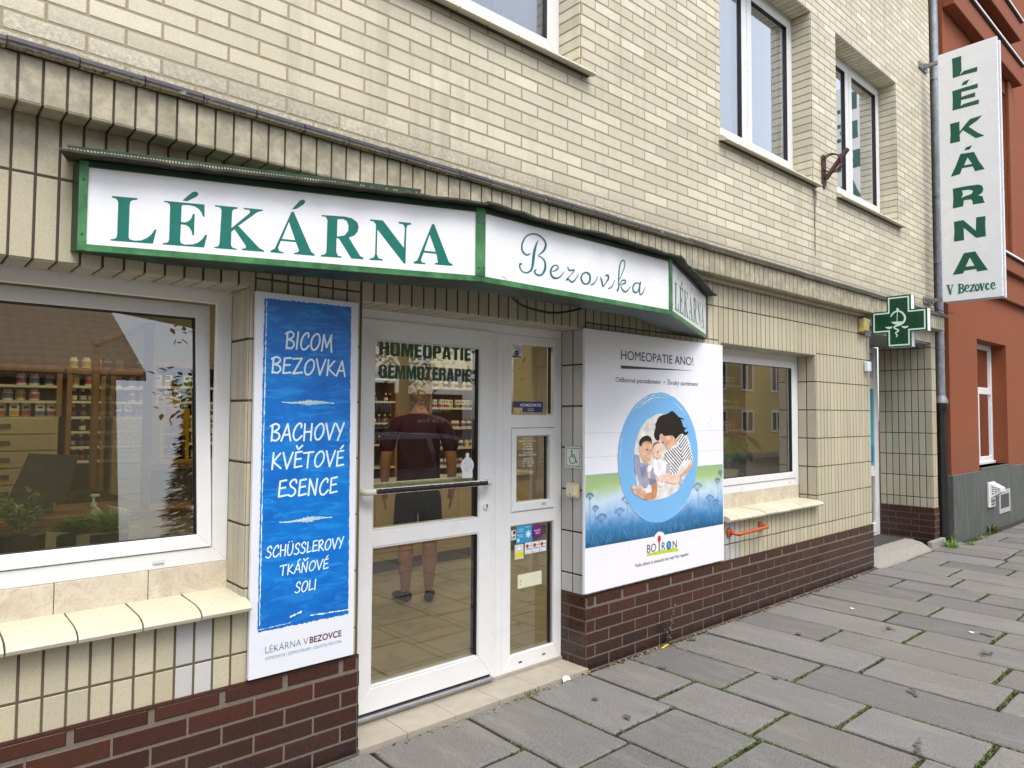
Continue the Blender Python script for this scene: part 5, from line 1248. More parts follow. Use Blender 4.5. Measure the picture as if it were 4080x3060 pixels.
# ================================================================== SMALL WALL FITTINGS
def fittings():
    # wheelchair sign on the jamb
    X = 3.292
    S = thing('wheelchair_sign', 'small pale square wheelchair access sign on the door jamb tiles', 'sign', (X, .09, 1.25))
    mb = MB(); mb.box(X-.005, X-.001, .018, .160, 1.255, 1.390, 0, ch=.001); mb.build('plate', plain('sign_pale', lin('#dfe6dd'), .35, .03, 10), S)
    fn = lambda y, z, l=0: (X-.0056-l, .160-y*.142, 1.255+z*.135)
    mb = MB(); r_ = [(.08, .08), (.92, .08), (.92, .92), (.08, .92), (.08, .08)]; stroke(mb, r_, .004, lambda y, z, l=0: fn(y, z, l)); sc = 1
    def s(pts, w): 
        k = len(pts)
        for i in range(k-1):
            a, b = pts[i], pts[i+1]; dx, dy = b[0]-a[0], b[1]-a[1]; d = math.hypot(dx, dy); nx, ny = -dy/d*w/2, dx/d*w/2
            mb.face([fn(a[0]-nx, a[1]-ny, .0002+i*.00001), fn(b[0]-nx, b[1]-ny, .0002+i*.00001), fn(b[0]+nx, b[1]+ny, .0002+i*.00001), fn(a[0]+nx, a[1]+ny, .0002+i*.00001)])
    mb = MB(); s([(.08, .08), (.92, .08), (.92, .92), (.08, .92), (.08, .08)], .03)
    mb.face([fn(.42+.05*math.cos(i*.52), .78+.055*math.sin(i*.52), .0003) for i in range(12)])
    s([(.42, .74), (.45, .52), (.63, .50), (.72, .26), (.78, .28)], .045); s([(.44, .62), (.60, .60)], .04)
    s([(.47+.19*math.cos(a), .38+.19*math.sin(a)) for a in [1.9+i*.29 for i in range(17)]], .035)
    mb.build('pictogram', plain('sign_green_line', lin('#1e3d33'), .4), S)
    D = thing('bell_switch', 'cream rocker bell switch box below the wheelchair sign', 'bell switch', (X, .08, 1.07))
    mb = MB(); mb.box(X-.032, X-.001, .028, .128, 1.068, 1.158, 0, ch=.004); mb.build('housing', plain('cream_plastic', lin('#cfc4a4'), .4, .06, 20), D)
    mb = MB(); mb.box(X-.042, X-.032, .040, .116, 1.080, 1.146, 0, ch=.003); mb.ball((X-.0425, .078, 1.09), .004, 1, 8); mb.build('rocker', [plain('cream_plastic_light', lin('#ddd4b8'), .35), M['gasket']], D)
    G = thing('grab_rail', 'orange tubular grab rail under the right hand window sill', 'grab rail', (5.2, -.01, .68))
    zc = .672; mb = MB(); p = [(4.975, -.016, zc), (4.975, -.05, zc), (4.985, -.068, zc-.004), (5.005, -.078, zc-.006), (5.03, -.080, zc-.006), (5.41, -.080, zc+.004), (5.435, -.078, zc+.004), (5.455, -.068, zc+.004), (5.465, -.05, zc+.006), (5.465, -.016, zc+.006)]
    om = plain('orange_plastic', lin('#b0562a'), .3, .06, 20); mb.tube(smooth_pts(p, 4), .0145, 0, 14); mb.build('tube', om, G, smooth=True)
    for x in (4.975, 5.465):
        mb = MB(); mb.tube([(x, -.0075, zc+.002), (x, -.018, zc+.002), (x, -.022, zc+.002)], [.036, .036, .028], 0, 20); mb.build('rosette', om, G)
    # flag bracket
    F = thing('flag_bracket', 'rusty iron flagpole holder with two rings between the upper windows', 'flagpole holder', (6.72, 0, 4.0))
    mb = MB(); mb.prism([(6.690, 4.10), (6.70, 4.13), (6.73, 4.145), (6.76, 4.13), (6.77, 4.10), (6.775, 3.86), (6.735, 3.80), (6.695, 3.86)], -.018, 0, 1, -.008); mb.build('plate', M['rust'], F)
    mb = MB(); mb.tube([(6.735, -.03, 3.90), (6.80, -.19, 4.14), (6.81, -.205, 4.165)], [.022, .024, .025], 0, 14); mb.tube([(6.735, -.010, 3.92), (6.735, -.05, 3.93)], .02, 0, 10); mb.build('socket', M['rust'], F, smooth=True, angle=40)
    for dx in (-.015, .02):
        mb = MB(); c = Vector((6.745+dx, -.085, 4.045)); n = 24; ax = Vector((.55, .2, .1)).normalized(); u_ = ax.cross(Z3).normalized(); v_ = ax.cross(u_)
        mb.tube([c+(u_*math.cos(2*math.pi*i/n)+v_*math.sin(2*math.pi*i/n))*.085 for i in range(n+1)], .007, 0, 6, cap=False); mb.build('ring', M['rust'], F, smooth=True)
    # lettering and stickers on the glass
    d = .2115
    def gf(l0=0): return lambda a, b, l=0: (a, d-.0006-l-l0, b)
    dg = plain('door_green_vinyl', lin('#0b4629'), .4, .04, 10); halo = plain('door_pale_vinyl', lin('#8fb09b'), .4, .04, 10)
    for nm, body, z0, z1, lb in (('HOMEOPATIE', 'HOMEOPATIE', 1.906, 1.982, 'dark green vinyl word HOMEOPATIE at the top of the door glass'), ('G', 'GEMMOTERAPIE', 1.783, 1.857, 'dark green vinyl word GEMMOTERAPIE, lower line on the door glass')):
        T = thing('vinyl_word', lb, 'vinyl lettering', (2.2, d, z0))
        mb = MB(); block_text(mb, body, 1.925, 2.541, z0, z1, gf(.0006)); mb.build('letter_row', dg, T)
    def sticker(nm, lb, x0, x1, z0, z1, col, extra=None, cat='sticker', y=d, grp=None):
        T = thing(nm, lb, cat, ((x0+x1)/2, y, z0), 0, grp)
        mb = MB(); mb.box(x0, x1, y-.0012, y-.0004, z0, z1); mb.build('backing', plain('sticker_'+col[1:], lin(col), .35, .03, 30), T)
        if extra:
            e = extra; f = lambda a, b, l=0: (a, y-.0016-l, b)
            for i, (kind, c, *a) in enumerate(e):
                mb = MB()
                if kind == 't': text(mb, a[0], *a[1:5], f, 0, bold=a[5] if len(a) > 5 else 0)
                if kind == 'p': flat_poly(mb, [a[0]], f)
                if kind == 'c': flat_poly(mb, [[(a[0]+a[2]*math.cos(2*math.pi*j/24), a[1]+a[2]*math.sin(2*math.pi*j/24)) for j in range(24)]], lambda a_, b_: f(a_, b_, a[3] if len(a) > 3 else 0))
                mb.build('print', plain('ink_'+c[1:], lin(c), .4, .03, 30), T)
    r = lambda x0, x1, z0, z1: [(x0, z0), (x1, z0), (x1, z1), (x0, z1)]
    sticker('security_sticker', 'white and blue security sticker in the top corner of the side light', 2.858, 2.952, 1.943, 2.034, '#e8e8ea', [('p', '#b9c4e4', [(2.868, 1.965), (2.952, 2.02), (2.952, 1.985), (2.89, 1.945)]), ('t', '#7a2a2a', 'STŘEŽENO', 2.868, 2.942, 2.018, 2.026, .01), ('t', '#15151c', 'HLS', 2.880, 2.930, 2.000, 2.014, .02), ('c', '#1d2140', 2.905, 1.977, .017), ('c', '#aeb4d0', 2.905, 1.977, .006, .0006), ('p', '#b02438', r(2.868, 2.944, 1.948, 1.958))])
    sticker('homeopathy_sticker', 'dark blue HOMEOPATIE sticker along the bottom of the upper side glass', 2.880, 3.132, 1.610, 1.676, '#2b2f66', [('t', '#e9e9f2', 'HOMEOPATIE', 2.938, 3.116, 1.644, 1.663, .015), ('t', '#d5d5e6', 'BOIRON', 3.0, 3.055, 1.626, 1.634, .0), ('p', '#d5d5e6', r(3.0, 3.055, 1.617, 1.620))])
    sticker('oval_sticker', 'small golden oval sticker overlapping the dark blue one', 2.878, 2.955, 1.600, 1.638, '#b3a05a', [('t', '#efe7bf', 'K DOSTÁNÍ', 2.885, 2.948, 1.622, 1.630, .01), ('t', '#efe7bf', 'ZDE', 2.902, 2.930, 1.606, 1.616, .01)], y=d-.002)
    # opening hours in white letters on the small sash
    H = thing('opening_hours', 'white opening hours lettering on the small middle pane', 'lettering', (3.0, d, 1.28)); mb = MB()
    for i, (b, x0, x1, z) in enumerate((('Sanicula s.r.o.', 2.965, 3.045, 1.441), ('Nábřeží Petra Bezruče 43', 2.928, 3.072, 1.424), ('356 01 Sokolov', 2.960, 3.044, 1.407), ('IČ: 28034325', 2.967, 3.040, 1.390), ('DIČ: CZ28034325', 2.957, 3.050, 1.373), ('Vedoucí lékárník:', 2.965, 3.045, 1.353), ('Mgr. Renata Kůrková Fejtová', 2.928, 3.08, 1.338), ('Otevírací doba:', 2.972, 3.044, 1.314), ('Po-Čt  7.30 - 17.30', 2.962, 3.055, 1.299), ('Pá      7.30 - 17.00', 2.962, 3.056, 1.285), ('So        zavřeno', 2.962, 3.046, 1.270))): text(mb, b, x0, x1, z, z+.0095, gf(), 0, bold=.015)
    mb.build('letter_row', plain('vinyl_white', lin('#e6e6e0'), .4), H)
    sticker('card_sticker', 'white and maroon card sticker cut off by the frame, left on low pane', 2.868, 2.905, .826, .884, '#e4e4e8', [('t', '#15151c', 'UBP', 2.870, 2.902, .832, .850, .02), ('p', '#7a2230', r(2.882, 2.902, .858, .880))])
    star = lambda cx, cz, r0: [(cx+(r0 if j % 2 == 0 else r0*.45)*math.cos(j*math.pi/8), cz+(r0 if j % 2 == 0 else r0*.45)*math.sin(j*math.pi/8)) for j in range(16)]
    sticker('pass_sticker', 'bright blue double sticker with white stars at the top of the low pane', 2.908, 3.043, .797, .905, '#2f93c4', [('p', '#d5ecf5', star(3.01, .848, .03)), ('p', '#d5ecf5', star(2.925, .818, .016)), ('t', '#d5ecf5', 'FLEXI', 2.92, 2.965, .868, .876, 0), ('t', '#d5ecf5', 'PASS', 2.93, 2.968, .880, .888, 0), ('t', '#d5ecf5', 'FOKUS', 2.985, 3.03, .888, .896, 0), ('t', '#d5ecf5', 'Dárkový', 2.915, 2.965, .846, .854, 0), ('t', '#d5ecf5', 'PASS', 2.935, 2.97, .834, .842, 0)])
    sticker('purple_sticker', 'purple rounded square sticker beside the blue double sticker', 3.050, 3.128, .816, .893, '#6a1f6e', [('t', '#ecdcec', 'benefit', 3.062, 3.116, .858, .870, .01), ('t', '#ecdcec', 'plus', 3.075, 3.110, .842, .854, .01)])
    for i, (x0, x1, w_) in enumerate(((2.982, 3.040, 'leftmost'), (3.045, 3.103, 'middle one'), (3.108, 3.167, 'rightmost'))):
        sticker('card_sticker', 'white card sticker with a red disc, %s of the row of three' % w_, x0, x1, .726, .795, '#dfe2e8', [('c', '#b62a3c', x0+.020, .773, .012), ('t', '#8c2436', 'ered', x0+.026, x1-.006, .771, .779, .02), ('p', '#55586a', r(x0+.012, x1-.008, .752, .757)), ('p', '#a9adba', r(x0+.008, x1-.03, .732, .735))], grp='card stickers on the low pane')
    sticker('yellow_sticker', 'white and yellow leaf sticker below the blue double sticker', 2.897, 2.970, .704, .792, '#d5d5cc', [('p', '#d8cf2a', r(2.900, 2.967, .712, .742)), ('p', '#f2f2ee', [(2.933, .755), (2.912, .772), (2.924, .768), (2.933, .786), (2.942, .768), (2.955, .772)]), ('t', '#d8cf2a', 'UNIŠEK', 2.908, 2.960, .745, .753, .01)])
    sticker('paper_label', 'faded cream paper label stuck in the middle of the low pane', 2.923, 3.128, .522, .606, '#d9d6be', [('c', '#b09a5a', 2.945, .565, .006), ('c', '#b09a5a', 2.945, .545, .005)], cat='paper label')
    T = thing('seal_sticker', 'white round topped seal sticker at the lower right of the door glass', 'sticker', (2.52, d, 1.225)); mb = MB()
    sh = [(2.484, 1.225), (2.561, 1.225), (2.561, 1.262)]+[(2.522+.048*math.cos(a), 1.296+.046*math.sin(a)) for a in [-.75+i*.16 for i in range(13)]]+[(2.532, 1.345), (2.536, 1.36), (2.528, 1.370), (2.516, 1.370), (2.508, 1.36), (2.512, 1.345)]+[(2.522+.048*math.cos(a), 1.296+.046*math.sin(a)) for a in [1.95+i*.16 for i in range(13)]]+[(2.484, 1.262)]
    flat_poly(mb, [sh], gf(.0006)); mb.build('backing', plain('seal_white', lin('#e3e6ea'), .35), T)
    mb = MB(); rr = random.Random(5)
    for _ in range(40):
        a = rr.uniform(0, 6.28); q = rr.uniform(.008, .034); x, z = 2.522+q*math.cos(a), 1.296+q*math.sin(a); stroke(mb, [(x, z), (x+rr.uniform(-.006, .006), z+rr.uniform(-.006, .006))], .002, gf(.0012), 0, n=5)
    mb.build('print', plain('seal_grey', lin('#8d92a0'), .4), T)
    sticker('maker_label', 'tiny blue maker label on the frame of the middle pane', 3.108, 3.145, 1.020, 1.037, '#9fb4cc', None, y=.193)
fittings()
# ================================================================== DOWNPIPE AND RED NEIGHBOUR
def downpipe():
    D = thing('downpipe', 'grey zinc downpipe with black cast iron foot between the cream and red buildings', 'downpipe', (10.0, .0, 0))
    px, py = 9.995, -.012
    mb = MB(); mb.tube([(px, py, 1.80), (px, py, 9.0)], .050, 0, 20)
    for z in (5.55, 3.28, 7.2): mb.tube([(px, py, z), (px, py, z+.03)], .0535, 0, 20)
    mb.build('pipe', M['galv'], D, smooth=True, angle=40)
    mb = MB(); mb.tube([(px, py, 1.86), (px, py, 1.80), (px, py, 1.765)], [.052, .072, .078], 0, 20); mb.build('funnel', M['galv'], D, smooth=True, angle=30)
    mb = MB(); mb.tube([(px, py, -.02), (px, py, 1.64)], .056, 0, 20); mb.tube([(px, py, 1.63), (px, py, 1.66), (px, py, 1.68), (px, py, 1.765)], [.058, .066, .074, .074], 0, 20); mb.tube([(px, py, 1.635), (px, py, 1.655)], .070, 0, 20)
    mb.build('cast_iron_foot', M['black_pipe'], D, smooth=True, angle=30)
    for z in (3.55, 4.42, 5.95, 2.45):
        mb = MB(); mb.tube([(px, py, z), (px, py, z+.022)], .056, 0, 20); mb.box(px-.075, px-.045, py-.01, py+.09, z, z+.02, 0); mb.build('clamp', M['steel'], D)
downpipe()
def red_building():
    B = thing('red_building', 'terracotta red rendered neighbouring house with grey plinth and hood mouldings', 'building', (10.0, 0, 0))
    Y = -.09; WX0, WX1, WZ0, WZ1 = 11.26, 12.73, .885, 2.68; XE = 22.0; ZP = .848
    UW = [(11.62, 13.05, 4.12, 6.70), (15.3, 16.73, 4.12, 6.70)]; GW = [(WX0, WX1, WZ0, WZ1), (14.9, 16.37, WZ0, WZ1)]
    mb = MB(); x0 = 10.075
    for r in minus_all((x0, XE, ZP-.1, 10.0), UW+GW): mb.face([(r[0], Y, r[2]), (r[1], Y, r[2]), (r[1], Y, r[3]), (r[0], Y, r[3])], 0)
    mb.face([(x0, Y, 0), (x0, .10, 0), (x0, .10, 10), (x0, Y, 10)], 0); mb.face([(9.86, .095, 0), (x0, .095, 0), (x0, .095, 10), (9.86, .095, 10)], 0)
    for (a, b, c, d) in UW+GW:
        mb.face([(b, Y, c), (b, Y+.24, c), (b, Y+.24, d), (b, Y, d)], 0); mb.face([(a, Y, c), (a, Y+.24, c), (a, Y+.24, d), (a, Y, d)], 0)
        mb.face([(a, Y, d), (b, Y, d), (b, Y+.24, d), (a, Y+.24, d)], 0); mb.face([(a, Y, c), (b, Y, c), (b, Y+.24, c), (a, Y+.24, c)], 0)
    mb.build('wall', M['red'], B)
    mb = MB(); mb.box(10.055, XE, Y-.025, Y+.18, -.05, ZP, 0, ch=.008); mb.box(9.86, 10.054, .06, .094, -.05, .80, 0)
    mb.build('plinth', M['plinth'], B)
    mb = MB(); mb.box(WX0+.002, WX1-.002, Y-.02, Y+.23, ZP+.001, WZ0, 0, ch=.006); mb.build('window_sill', M['plinth'], B)
    def win(a, b, c, d, blind):
        wn = bpy.data.objects.new('window', None); COL.objects.link(wn); wn.parent = B; WORLD[wn.name] = WORLD[B.name]; y = Y+.19
        mb = MB(); frame_rect(mb, a+.003, b-.003, c+.04, d-.003, .07, y, y+.06); zz = c+.04+(d-c)*.56
        mb.box(a+.074, b-.074, y-.004, y+.055, zz, zz+.10, 0, ch=.003); mb.box((a+b)/2-.05, (a+b)/2+.05, y-.003, y+.05, c+.11, zz-.001, 0, ch=.003)
        mb.box(a+.01, b-.01, y-.03, y+.01, c+.002, c+.039, 0, ch=.003); mb.build('frame', M['pvc'], wn)
        pane_box(a+.07, b-.07, c+.1, zz+.01, y+.02, GU, wn); pane_box(a+.07, b-.07, zz+.09, d-.06, y+.02, GU, wn)
        mb = MB(); mb.box(a+.06, b-.06, y+.09, y+.10, c+.05, zz+.1, 0)
        if blind:
            z = zz+.1
            while z < d-.05: mb.box(a+.06, b-.06, y+.045, y+.06, z, z+.022, 1); z += .032
            mb.box(a+.06, b-.06, y+.12, y+.13, zz, d, 2)
        else: mb.box(a+.06, b-.06, y+.09, y+.10, zz+.1, d-.02, 0)
        mb.build('blind', [plain('pale_blind', lin('#b9c3c8'), .7, .05, 10), plain('brown_slat', lin('#8a7468'), .6), M['gasket']], wn)
    for r in GW: win(*r, True)
    for r in UW: win(*r, False)
    # hood mouldings over and below the upper windows, each with a sheet cover and pale drip edge
    def hood(z0, z1, p, x0, x1, ret=True):
        mb = MB(); mb.box(x0, x1, Y-p, Y-.0005, z0, z1, 0, ch=.012); mb.build('hood_moulding', M['red_dk'], B)
        mb = MB(); mb.box(x0-.01, x1+.02, Y-p-.03, Y-.001, z1+.003, z1+.038, 0); mb.build('flashing', M['flash'], B)
        mb = MB(); mb.box(x0-.012, x1+.022, Y-p-.040, Y-p-.0305, z1+.016, z1+.042, 0); mb.build('drip_edge', M['white_edge'], B)
    hood(6.92, 7.22, .145, 10.08, 13.46); hood(7.66, 7.95, .145, 10.08, 13.46)
    hood(3.77, 3.985, .14, 10.08, XE); hood(6.92, 7.22, .145, 15.1, 17.0); hood(7.66, 7.95, .145, 15.1, 17.0)
    mb = MB(); mb.box(10.08, XE, Y-.07, Y-.0005, 3.36, 3.769, 0, ch=.01)
    mb.box(11.42, 11.619, Y-.05, Y-.0006, 3.99+.04, 6.919, 0, ch=.01); mb.box(13.051, 13.25, Y-.05, Y-.0006, 4.03, 6.919, 0, ch=.01)
    mb.build('string_course', M['red_dk'], B)
    def vent_hooded():
        q = thing('vent_hood', 'white hooded flue vent with slots on the grey plinth', 'vent', (11.6, Y-.03, .3)); y = Y-.026
        mb = MB(); mb.box(11.47, 11.78, y-.03, y, .325, .675, 0, ch=.008)
        vs = [(11.50, y-.031, .66), (11.78, y-.031, .66), (11.78, y-.031, .46), (11.50, y-.031, .46), (11.55, y-.15, .60), (11.76, y-.15, .60), (11.76, y-.15, .55), (11.55, y-.15, .55)]
        mb.add(vs, [(0, 1, 5, 4), (1, 2, 6, 5), (2, 3, 7, 6), (3, 0, 4, 7), (4, 5, 6, 7)], 0); mb.build('hood', M['pvc'], q)
        mb = MB()
        a, b, c, d = (Vector(vs[i]) for i in (0, 4, 7, 3)); nn = (b-a).cross(d-a).normalized()
        if nn.x > 0: nn = -nn
        for i in range(3):
            for j in range(4):
                u, v = .16+i*.26, .16+j*.19; p = lambda uu, vv: (a.lerp(b, uu)).lerp(d.lerp(c, uu), vv)+nn*.002
                mb.face([p(u, v), p(u+.17, v), p(u+.17, v+.08), p(u, v+.08)])
        for i in range(3):
            for j in range(2): mb.box(11.56+i*.07, 11.60+i*.07, y-.032, y-.0302, .345+j*.045, .38+j*.045)
        mb.build('slots', M['gasket'], q)
        q = thing('vent_grille', 'flat square mesh vent in a pale frame beside the hooded vent', 'vent', (12.3, Y-.03, .2))
        mb = MB(); frame_rect(mb, 12.04, 12.62, .185, .52, .065, y-.012, y); mb.build('frame', plain('dusty_frame', lin('#a7aaab'), .6, .1, 20), q)
        mb = MB(); mb.box(12.1, 12.56, y-.006, y-.002, .245, .46, 0); mb.build('mesh', plain('dark_mesh', lin('#4b4746'), .8, .4, 160, bump=.5), q)
    vent_hooded()
red_building()
# ================================================================== SHOP CONTENTS
WOOD = plain('beech_wood', lin('#96724a'), .45, .16, 14); WOOD2 = plain('pale_shelf', lin('#e0d8c0'), .5, .05, 10); CAB = plain('cream_cabinet', lin('#d3c49a'), .4, .05, 6); GREY = plain('grey_panel', lin('#6f6a5f'), .6, .1, 20)
WHITEP = plain('white_plastic', lin('#e8e4da'), .4, .04, 20)
def contents():
    rr = random.Random(31)
    # shelf units: boards, uprights, back
    def shelf_unit(x0, x1, y0, y1, zs, zt, lb, z0=.05):
        U = thing('shelf_unit', lb, 'shelf unit', (x0, y0, z0)); mb = MB()
        for x in (x0, x1-.03): mb.box(x, x+.03, y0, y1, z0, zt, 0)
        mb.box(x0-.01, x1+.01, y0-.01, y1, zt, zt+.04, 0); mb.build('carcass', WOOD, U)
        mb = MB(); mb.box(x0+.031, x1-.031, y1-.02, y1-.001, z0, zt, 0); mb.build('back_panel', plain('back_panel', lin('#7a6f5c'), .7, .05, 10), U)
        for z in zs:
            mb = MB(); mb.box(x0+.031, x1-.031, y0, y1-.021, z-.018, z, 0); mb.build('shelf', WOOD2, U)
    shelf_unit(.93, 1.50, 2.72, 3.0, [1.25, 1.35, 1.458, 1.562, 1.673, 1.781], 1.865, 'wooden shelf unit of brown bottles behind the left shop window', 1.0)
    shelf_unit(1.52, 2.35, 2.9, 3.2, [1.20, 1.35, 1.46, 1.57, 1.68, 1.80], 1.95, 'wide wooden shelf unit of cartons right of the bottle shelves', .8)
    shelf_unit(-.6, .90, 2.72, 3.0, [1.671, 1.777], 1.87, 'low wooden shelves with pill jars above the cream drawers', 1.562)
    K = thing('drawer_cabinet', 'cream drawer cabinet with recessed handles behind the jade plant', 'cabinet', (0, 2.72, 0)); mb = MB(); mb.box(-.6, .88, 2.70, 3.0, .05, 1.558); mb.build('carcass', CAB, K)
    for i in range(9):
        for x0, x1 in ((-.59, .14), (.15, .87)):
            mb = MB(); mb.box(x0, x1, 2.675, 2.699, 1.445-i*.112, 1.55-i*.112, 0, ch=.003); dd = mb.build('drawer', CAB, K)
            mb = MB(); mb.box((x0+x1)/2-.1, (x0+x1)/2+.1, 2.668, 2.6745, 1.485-i*.112, 1.512-i*.112, 0); mb.build('handle', GREY, dd)
    # goods
    def jar(w, h, cap, lab):
        mb = MB(); mb.lathe([(w*.9, 0), (w, h*.06), (w, h*.72), (w*.8, h*.8)], n=12); mb.lathe([(w*.78, h*.79), (w*.78, h), (w*.7, h*1.02)], m=1, n=12); mb.lathe([(w*1.01, h*.16), (w*1.01, h*.62)], m=2, n=12)
        return mb
    def bot(w, h):
        mb = MB(); mb.lathe([(w*.9, 0), (w, h*.04), (w, h*.55), (w*.4, h*.68), (w*.36, h*.8)], n=10); mb.lathe([(w*.5, h*.78), (w*.5, h)], m=1, n=10); mb.lathe([(w*1.02, h*.1), (w*1.02, h*.45)], m=2, n=10)
        return mb
    def carton(w, d, h):
        mb = MB(); mb.box(-w/2, w/2, -d/2, d/2, 0, h, 0); mb.box(-w/2-.0004, w/2+.0004, -d/2-.0006, d/2, h*.05, h*.4, 1); mb.box(-w*.3, w*.3, -d/2-.0008, -d/2, h*.6, h*.75, 2); return mb
    cols = [lin(c) for c in ('#c9813c', '#6f9a3f', '#b0503f', '#4f6f9a', '#8a4a6f', '#d3b24a', '#5a4a3a')]
    cm = [plain('label_%s' % n, c, .5, .1, 40) for n, c in zip(('amber', 'green', 'red', 'blue', 'plum', 'yellow', 'brown'), cols)]
    brownglass = plain('brown_glass', lin('#3b2413'), .15, .1, 20); dark = plain('dark_label', lin('#37332e'), .5, .1, 30)
    protos = {}
    def put(kind, x, y, z, lb, grp, i=0):
        key = (kind, i % 7)
        if key not in protos:
            c = cm[i % 7]
            if kind == 'pill_jar': o = jar(.030, .075, 0, 0).build('pill_jar', [WHITEP, WHITEP, c], None, smooth=True, angle=40)
            elif kind == 'bottle': o = bot(.022, .085).build('bottle', [brownglass, WHITEP, WHITEP if i % 2 else c], None, smooth=True, angle=40)
            else: o = carton(.052, .03, .09).build('carton', [WHITEP, c, dark], None)
            protos[key] = o
        else:
            o = protos[key].copy(); COL.objects.link(o)
        o.location = (x, y, z); o.rotation_euler = (0, 0, rr.uniform(-.3, .3)); cat = {'pill_jar': 'jar', 'bottle': 'bottle', 'carton': 'box'}[kind]
        tag(o, lb, cat, grp)
    def row(kind, x0, x1, y, z, step, lb, grp, p=.9):
        x = x0
        while x < x1:
            if rr.random() < p: put(kind, x+rr.uniform(-.004, .004), y+rr.uniform(-.02, .02), z+.001, lb, grp, rr.randrange(7))
            x += step*rr.choice((1, 1, 1, 1.15))
    row('pill_jar', .98, 1.46, 2.80, 1.907, .072, 'white pill jar on top of the brown bottle shelf unit', 'jars on top of the bottle shelf unit')
    row('pill_jar', .99, 1.46, 2.79, 1.781, .085, 'white pill jar on the highest shelf of the bottle unit', 'jars on the highest shelf of the bottle unit', .8)
    for z, nm in ((1.673, 'second'), (1.562, 'third'), (1.458, 'fourth'), (1.35, 'fifth'), (1.25, 'lowest')): row('bottle', .985, 1.47, 2.80, z, .054, 'small brown bottle on the %s shelf of the bottle unit' % nm, 'bottles on the %s shelf' % nm, .93)
    row('pill_jar', .42, .87, 2.79, 1.777, .078, 'white pill jar on the shelf under the beam at left', 'jars on the left upper shelf')
    row('pill_jar', .60, .80, 2.79, 1.671, .075, 'white pill jar on the half empty left shelf', 'jars on the half empty left shelf'); row('carton', .38, .55, 2.79, 1.671, .06, 'narrow carton at the left end of the half empty shelf', 'cartons on the half empty left shelf')
    row('carton', .36, .86, 2.76, 1.562, .066, 'bright carton standing on top of the cream drawers', 'cartons on the cream drawers', .95)
    for z, nm in ((1.80, 'topmost'), (1.68, 'second'), (1.57, 'third'), (1.46, 'fourth'), (1.35, 'fifth'), (1.2, 'lowest')): row('carton', 1.58, 2.30, 2.97, z, .068, 'small carton on the %s shelf of the carton unit' % nm, 'cartons on the %s shelf of the carton unit' % nm, .85)
    # counter with wooden guard frame
    Cn = thing('shop_counter', 'long shop counter with wooden edge behind the potted succulents', 'counter', (.8, 1.1, .04)); mb = MB(); mb.box(.0, 1.42, 1.13, 1.62, .045, 1.03, 0); mb.build('front', plain('counter_front', lin('#cfc3a4'), .5, .05, 8), Cn)
    mb = MB(); mb.box(-.02, 1.44, 1.10, 1.66, 1.0305, 1.072, 0, ch=.004); mb.build('top', WOOD, Cn)
    G = thing('guard_frame', 'tall wooden guard frame standing on the counter with clear panel', 'screen', (1.05, 1.1, 1.07)); mb = MB()
    for y in (1.15, 2.45): mb.box(1.03, 1.07, y-.025, y+.025, 1.0725, 2.05, 0, ch=.003)
    mb.box(1.028, 1.072, 1.12, 2.48, 2.0502, 2.085, 0, ch=.003); mb.build('frame', WOOD, G)
    pn = MB(); pn.face([(1.05, 1.18, 1.09), (1.05, 2.42, 1.09), (1.05, 2.42, 2.045), (1.05, 1.18, 2.045)]); pn.build('panel', glass('guard_panel', (.95, .95, .93), .8), G)
    def bottle_pump():
        B = thing('pump_bottle', 'clear disinfectant bottle with white pump on the window board', 'bottle', (.675, .42, 1.0)); b = (.675, .47, 1.073-.071)
        mb = MB(); c = (b[0], b[1], 1.0); mb.lathe([(.030, .085), (.033, .09), (.033, .155), (.028, .175), (.012, .19)], (b[0], b[1], 1.0), n=16); mb.build('body', plain('clear_bottle', lin('#b9b793'), .15, .05, 10), B, smooth=True, angle=40)
        mb = MB(); mb.lathe([(.034, .095), (.034, .145)], (b[0], b[1], 1.0), n=16); mb.build('label', WHITEP, B)
        mb = MB(); mb.lathe([(.013, .19), (.013, .205), (.005, .206), (.005, .23)], (b[0], b[1], 1.0), n=10); mb.box(b[0]-.012, b[0]+.022, b[1]-.006, b[1]+.006, 1.23, 1.242, 0, ch=.003); mb.build('pump', WHITEP, B)
        T = thing('leaflet_box', 'stack of white leaflets standing beside the pump bottle', 'leaflets', (.78, .48, 1.0))
        mb = MB()
        for i in range(7): mb.box(.735+i*.012, .738+i*.012, .44, .53, 1.085, 1.185-i*.004, 0)
        mb.build('leaflets', WHITEP, T); mb = MB(); mb.box(.60, .86, .40, .56, 1.001, 1.084, 0, ch=.004); mb.build('box_base', plain('display_riser', lin('#a39a80'), .6), T)
    bottle_pump()
    Yl = thing('yellow_display', 'yellow cardboard display stand with small bottles behind the window', 'display stand', (1.24, 1.6, 1.072)); mb = MB(); yel = plain('yellow_card', lin('#d0b01c'), .5, .06, 20)
    x0, x1, y0 = 1.20, 1.36, 1.45
    mb.box(x0, x0+.02, y0, y0+.16, 1.3, 1.62, 0); mb.box(x1-.02, x1, y0, y0+.16, 1.3, 1.62, 0); mb.box(x0+.021, x1-.021, y0+.15, y0+.16, 1.3, 1.62, 0); mb.box(x0+.021, x1-.021, y0, y0+.149, 1.30, 1.315, 0); mb.box(x0+.021, x1-.021, y0, y0+.149, 1.46, 1.47, 0); mb.box(x0+.02, x1-.02, y0+.12, y0+.13, 1.621, 1.70, 0, ch=.01); mb.build('stand', yel, Yl)
    for i in range(3): put('bottle', x0+.045+i*.036, y0+.06, 1.316, 'small bottle on the yellow display stand', 'bottles on the yellow display stand', i)
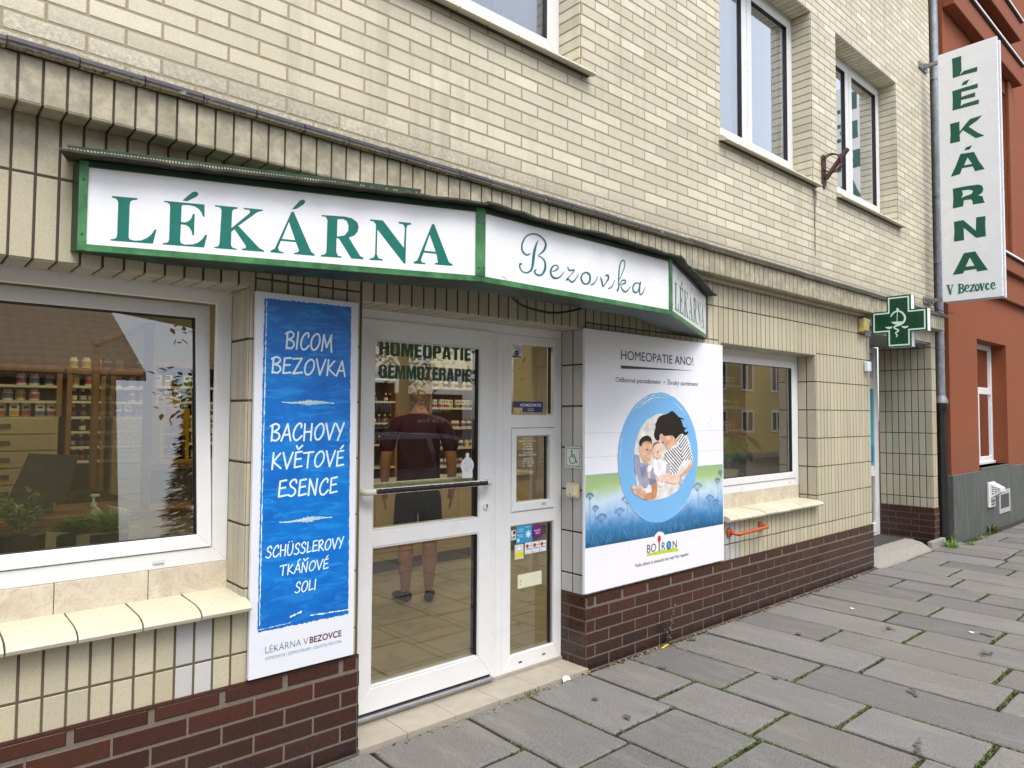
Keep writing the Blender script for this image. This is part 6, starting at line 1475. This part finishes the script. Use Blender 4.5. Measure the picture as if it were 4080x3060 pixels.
    P_ = thing('display_pedestal', 'grey mesh fronted pedestal carrying the yellow display stand', 'pedestal', (1.3, 1.5, 0)); mb = MB(); mb.box(1.15, 1.50, 1.40, 1.68, .045, 1.26, 0); mb.box(1.13, 1.52, 1.38, 1.70, 1.2605, 1.299, 1, ch=.004); mb.build('body', [GREY, WOOD], P_)
    T = thing('monitor', 'dark slanting computer screen on the counter', 'screen', (.55, 1.4, 1.07)); mb = MB(); mb.add([(.45, 1.30, 1.12), (.72, 1.36, 1.12), (.78, 1.40, 1.36), (.55, 1.34, 1.38), (.45, 1.33, 1.12), (.72, 1.39, 1.12), (.78, 1.43, 1.36), (.55, 1.37, 1.38)], [(0, 1, 2, 3), (7, 6, 5, 4), (0, 4, 5, 1), (1, 5, 6, 2), (2, 6, 7, 3), (3, 7, 4, 0)]); mb.box(.58, .66, 1.34, 1.46, 1.0725, 1.13, 0); mb.build('screen', plain('dark_screen', lin('#66625a'), .4), T)
    # right hand window: shelf of jars, window board flowers
    shelf_unit(5.7, 6.62, .78, 1.02, [1.0, 1.22, 1.45, 1.68, 1.90], 2.1, 'shelf unit of small jars behind the right shop window')
    for z, nm in ((1.22, 'lower'), (1.45, 'middle'), (1.68, 'upper'), (1.90, 'topmost')): row('carton' if nm in ('middle', 'topmost') else 'pill_jar', 5.77, 6.58, .86, z, .075, 'small package on the %s shelf behind the right window' % nm, 'packages on the %s shelf behind the right window' % nm, .95)
    # shelves and counter behind the man
    shelf_unit(3.55, 3.95, 3.2, 3.5, [1.05, 1.28, 1.50, 1.72, 1.95], 2.05, 'narrow shelf unit left of the standing man', .9); shelf_unit(4.35, 5.35, 3.2, 3.5, [1.02, 1.22, 1.44, 1.66, 1.88], 2.06, 'shelf unit of jars right of the standing man', .9)
    for z, nm in ((1.28, 'lower'), (1.50, 'middle'), (1.72, 'upper')): row('bottle', 3.6, 3.92, 3.3, z, .06, 'little bottle on the %s shelf left of the man' % nm, 'bottles on the %s shelf left of the man' % nm, .9)
    for z, nm in ((1.02, 'lowest'), (1.22, 'lower'), (1.44, 'middle'), (1.66, 'upper'), (1.88, 'topmost')): row('pill_jar' if nm != 'upper' else 'carton', 4.42, 5.3, 3.3, z, .072, 'package on the %s shelf right of the man' % nm, 'packages on the %s shelf right of the man' % nm, .93)
    F = thing('front_counter', 'pale shop counter with panelled front behind the standing man', 'counter', (4.4, 3, 0)); mb = MB(); mb.box(3.3, 5.6, 2.95, 3.15, .16, .90, 0); mb.box(3.28, 5.62, 2.90, 3.17, .9005, .94, 1, ch=.004); mb.box(3.32, 5.58, 2.98, 3.15, .045, .159, 2)
    for x in (3.75, 4.25, 4.75, 5.25): mb.box(x-.2, x+.2, 2.943, 2.9495, .25, .82, 0, ch=.002)
    mb.build('body', [plain('counter_panel', lin('#cdb98e'), .5, .05, 8), WOOD2, GREY], F)
    Mr = thing('maroon_board', 'dark maroon board hanging left of the standing man', 'board', (3.1, 3.5, 1.3)); mb = MB(); mb.box(3.02, 3.50, 3.50, 3.545, 1.32, 1.98, 0, ch=.004); mb.build('panel', plain('maroon_board', lin('#5a1f22'), .5), Mr)
    S = thing('arched_sign', 'pale arched shop sign on the shelf top behind the door glass', 'sign', (4.8, 3.4, 2.1)); mb = MB(); mb.prism([(4.5, 2.102), (5.16, 2.102)]+[(4.83+.33*math.cos(a), 2.16+.26*math.sin(a)) for a in [math.pi*i/12 for i in range(13)]], 3.40, 0, 1, 3.43); mb.build('panel', plain('pale_sign', lin('#d7d2ab'), .5), S)
contents()
# ------------------------------------------------------------------ plants
def leafy(mb, c, d, l, w, m=0, up=None, fold=.15, tint=.5):
    """one leaf: six sided blade along d"""
    d = Vector(d).normalized(); s = d.cross(up or Z3)
    if s.length < .1: s = d.cross(X3)
    s.normalize(); n = s.cross(d); c = Vector(c)
    p = [c, c+d*l*.35+s*w*.5+n*w*fold, c+d*l*.75+s*w*.4+n*w*fold, c+d*l, c+d*l*.75-s*w*.4+n*w*fold, c+d*l*.35-s*w*.5+n*w*fold, c+d*l*.4, c+d*l*.75]
    mb.add(p, [(0, 1, 6), (1, 2, 7, 6), (2, 3, 7), (3, 4, 7), (4, 5, 6, 7), (5, 0, 6)], m, tint)
def plants():
    rr = random.Random(17); gl = plain('succulent_green', lin('#a3bd68'), .5, .2, 25); gd = plain('succulent_dark', lin('#6f9448'), .5, .2, 25); pot = plain('glazed_pot', lin('#3a3d2c'), .35, .25, 20)
    def rosette(name, lb, c, r, n, m, potw):
        T = thing(name, lb, 'plant', (c[0], c[1], 1.0), 0); mb = MB()
        mb.lathe([(potw*.8, 0), (potw, .03), (potw, .07), (potw*.92, .075)], (c[0], c[1], 1.001), n=16); mb.build('pot', pot, T)
        mb = MB()
        for i in range(n):
            t = i/n; a = i*2.399; el = .1+1.25*t; l = r*(1-.55*t)
            d = (math.cos(a)*math.cos(el), math.sin(a)*math.cos(el), math.sin(el)); leafy(mb, (c[0]+d[0]*.01, c[1]+d[1]*.01, c[2]), d, l, r*.26, 0, None, .25, rr.random())
        mb.build('rosette', m, T)
    rosette('succulent', 'big pale green rosette succulent in the middle of the left window', (.725, .44, 1.092), .14, 64, gl, .085); rosette('succulent', 'smaller dark rosette succulent left of the pale rosette', (.60, .46, 1.085), .115, 46, gd, .06)
    T = thing('jade_plant', 'jade plant with thick leaves in a glazed pot at the left edge', 'plant', (.40, .42, 1.0)); c = (.405, .43)
    mb = MB(); mb.lathe([(.075, 0), (.092, .02), (.095, .105), (.085, .108)], (c[0], c[1], 1.001), n=20); mb.build('pot', pot, T)
    mb = MB(); ml = MB()
    for a, tl, h in ((.3, .06, .17), (1.9, .10, .13), (3.4, .09, .16), (4.6, .06, .12), (5.5, .10, .11)):
        q = [Vector((c[0], c[1], 1.09)), Vector((c[0]+math.cos(a)*tl*.4, c[1]+math.sin(a)*tl*.4, 1.09+h*.5)), Vector((c[0]+math.cos(a)*tl, c[1]+math.sin(a)*tl, 1.09+h))]
        mb.tube(q, [.009, .007, .004], 0, 8)
        for i in range(26):
            t = .35+.65*rr.random(); p = q[0].lerp(q[2], t)+Vector((rr.uniform(-.02, .02), rr.uniform(-.02, .02), rr.uniform(-.01, .02)))
            leafy(ml, p, (rr.uniform(-1, 1), rr.uniform(-1, 1), rr.uniform(-.2, .9)), rr.uniform(.025, .042), .024, 0, None, .3, rr.random())
    mb.build('stem', plain('jade_stem', lin('#8d8363'), .7, .2, 40), T); ml.build('foliage', plain('jade_leaf', lin('#93ad70'), .4, .25, 20), T)
    T = thing('flamingo_flower', 'red flamingo flower plant on the board of the right window', 'plant', (5.74, .45, 1.0)); c = (5.74, .45)
    mb = MB(); mb.lathe([(.07, 0), (.09, .10), (.08, .105)], (c[0], c[1], 1.001), n=18); mb.build('pot', WHITEP, T); mb = MB(); ms = MB(); mf = MB()
    for i in range(15):
        a = rr.uniform(0, 6.28); h = rr.uniform(.10, .34); p = Vector((c[0]+math.cos(a)*rr.uniform(.03, .22), c[1]+math.sin(a)*.08, 1.1+h)); ms.tube([(c[0], c[1], 1.1), (c[0]+(p.x-c[0])*.4, c[1]+(p.y-c[1])*.4, 1.1+h*.7), p], .003, 0, 5)
        leafy(mb, p, (math.cos(a), math.sin(a)*.5, -.75), .17, .11, 0, None, .12, rr.random())
    leafy(mb, (5.95, .40, 1.42), (.8, -.2, -.7), .26, .10, 0, None, .12)
    for x, z in ((5.76, 1.52), (5.64, 1.42), (5.92, 1.40)):
        ms.tube([(c[0], c[1], 1.1), (x, .43, z)], .003, 0, 5)
        for k in range(6): leafy(mf, (x, .42, z), (math.cos(k*1.05)*.8, -.35, math.sin(k*1.05)), .062, .055, 0, None, .2, rr.random())
    mb.build('leaves', plain('anthurium_leaf', lin('#4d7a40'), .35, .2, 12), T); ms.build('stalk', gd, T); mf.build('flower', plain('anthurium_red', lin('#b01c38'), .35, .15, 20), T)
    # weeds outdoors
    def tuft(name, lb, x, y, z, n, h, cat='grass tuft', m=None, wd=.006):
        mb = MB()
        for _ in range(n):
            a = rr.uniform(0, 6.28); b = Vector((x+rr.gauss(0, .05), y+rr.gauss(0, .03), z)); l = h*rr.uniform(.4, 1.2); t = Vector((math.cos(a)*rr.uniform(.1, .8), math.sin(a)*rr.uniform(.1, .8), 1)).normalized()
            s = Vector((-math.sin(a), math.cos(a), 0))*wd; p1 = b+t*l*.55; p2 = b+t*l+Vector((math.cos(a), math.sin(a), -.3))*l*.25
            mb.add([b-s, b+s, p1+s*.7, p1-s*.7, p2], [(0, 1, 2, 3), (3, 2, 4)], 0, rr.random())
        return tag(mb.build(name, m or M['leaf']), lb, cat)
    tuft('grass_tuft', 'bright grass tuft at the foot of the black downpipe', 9.72, -.17, -.02, 130, .12)
    tuft('grass_tuft', 'low spreading grass patch right of the downpipe foot', 10.13, -.26, -.02, 120, .06)
    tuft('tall_grass', 'few tall grass stalks standing in front of the downpipe', 9.98, -.13, -.02, 9, .42, 'grass stalks', None, .004)
    tuft('grass_tuft', 'small moss and grass clump on the slabs below the vents', 10.85, -.22, -.02, 70, .05)
    tuft('weed', 'weed with yellow tip growing under the hooded vent', 11.5, -.16, -.02, 60, .15, 'weed', M['moss'])
    tuft('moss_clump', 'yellowish moss clump at the edge of the doorway tiles', 2.78, -.045, -.006, 60, .03, 'moss clump', M['moss'], .004)
    def weed(name, lb, x, y, h):
        T = thing(name, lb, 'weed', (x, y, -.01)); mb = MB(); ml = MB()
        for k in range(5):
            a = rr.uniform(0, 6.28); hh = h*rr.uniform(.35, 1) if k else h; top = Vector((x+math.cos(a)*.03+(.06 if k == 0 else 0), y-abs(math.sin(a))*.02, hh)); mb.tube([(x+math.cos(a)*.02, y, -.01), (x+math.cos(a)*.025, y-.01, hh*.5), top], .002, 0, 5)
            for j in range(16):
                t = rr.random(); p = Vector((x+math.cos(a)*.02, y, 0)).lerp(top, t); leafy(ml, p, (rr.uniform(-1, 1), rr.uniform(-1, .2), rr.uniform(-.3, .6)), rr.uniform(.012, .03), .014, 0, None, .1, rr.random())
        mb.build('stem', plain('weed_stem', lin('#5b4a3c'), .8, .2, 40), T); ml.build('foliage', plain('weed_leaf', lin('#5a5348'), .8, .35, 40), T)
    weed('wilted_weed', 'wilted brownish weed against the brown brick plinth under the poster', 4.12, -.045, .28)
    def litter():
        mb = MB(); mb.tube([(3.985, -.085, .007), (4.05, -.075, .008), (4.075, -.07, .007)], [.006, .007, .005], 0, 8); tag(mb.build('yellow_stub', plain('yellow_stub', lin('#d6b72c'), .5)), 'short yellow stub of litter lying by the plinth', 'litter')
        mb = MB(); mb.add([(3.05, -.06, .0), (3.09, -.05, .004), (3.115, -.06, .001), (3.11, -.045, .022), (3.08, -.035, .028), (3.055, -.045, .02)], [(0, 1, 4, 5), (1, 2, 3, 4)]); tag(mb.build('paper_scrap', WHITEP), 'crumpled white paper scrap at the edge of the doorway tiles', 'litter')
        for x, y, lb in ((6.02, -1.37, 'small white flat bit of litter on a joint between slabs at far right'), (6.0, -.52, 'pale leaf lying on the slabs before the side entrance')):
            mb = MB(); mb.face([(x-.025, y-.01, .004), (x+.01, y-.018, .006), (x+.03, y+.006, .004), (x-.005, y+.02, .009)]); tag(mb.build('litter_scrap', WHITEP), lb, 'litter')
        # stains soaked into the slabs
        rs = random.Random(3); dk = plain('slab_stain', lin('#56534f'), .8, .3, 40); mb = MB()
        for x, y, rx, ry, an in ((5.66, -.93, .10, .06, .6), (6.04, -1.46, .13, .035, 1.2), (5.56, -1.58, .11, .05, .3), (4.45, -1.50, .09, .035, .4), (4.07, -.86, .025, .02, 0), (3.69, -.30, .035, .02, 0), (4.31, -.11, .06, .05, .3), (3.75, -1.75, .17, .03, .25), (2.95, -.62, .03, .03, 0), (3.0, -.35, .02, .015, 0), (5.0, -.55, .02, .02, 0)):
            for _ in range(34):
                q, a = min(1, abs(rs.gauss(0, .45))), rs.uniform(0, 6.28); u, v = q*rx*math.cos(a), q*ry*math.sin(a); cx, cy = x+u*math.cos(an)-v*math.sin(an), y+u*math.sin(an)+v*math.cos(an); s = rs.uniform(.004, .013)
                STN[0] += .000012; mb.face([(cx+s*rs.uniform(.5, 1.2)*math.cos(j*1.05), cy+s*rs.uniform(.5, 1.2)*math.sin(j*1.05), .0065+STN[0]) for j in range(6)])
        tag(mb.build('slab_stains', dk), kind='structure')
    STN = [0.0]; litter()
plants()
# ================================================================== PERSON
def skin(name, verts, edges, rad, mats, parent, root=0, sub=2):
    me = bpy.data.meshes.new('tmp'); me.from_pydata(verts, edges, []); o = bpy.data.objects.new('tmp', me); COL.objects.link(o)
    sm = o.modifiers.new('s', 'SKIN'); sm.use_smooth_shade = True; ss = o.modifiers.new('u', 'SUBSURF'); ss.levels = ss.render_levels = sub
    if not me.skin_vertices: me.skin_vertices.new()
    for i, d in enumerate(me.skin_vertices[0].data):
        r = rad[i]; d.radius = r if isinstance(r, tuple) else (r, r); d.use_root = (i == root)
    bpy.context.view_layer.update()
    m2 = bpy.data.meshes.new_from_object(o.evaluated_get(bpy.context.evaluated_depsgraph_get())); bpy.data.objects.remove(o); bpy.data.meshes.remove(me)
    m2.name = name; m2.materials.clear()
    for x in mats: m2.materials.append(x)
    m2.polygons.foreach_set('use_smooth', [True]*len(m2.polygons))
    q = bpy.data.objects.new(name, m2); COL.objects.link(q); q.parent = parent; return q
def man():
    P = thing('person', 'grey haired man in maroon t-shirt and dark shorts seen from behind inside the door', 'person', (3.33, 1.90, .042), R_(-33))
    WORLD[P.name] = Vector((0, 0, 0))
    sk = plain('skin_tone', lin('#b98a6c'), .55, .08, 30); shirt = plain('maroon_shirt', lin('#3c1626'), .8, .3, 9); short = plain('dark_shorts', lin('#2b2c24'), .85, .15, 30); shoe = plain('black_shoe', lin('#17171a'), .6, .2, 60); hair = plain('grey_hair', lin('#a08c72'), .7, .35, 60)
    V, E, Rr = [], [], []
    def v(p, r, par=None):
        V.append(p); Rr.append(r); i = len(V)-1
        if par is not None: E.append((par, i))
        return i
    pel = v((0, 0, .96), (.150, .105)); sp = v((0, -.005, 1.15), (.135, .10), pel); ch = v((0, -.015, 1.36), (.155, .105), sp); ub = v((0, -.015, 1.47), (.11, .075), ch); nk = v((0, .0, 1.565), (.056, .056), ub); hb = v((.008, .025, 1.645), (.066, .074), nk); hm = v((.010, .035, 1.735), (.074, .092), hb); ht = v((.010, .03, 1.80), (.055, .070), hm)
    for s in (-1, 1):
        sh = v((s*.205, -.015, 1.465), .066, ub); el = v((s*.272, -.04, 1.19), .050, sh); fo = v((s*.278, .0, 1.06), .044, el); wr = v((s*.280, .035, .935), .031, fo); pm = v((s*.280, .055, .865), (.038, .022), wr)
        for k, (dy, l) in enumerate(((-.026, .066), (-.009, .078), (.009, .074), (.026, .060))):
            a = v((s*.278, .058+dy*.9, .822), .0095, pm); b = v((s*(.274), .064+dy, .822-l*.55), .0085, a); v((s*.264, .072+dy, .822-l), .007, b)
        t = v((s*.266, .092, .872), .011, pm); v((s*.256, .108, .832), .0085, t)
        hp = v((s*.090, 0, .885), .088, pel); kn = v((s*.100, .012, .50), (.062, .066), hp); cf = v((s*.098, -.022, .36), (.062, .070), kn); an = v((s*.096, -.012, .085), .038, cf); v((s*.100, .085, .035), (.035, .025), an)
    skin('body', V, E, Rr, [sk], P, 0, 2)
    # shirt
    V, E, Rr = [], [], []
    a = v((0, 0, .90), (.200, .140)); b = v((0, -.002, 1.0), (.198, .142), a); c = v((0, -.005, 1.15), (.192, .138), b); d = v((0, -.015, 1.36), (.204, .138), c); e = v((0, -.016, 1.475), (.142, .098), d); v((0, -.006, 1.548), (.072, .070), e)
    for s in (-1, 1):
        h1 = v((s*.212, -.015, 1.455), .082, e); h2 = v((s*.255, -.03, 1.32), .076, h1); v((s*.272, -.036, 1.215), .071, h2)
    skin('t_shirt', V, E, Rr, [shirt], P, 0, 2)
    V, E, Rr = [], [], []
    a = v((0, 0, .965), (.188, .130)); b = v((0, 0, .90), (.190, .135), a)
    for s in (-1, 1): h1 = v((s*.098, 0, .80), .112, b); h2 = v((s*.105, .005, .64), (.104, .108), h1); v((s*.106, .008, .49), (.102, .106), h2)
    skin('shorts', V, E, Rr, [short], P, 0, 2)
    for s, rz in ((-1, .55), (1, -.12)):
        V, E, Rr = [], [], []
        a = v((0, -.06, .046), (.040, .040)); b = v((0, .0, .05), (.043, .045), a); c = v((0, .09, .040), (.047, .034), b); d = v((0, .17, .030), (.040, .024), c)
        o = skin('shoe', V, E, Rr, [shoe], P, 1, 2); o.location = (s*.098, -.01, 0); o.rotation_euler = (0, 0, rz)
        for vt in o.data.vertices: vt.co.z = max(vt.co.z, .001)
    # ears, nose, face features
    for s in (-1, 1):
        mb = MB(); mb.ball((.010+s*.083, .022, 1.715), .032, 0, 10, (.34, .62, 1)); o = mb.build('ear', sk, None, smooth=True); o.parent = P; o.rotation_euler = (0, 0, s*.12)
    mb = MB(); mb.tube([(.010, .122, 1.735), (.010, .140, 1.70), (.010, .126, 1.692)], [.008, .014, .008], 0, 8); o = mb.build('nose', sk, None, smooth=True); o.parent = P
    mb = MB()
    for s in (-1, 1): mb.ball((.010+s*.032, .112, 1.735), .010, 0, 8)
    o = mb.build('eye', WHITEP, None, smooth=True); o.parent = P
    mb = MB(); mb.box(-.012, .032, .118, .124, 1.658, 1.664, 0); o = mb.build('mouth', plain('lip_tone', lin('#8a4f48'), .5), None); o.parent = P
    # hair: shell over back and top of the head with strands
    mb = MB(); rr = random.Random(12); bm = bmesh.new(); bmesh.ops.create_uvsphere(bm, u_segments=28, v_segments=20, radius=1)
    for x in bm.verts:
        n = x.co.copy(); k = 1+.05*math.sin(n.x*17+n.z*9)+.04*math.sin(n.z*23+n.y*13); x.co = Vector((.010+n.x*.087*k, .018+n.y*.103*k, 1.738+n.z*.094*k))
    bmesh.ops.delete(bm, geom=[f for f in bm.faces if f.calc_center_median().z < 1.655 or (f.calc_center_median().y > .055 and f.calc_center_median().z < 1.80)], context='FACES'); mb.bm(bm, 0); bm.free()
    for _ in range(420):
        a = rr.uniform(math.pi*.95, 2.05*math.pi); zc = rr.uniform(1.66, 1.83); r_ = math.sqrt(max(.05, 1-((zc-1.738)/.1)**2)); p = Vector((.010+.089*r_*math.cos(a), .018+.105*r_*math.sin(a), zc)); q = p+Vector((math.cos(a)*.008, math.sin(a)*.008, -rr.uniform(.015, .04))); s = Vector((-math.sin(a), math.cos(a), 0))*.003; mb.face([p-s, p+s, q+s*.5, q-s*.5])
    o = mb.build('hair', hair, None, smooth=True); o.parent = P
man()
# ================================================================== ACROSS THE STREET (seen in the window reflections)
def street():
    rr = random.Random(44)
    H = thing('tiled_roof_house', 'pale house with brown tiled roof across the street, mirrored in the left window', 'house', (.5, -15, 0))
    mb = MB(); mb.box(-14, 4.0, -22, -14.6, 0, 5.6, 0); mb.build('wall', plain('house_render', lin('#c9b98f'), .9, .06, 4), H)
    rt_ = NT('roof_tiles'); x, y, z = rt_.sep(); wv = rt_.math('FRACT', rt_.math('MULTIPLY', z, 4.6)); wx = rt_.math('SINE', rt_.math('MULTIPLY', x, 24)); c = rt_.mix(rt_.math('MULTIPLY', wv, rt_.math('ADD', rt_.math('MULTIPLY', wx, .3), .7)), lin('#7a5b4a'), lin('#bb9a84'))
    mb = MB(); mb.add([(-14.6, -14.0, 5.3), (4.5, -14.0, 5.3), (4.1, -18.3, 9.4), (-14.6, -18.3, 9.4), (4.5, -22.6, 5.3), (-14.6, -22.6, 5.3)], [(0, 1, 2, 3), (3, 2, 4, 5)]); mb.add([(4.5, -14.0, 5.1), (-14.6, -14.0, 5.1), (-14.6, -14.0, 5.3), (4.5, -14.0, 5.3)], [(0, 1, 2, 3)]); mb.add([(4.0, -14.6, 5.6), (4.0, -22, 5.6), (4.0, -18.3, 9.2)], [(0, 1, 2)]); mb.build('roof', rt_.pbr(c, .7), H)
    for x in (-6, -2.6, .6): mb = MB(); frame_rect(mb, x, x+1.2, 1.2, 2.8, .1, -14.62, -14.55); mb.box(x+.1, x+1.1, -14.61, -14.60, 1.3, 2.7, 1); mb.build('window', [M['pvc'], M['gasket']], H)
    mb = MB(); mb.box(.2, 1.2, -15.6, -15.5, 6.7, 8.2, 0); mb.build('skylight', plain('skylight_glass', lin('#9fb2cf'), .1), H)
    Y = thing('yellow_house', 'yellow house across the crossing, mirrored in the right window', 'house', (26, -12, 0)); mb = MB(); mb.box(21, 40, -20, -12, 0, 8, 0); mb.box(21, 40, -12.05, -12.0001, 0, 1.5, 1); mb.box(21, 40, -12.1, -12.0001, 2.35, 2.5, 2); mb.build('wall', [plain('yellow_render', lin('#d3b877'), .9, .05, 4), plain('blue_grey_render', lin('#8d93a3'), .9), plain('stone_band', lin('#cfc3a4'), .9)], Y)
    for x in (22, 24.4, 26.5, 29, 31.5):
        for z0, z1 in ((.85, 1.8), (2.6, 4.0), (5.2, 6.8)):
            mb = MB(); frame_rect(mb, x, x+1.0, z0, z1, .09, -12.0, -11.94); mb.box(x+.47, x+.53, -12.0, -11.95, z0+.09, z1-.09, 0); mb.box(x+.09, x+.91, -12.0, -11.99, z0+.09, z1-.09, 1); mb.build('window', [M['pvc'], M['gasket']], Y)
    # trees behind the camera
    def conifer(x, y, h, lb):
        T = thing('conifer', lb, 'tree', (x, y, 0)); mb = MB(); mb.tube([(x, y, 0), (x, y, h*.95)], [.16, .02], 0, 8); mb.build('trunk', plain('bark', lin('#4a3a2c'), .9, .3, 10, bump=.5), T); mb = MB()
        for _ in range(3600):
            t = rr.random()**.7; z = .6+(h-.6)*t; r_ = (1-t)*h*.21*rr.uniform(.35, 1.08)+.05; a = rr.uniform(0, 6.28); leafy(mb, (x+math.cos(a)*r_, y+math.sin(a)*r_, z), (math.cos(a), math.sin(a), -.25+rr.uniform(-.2, .3)), rr.uniform(.18, .36), .13, 0, None, .1, rr.random())
        mb.build('crown', plain('needle_green', lin('#41562f'), .8, .4, 3), T)
    conifer(5.3, -12.6, 4.6, 'small dark spruce across the street, mirrored at right in the left window')
    def broad(x, y, h, lb, n=4500):
        T = thing('leafy_tree', lb, 'tree', (x, y, 0)); mb = MB(); mb.tube([(x, y, 0), (x+.1, y, h*.4), (x, y+.1, h*.75)], [.2, .15, .06], 0, 8)
        for k in range(6): a = k*1.05; mb.tube([(x+.05, y, h*.4), (x+math.cos(a)*h*.16, y+math.sin(a)*h*.16, h*.68)], [.08, .02], 0, 6)
        mb.build('trunk', MATS['bark'], T); mb = MB(); cl = [(rr.gauss(0, h*.17), rr.gauss(0, h*.17), h*.7+rr.gauss(0, h*.13)) for _ in range(26)]
        for _ in range(n):
            c = rr.choice(cl); leafy(mb, (x+c[0]+rr.gauss(0, h*.06), y+c[1]+rr.gauss(0, h*.06), c[2]+rr.gauss(0, h*.05)), (rr.uniform(-1, 1), rr.uniform(-1, 1), rr.uniform(-1, .4)), rr.uniform(.14, .26), .13, 0, None, .1, rr.random())
        mb.build('crown', plain('broad_leaf_green', lin('#5c7038'), .7, .4, 2), T)
    broad(8.2, -15.5, 7.0, 'leafy tree across the street, mirrored beside the spruce'); broad(12.5, -16.0, 8.0, 'second leafy tree further right across the street')
    # parked cars, mirrored in the door glass
    def car(x0, y, lb, col):
        C_ = thing('parked_car', lb, 'car', (x0, y, -.12)); pm = plain('car_paint_'+col[1:], lin(col), .25, .04, 4, coat=.6)
        side = [(-2.1, .35), (-2.12, .75), (-2.0, .92), (-1.85, 1.0), (-1.55, 1.40), (-1.35, 1.44), (.25, 1.43), (.55, 1.36), (1.05, .98), (1.75, .86), (2.05, .70), (2.1, .35), (1.75, .28), (1.3, .26), (-1.0, .26), (-1.6, .28)]
        sec = []
        mb = MB(); n = len(side)
        def yy(z, s): return s*(.84 if z < .95 else .84-(z-.95)*.42)
        vs = [(x0+a, y+yy(b, -1), b-.12) for a, b in side]+[(x0+a, y+yy(b, 1), b-.12) for a, b in side]
        mb.add(vs, [(i, (i+1) % n, n+(i+1) % n, n+i) for i in range(n)]+[tuple(range(n))[::-1], tuple(range(n, 2*n))], 0); mb.build('body', pm, C_)
        for s in (-1, 1):
            for pts in ([(-1.72, 1.0), (-1.45, 1.36), (-1.02, 1.37), (-1.06, 1.0)], [(-1.0, 1.0), (-.96, 1.375), (-.12, 1.375), (-.10, 1.0)], [(-.02, 1.0), (-.04, 1.375), (.28, 1.37), (.52, 1.30), (.86, 1.0)]):
                mb = MB(); q = [(x0+a, y+yy(b, s)*1.004+s*.004, b-.12) for a, b in pts]; mb.face(q if s < 0 else q[::-1]); mb.build('side_window', plain('car_glass', (.01, .011, .012), .05), C_)
            for a in (-.62, .28): mb = MB(); mb.box(x0+a, x0+a+.16, y+s*.842, y+s*.865, .78, .81, 0, ch=.006); mb.build('door_handle', pm, C_)
            for a in (-1.35, 1.30):
                mb = MB(); mb.tube([(x0+a, y+s*.70, .19), (x0+a, y+s*.855, .19)], .31, 0, 24); mb.tube([(x0+a, y+s*.8551, .19), (x0+a, y+s*.862, .19)], .19, 1, 18); mb.build('wheel', [M['gasket'], M['alu']], C_)
            mb = MB(); mb.box(x0+2.02, x0+2.09, y+s*.74-.13, y+s*.74+.07, .48, .6, 0, ch=.01); mb.build('headlight', WHITEP, C_)
            mb = MB(); mb.box(x0+.62, x0+.74, y+s*.86-.02 if s > 0 else y+s*.86-.14, y+s*.86+.14 if s > 0 else y+s*.86+.02, .9, 1.02, 0, ch=.02); mb.build('mirror', pm, C_)
    car(5.55, -5.05, 'grey family car parked at the kerb, mirrored in the door glass', '#8a8e9a'); car(10.9, -5.05, 'silver car parked further up the kerb, mirrored in the right window', '#c5c9cf')
    # paint shop hoardings across the street: their lettering shows mirrored in the door glass
    def hoard(x0, x1, z0, z1, col, words, lb):
        B = thing('shop_hoarding', lb, 'hoarding', ((x0+x1)/2, -8.6, z0)); mb = MB(); mb.box(x0, x1, -8.68, -8.6, z0, z1, 0, ch=.01); mb.box(x0+.1, x0+.18, -8.72, -8.681, -.12, z1, 1); mb.box(x1-.18, x1-.1, -8.72, -8.681, -.12, z1, 1); mb.build('panel', [plain('hoard_'+col[1:], lin(col), .5), M['steel']], B)
        mb = MB()
        # facing the shop: +Y side, so text runs towards -X
        for b, u0, u1, v0, v1 in words: text(mb, b, u0, u1, v0, v1, lambda a, c, l=0: ((x0+x1)-a, -8.598, c), 0, bold=.02)
        mb.build('lettering', plain('hoard_white', lin('#d8d8de'), .5), B)
    hoard(7.62, 9.3, -.05, 2.0, '#5d1f33', [('DEBBEX', 7.95, 8.95, 1.62, 1.84), ('by Den Braven', 8.1, 8.8, 1.40, 1.50)], 'maroon hoarding with white lettering across the road, mirrored in the door glass')
    hoard(6.9, 7.58, .9, 2.2, '#20242c', [('MAMUT', 6.98, 7.5, 1.62, 1.86), ('GLUE', 7.02, 7.46, 1.28, 1.52)], 'black hoarding with two bold words across the road, mirrored in the door glass')
street()
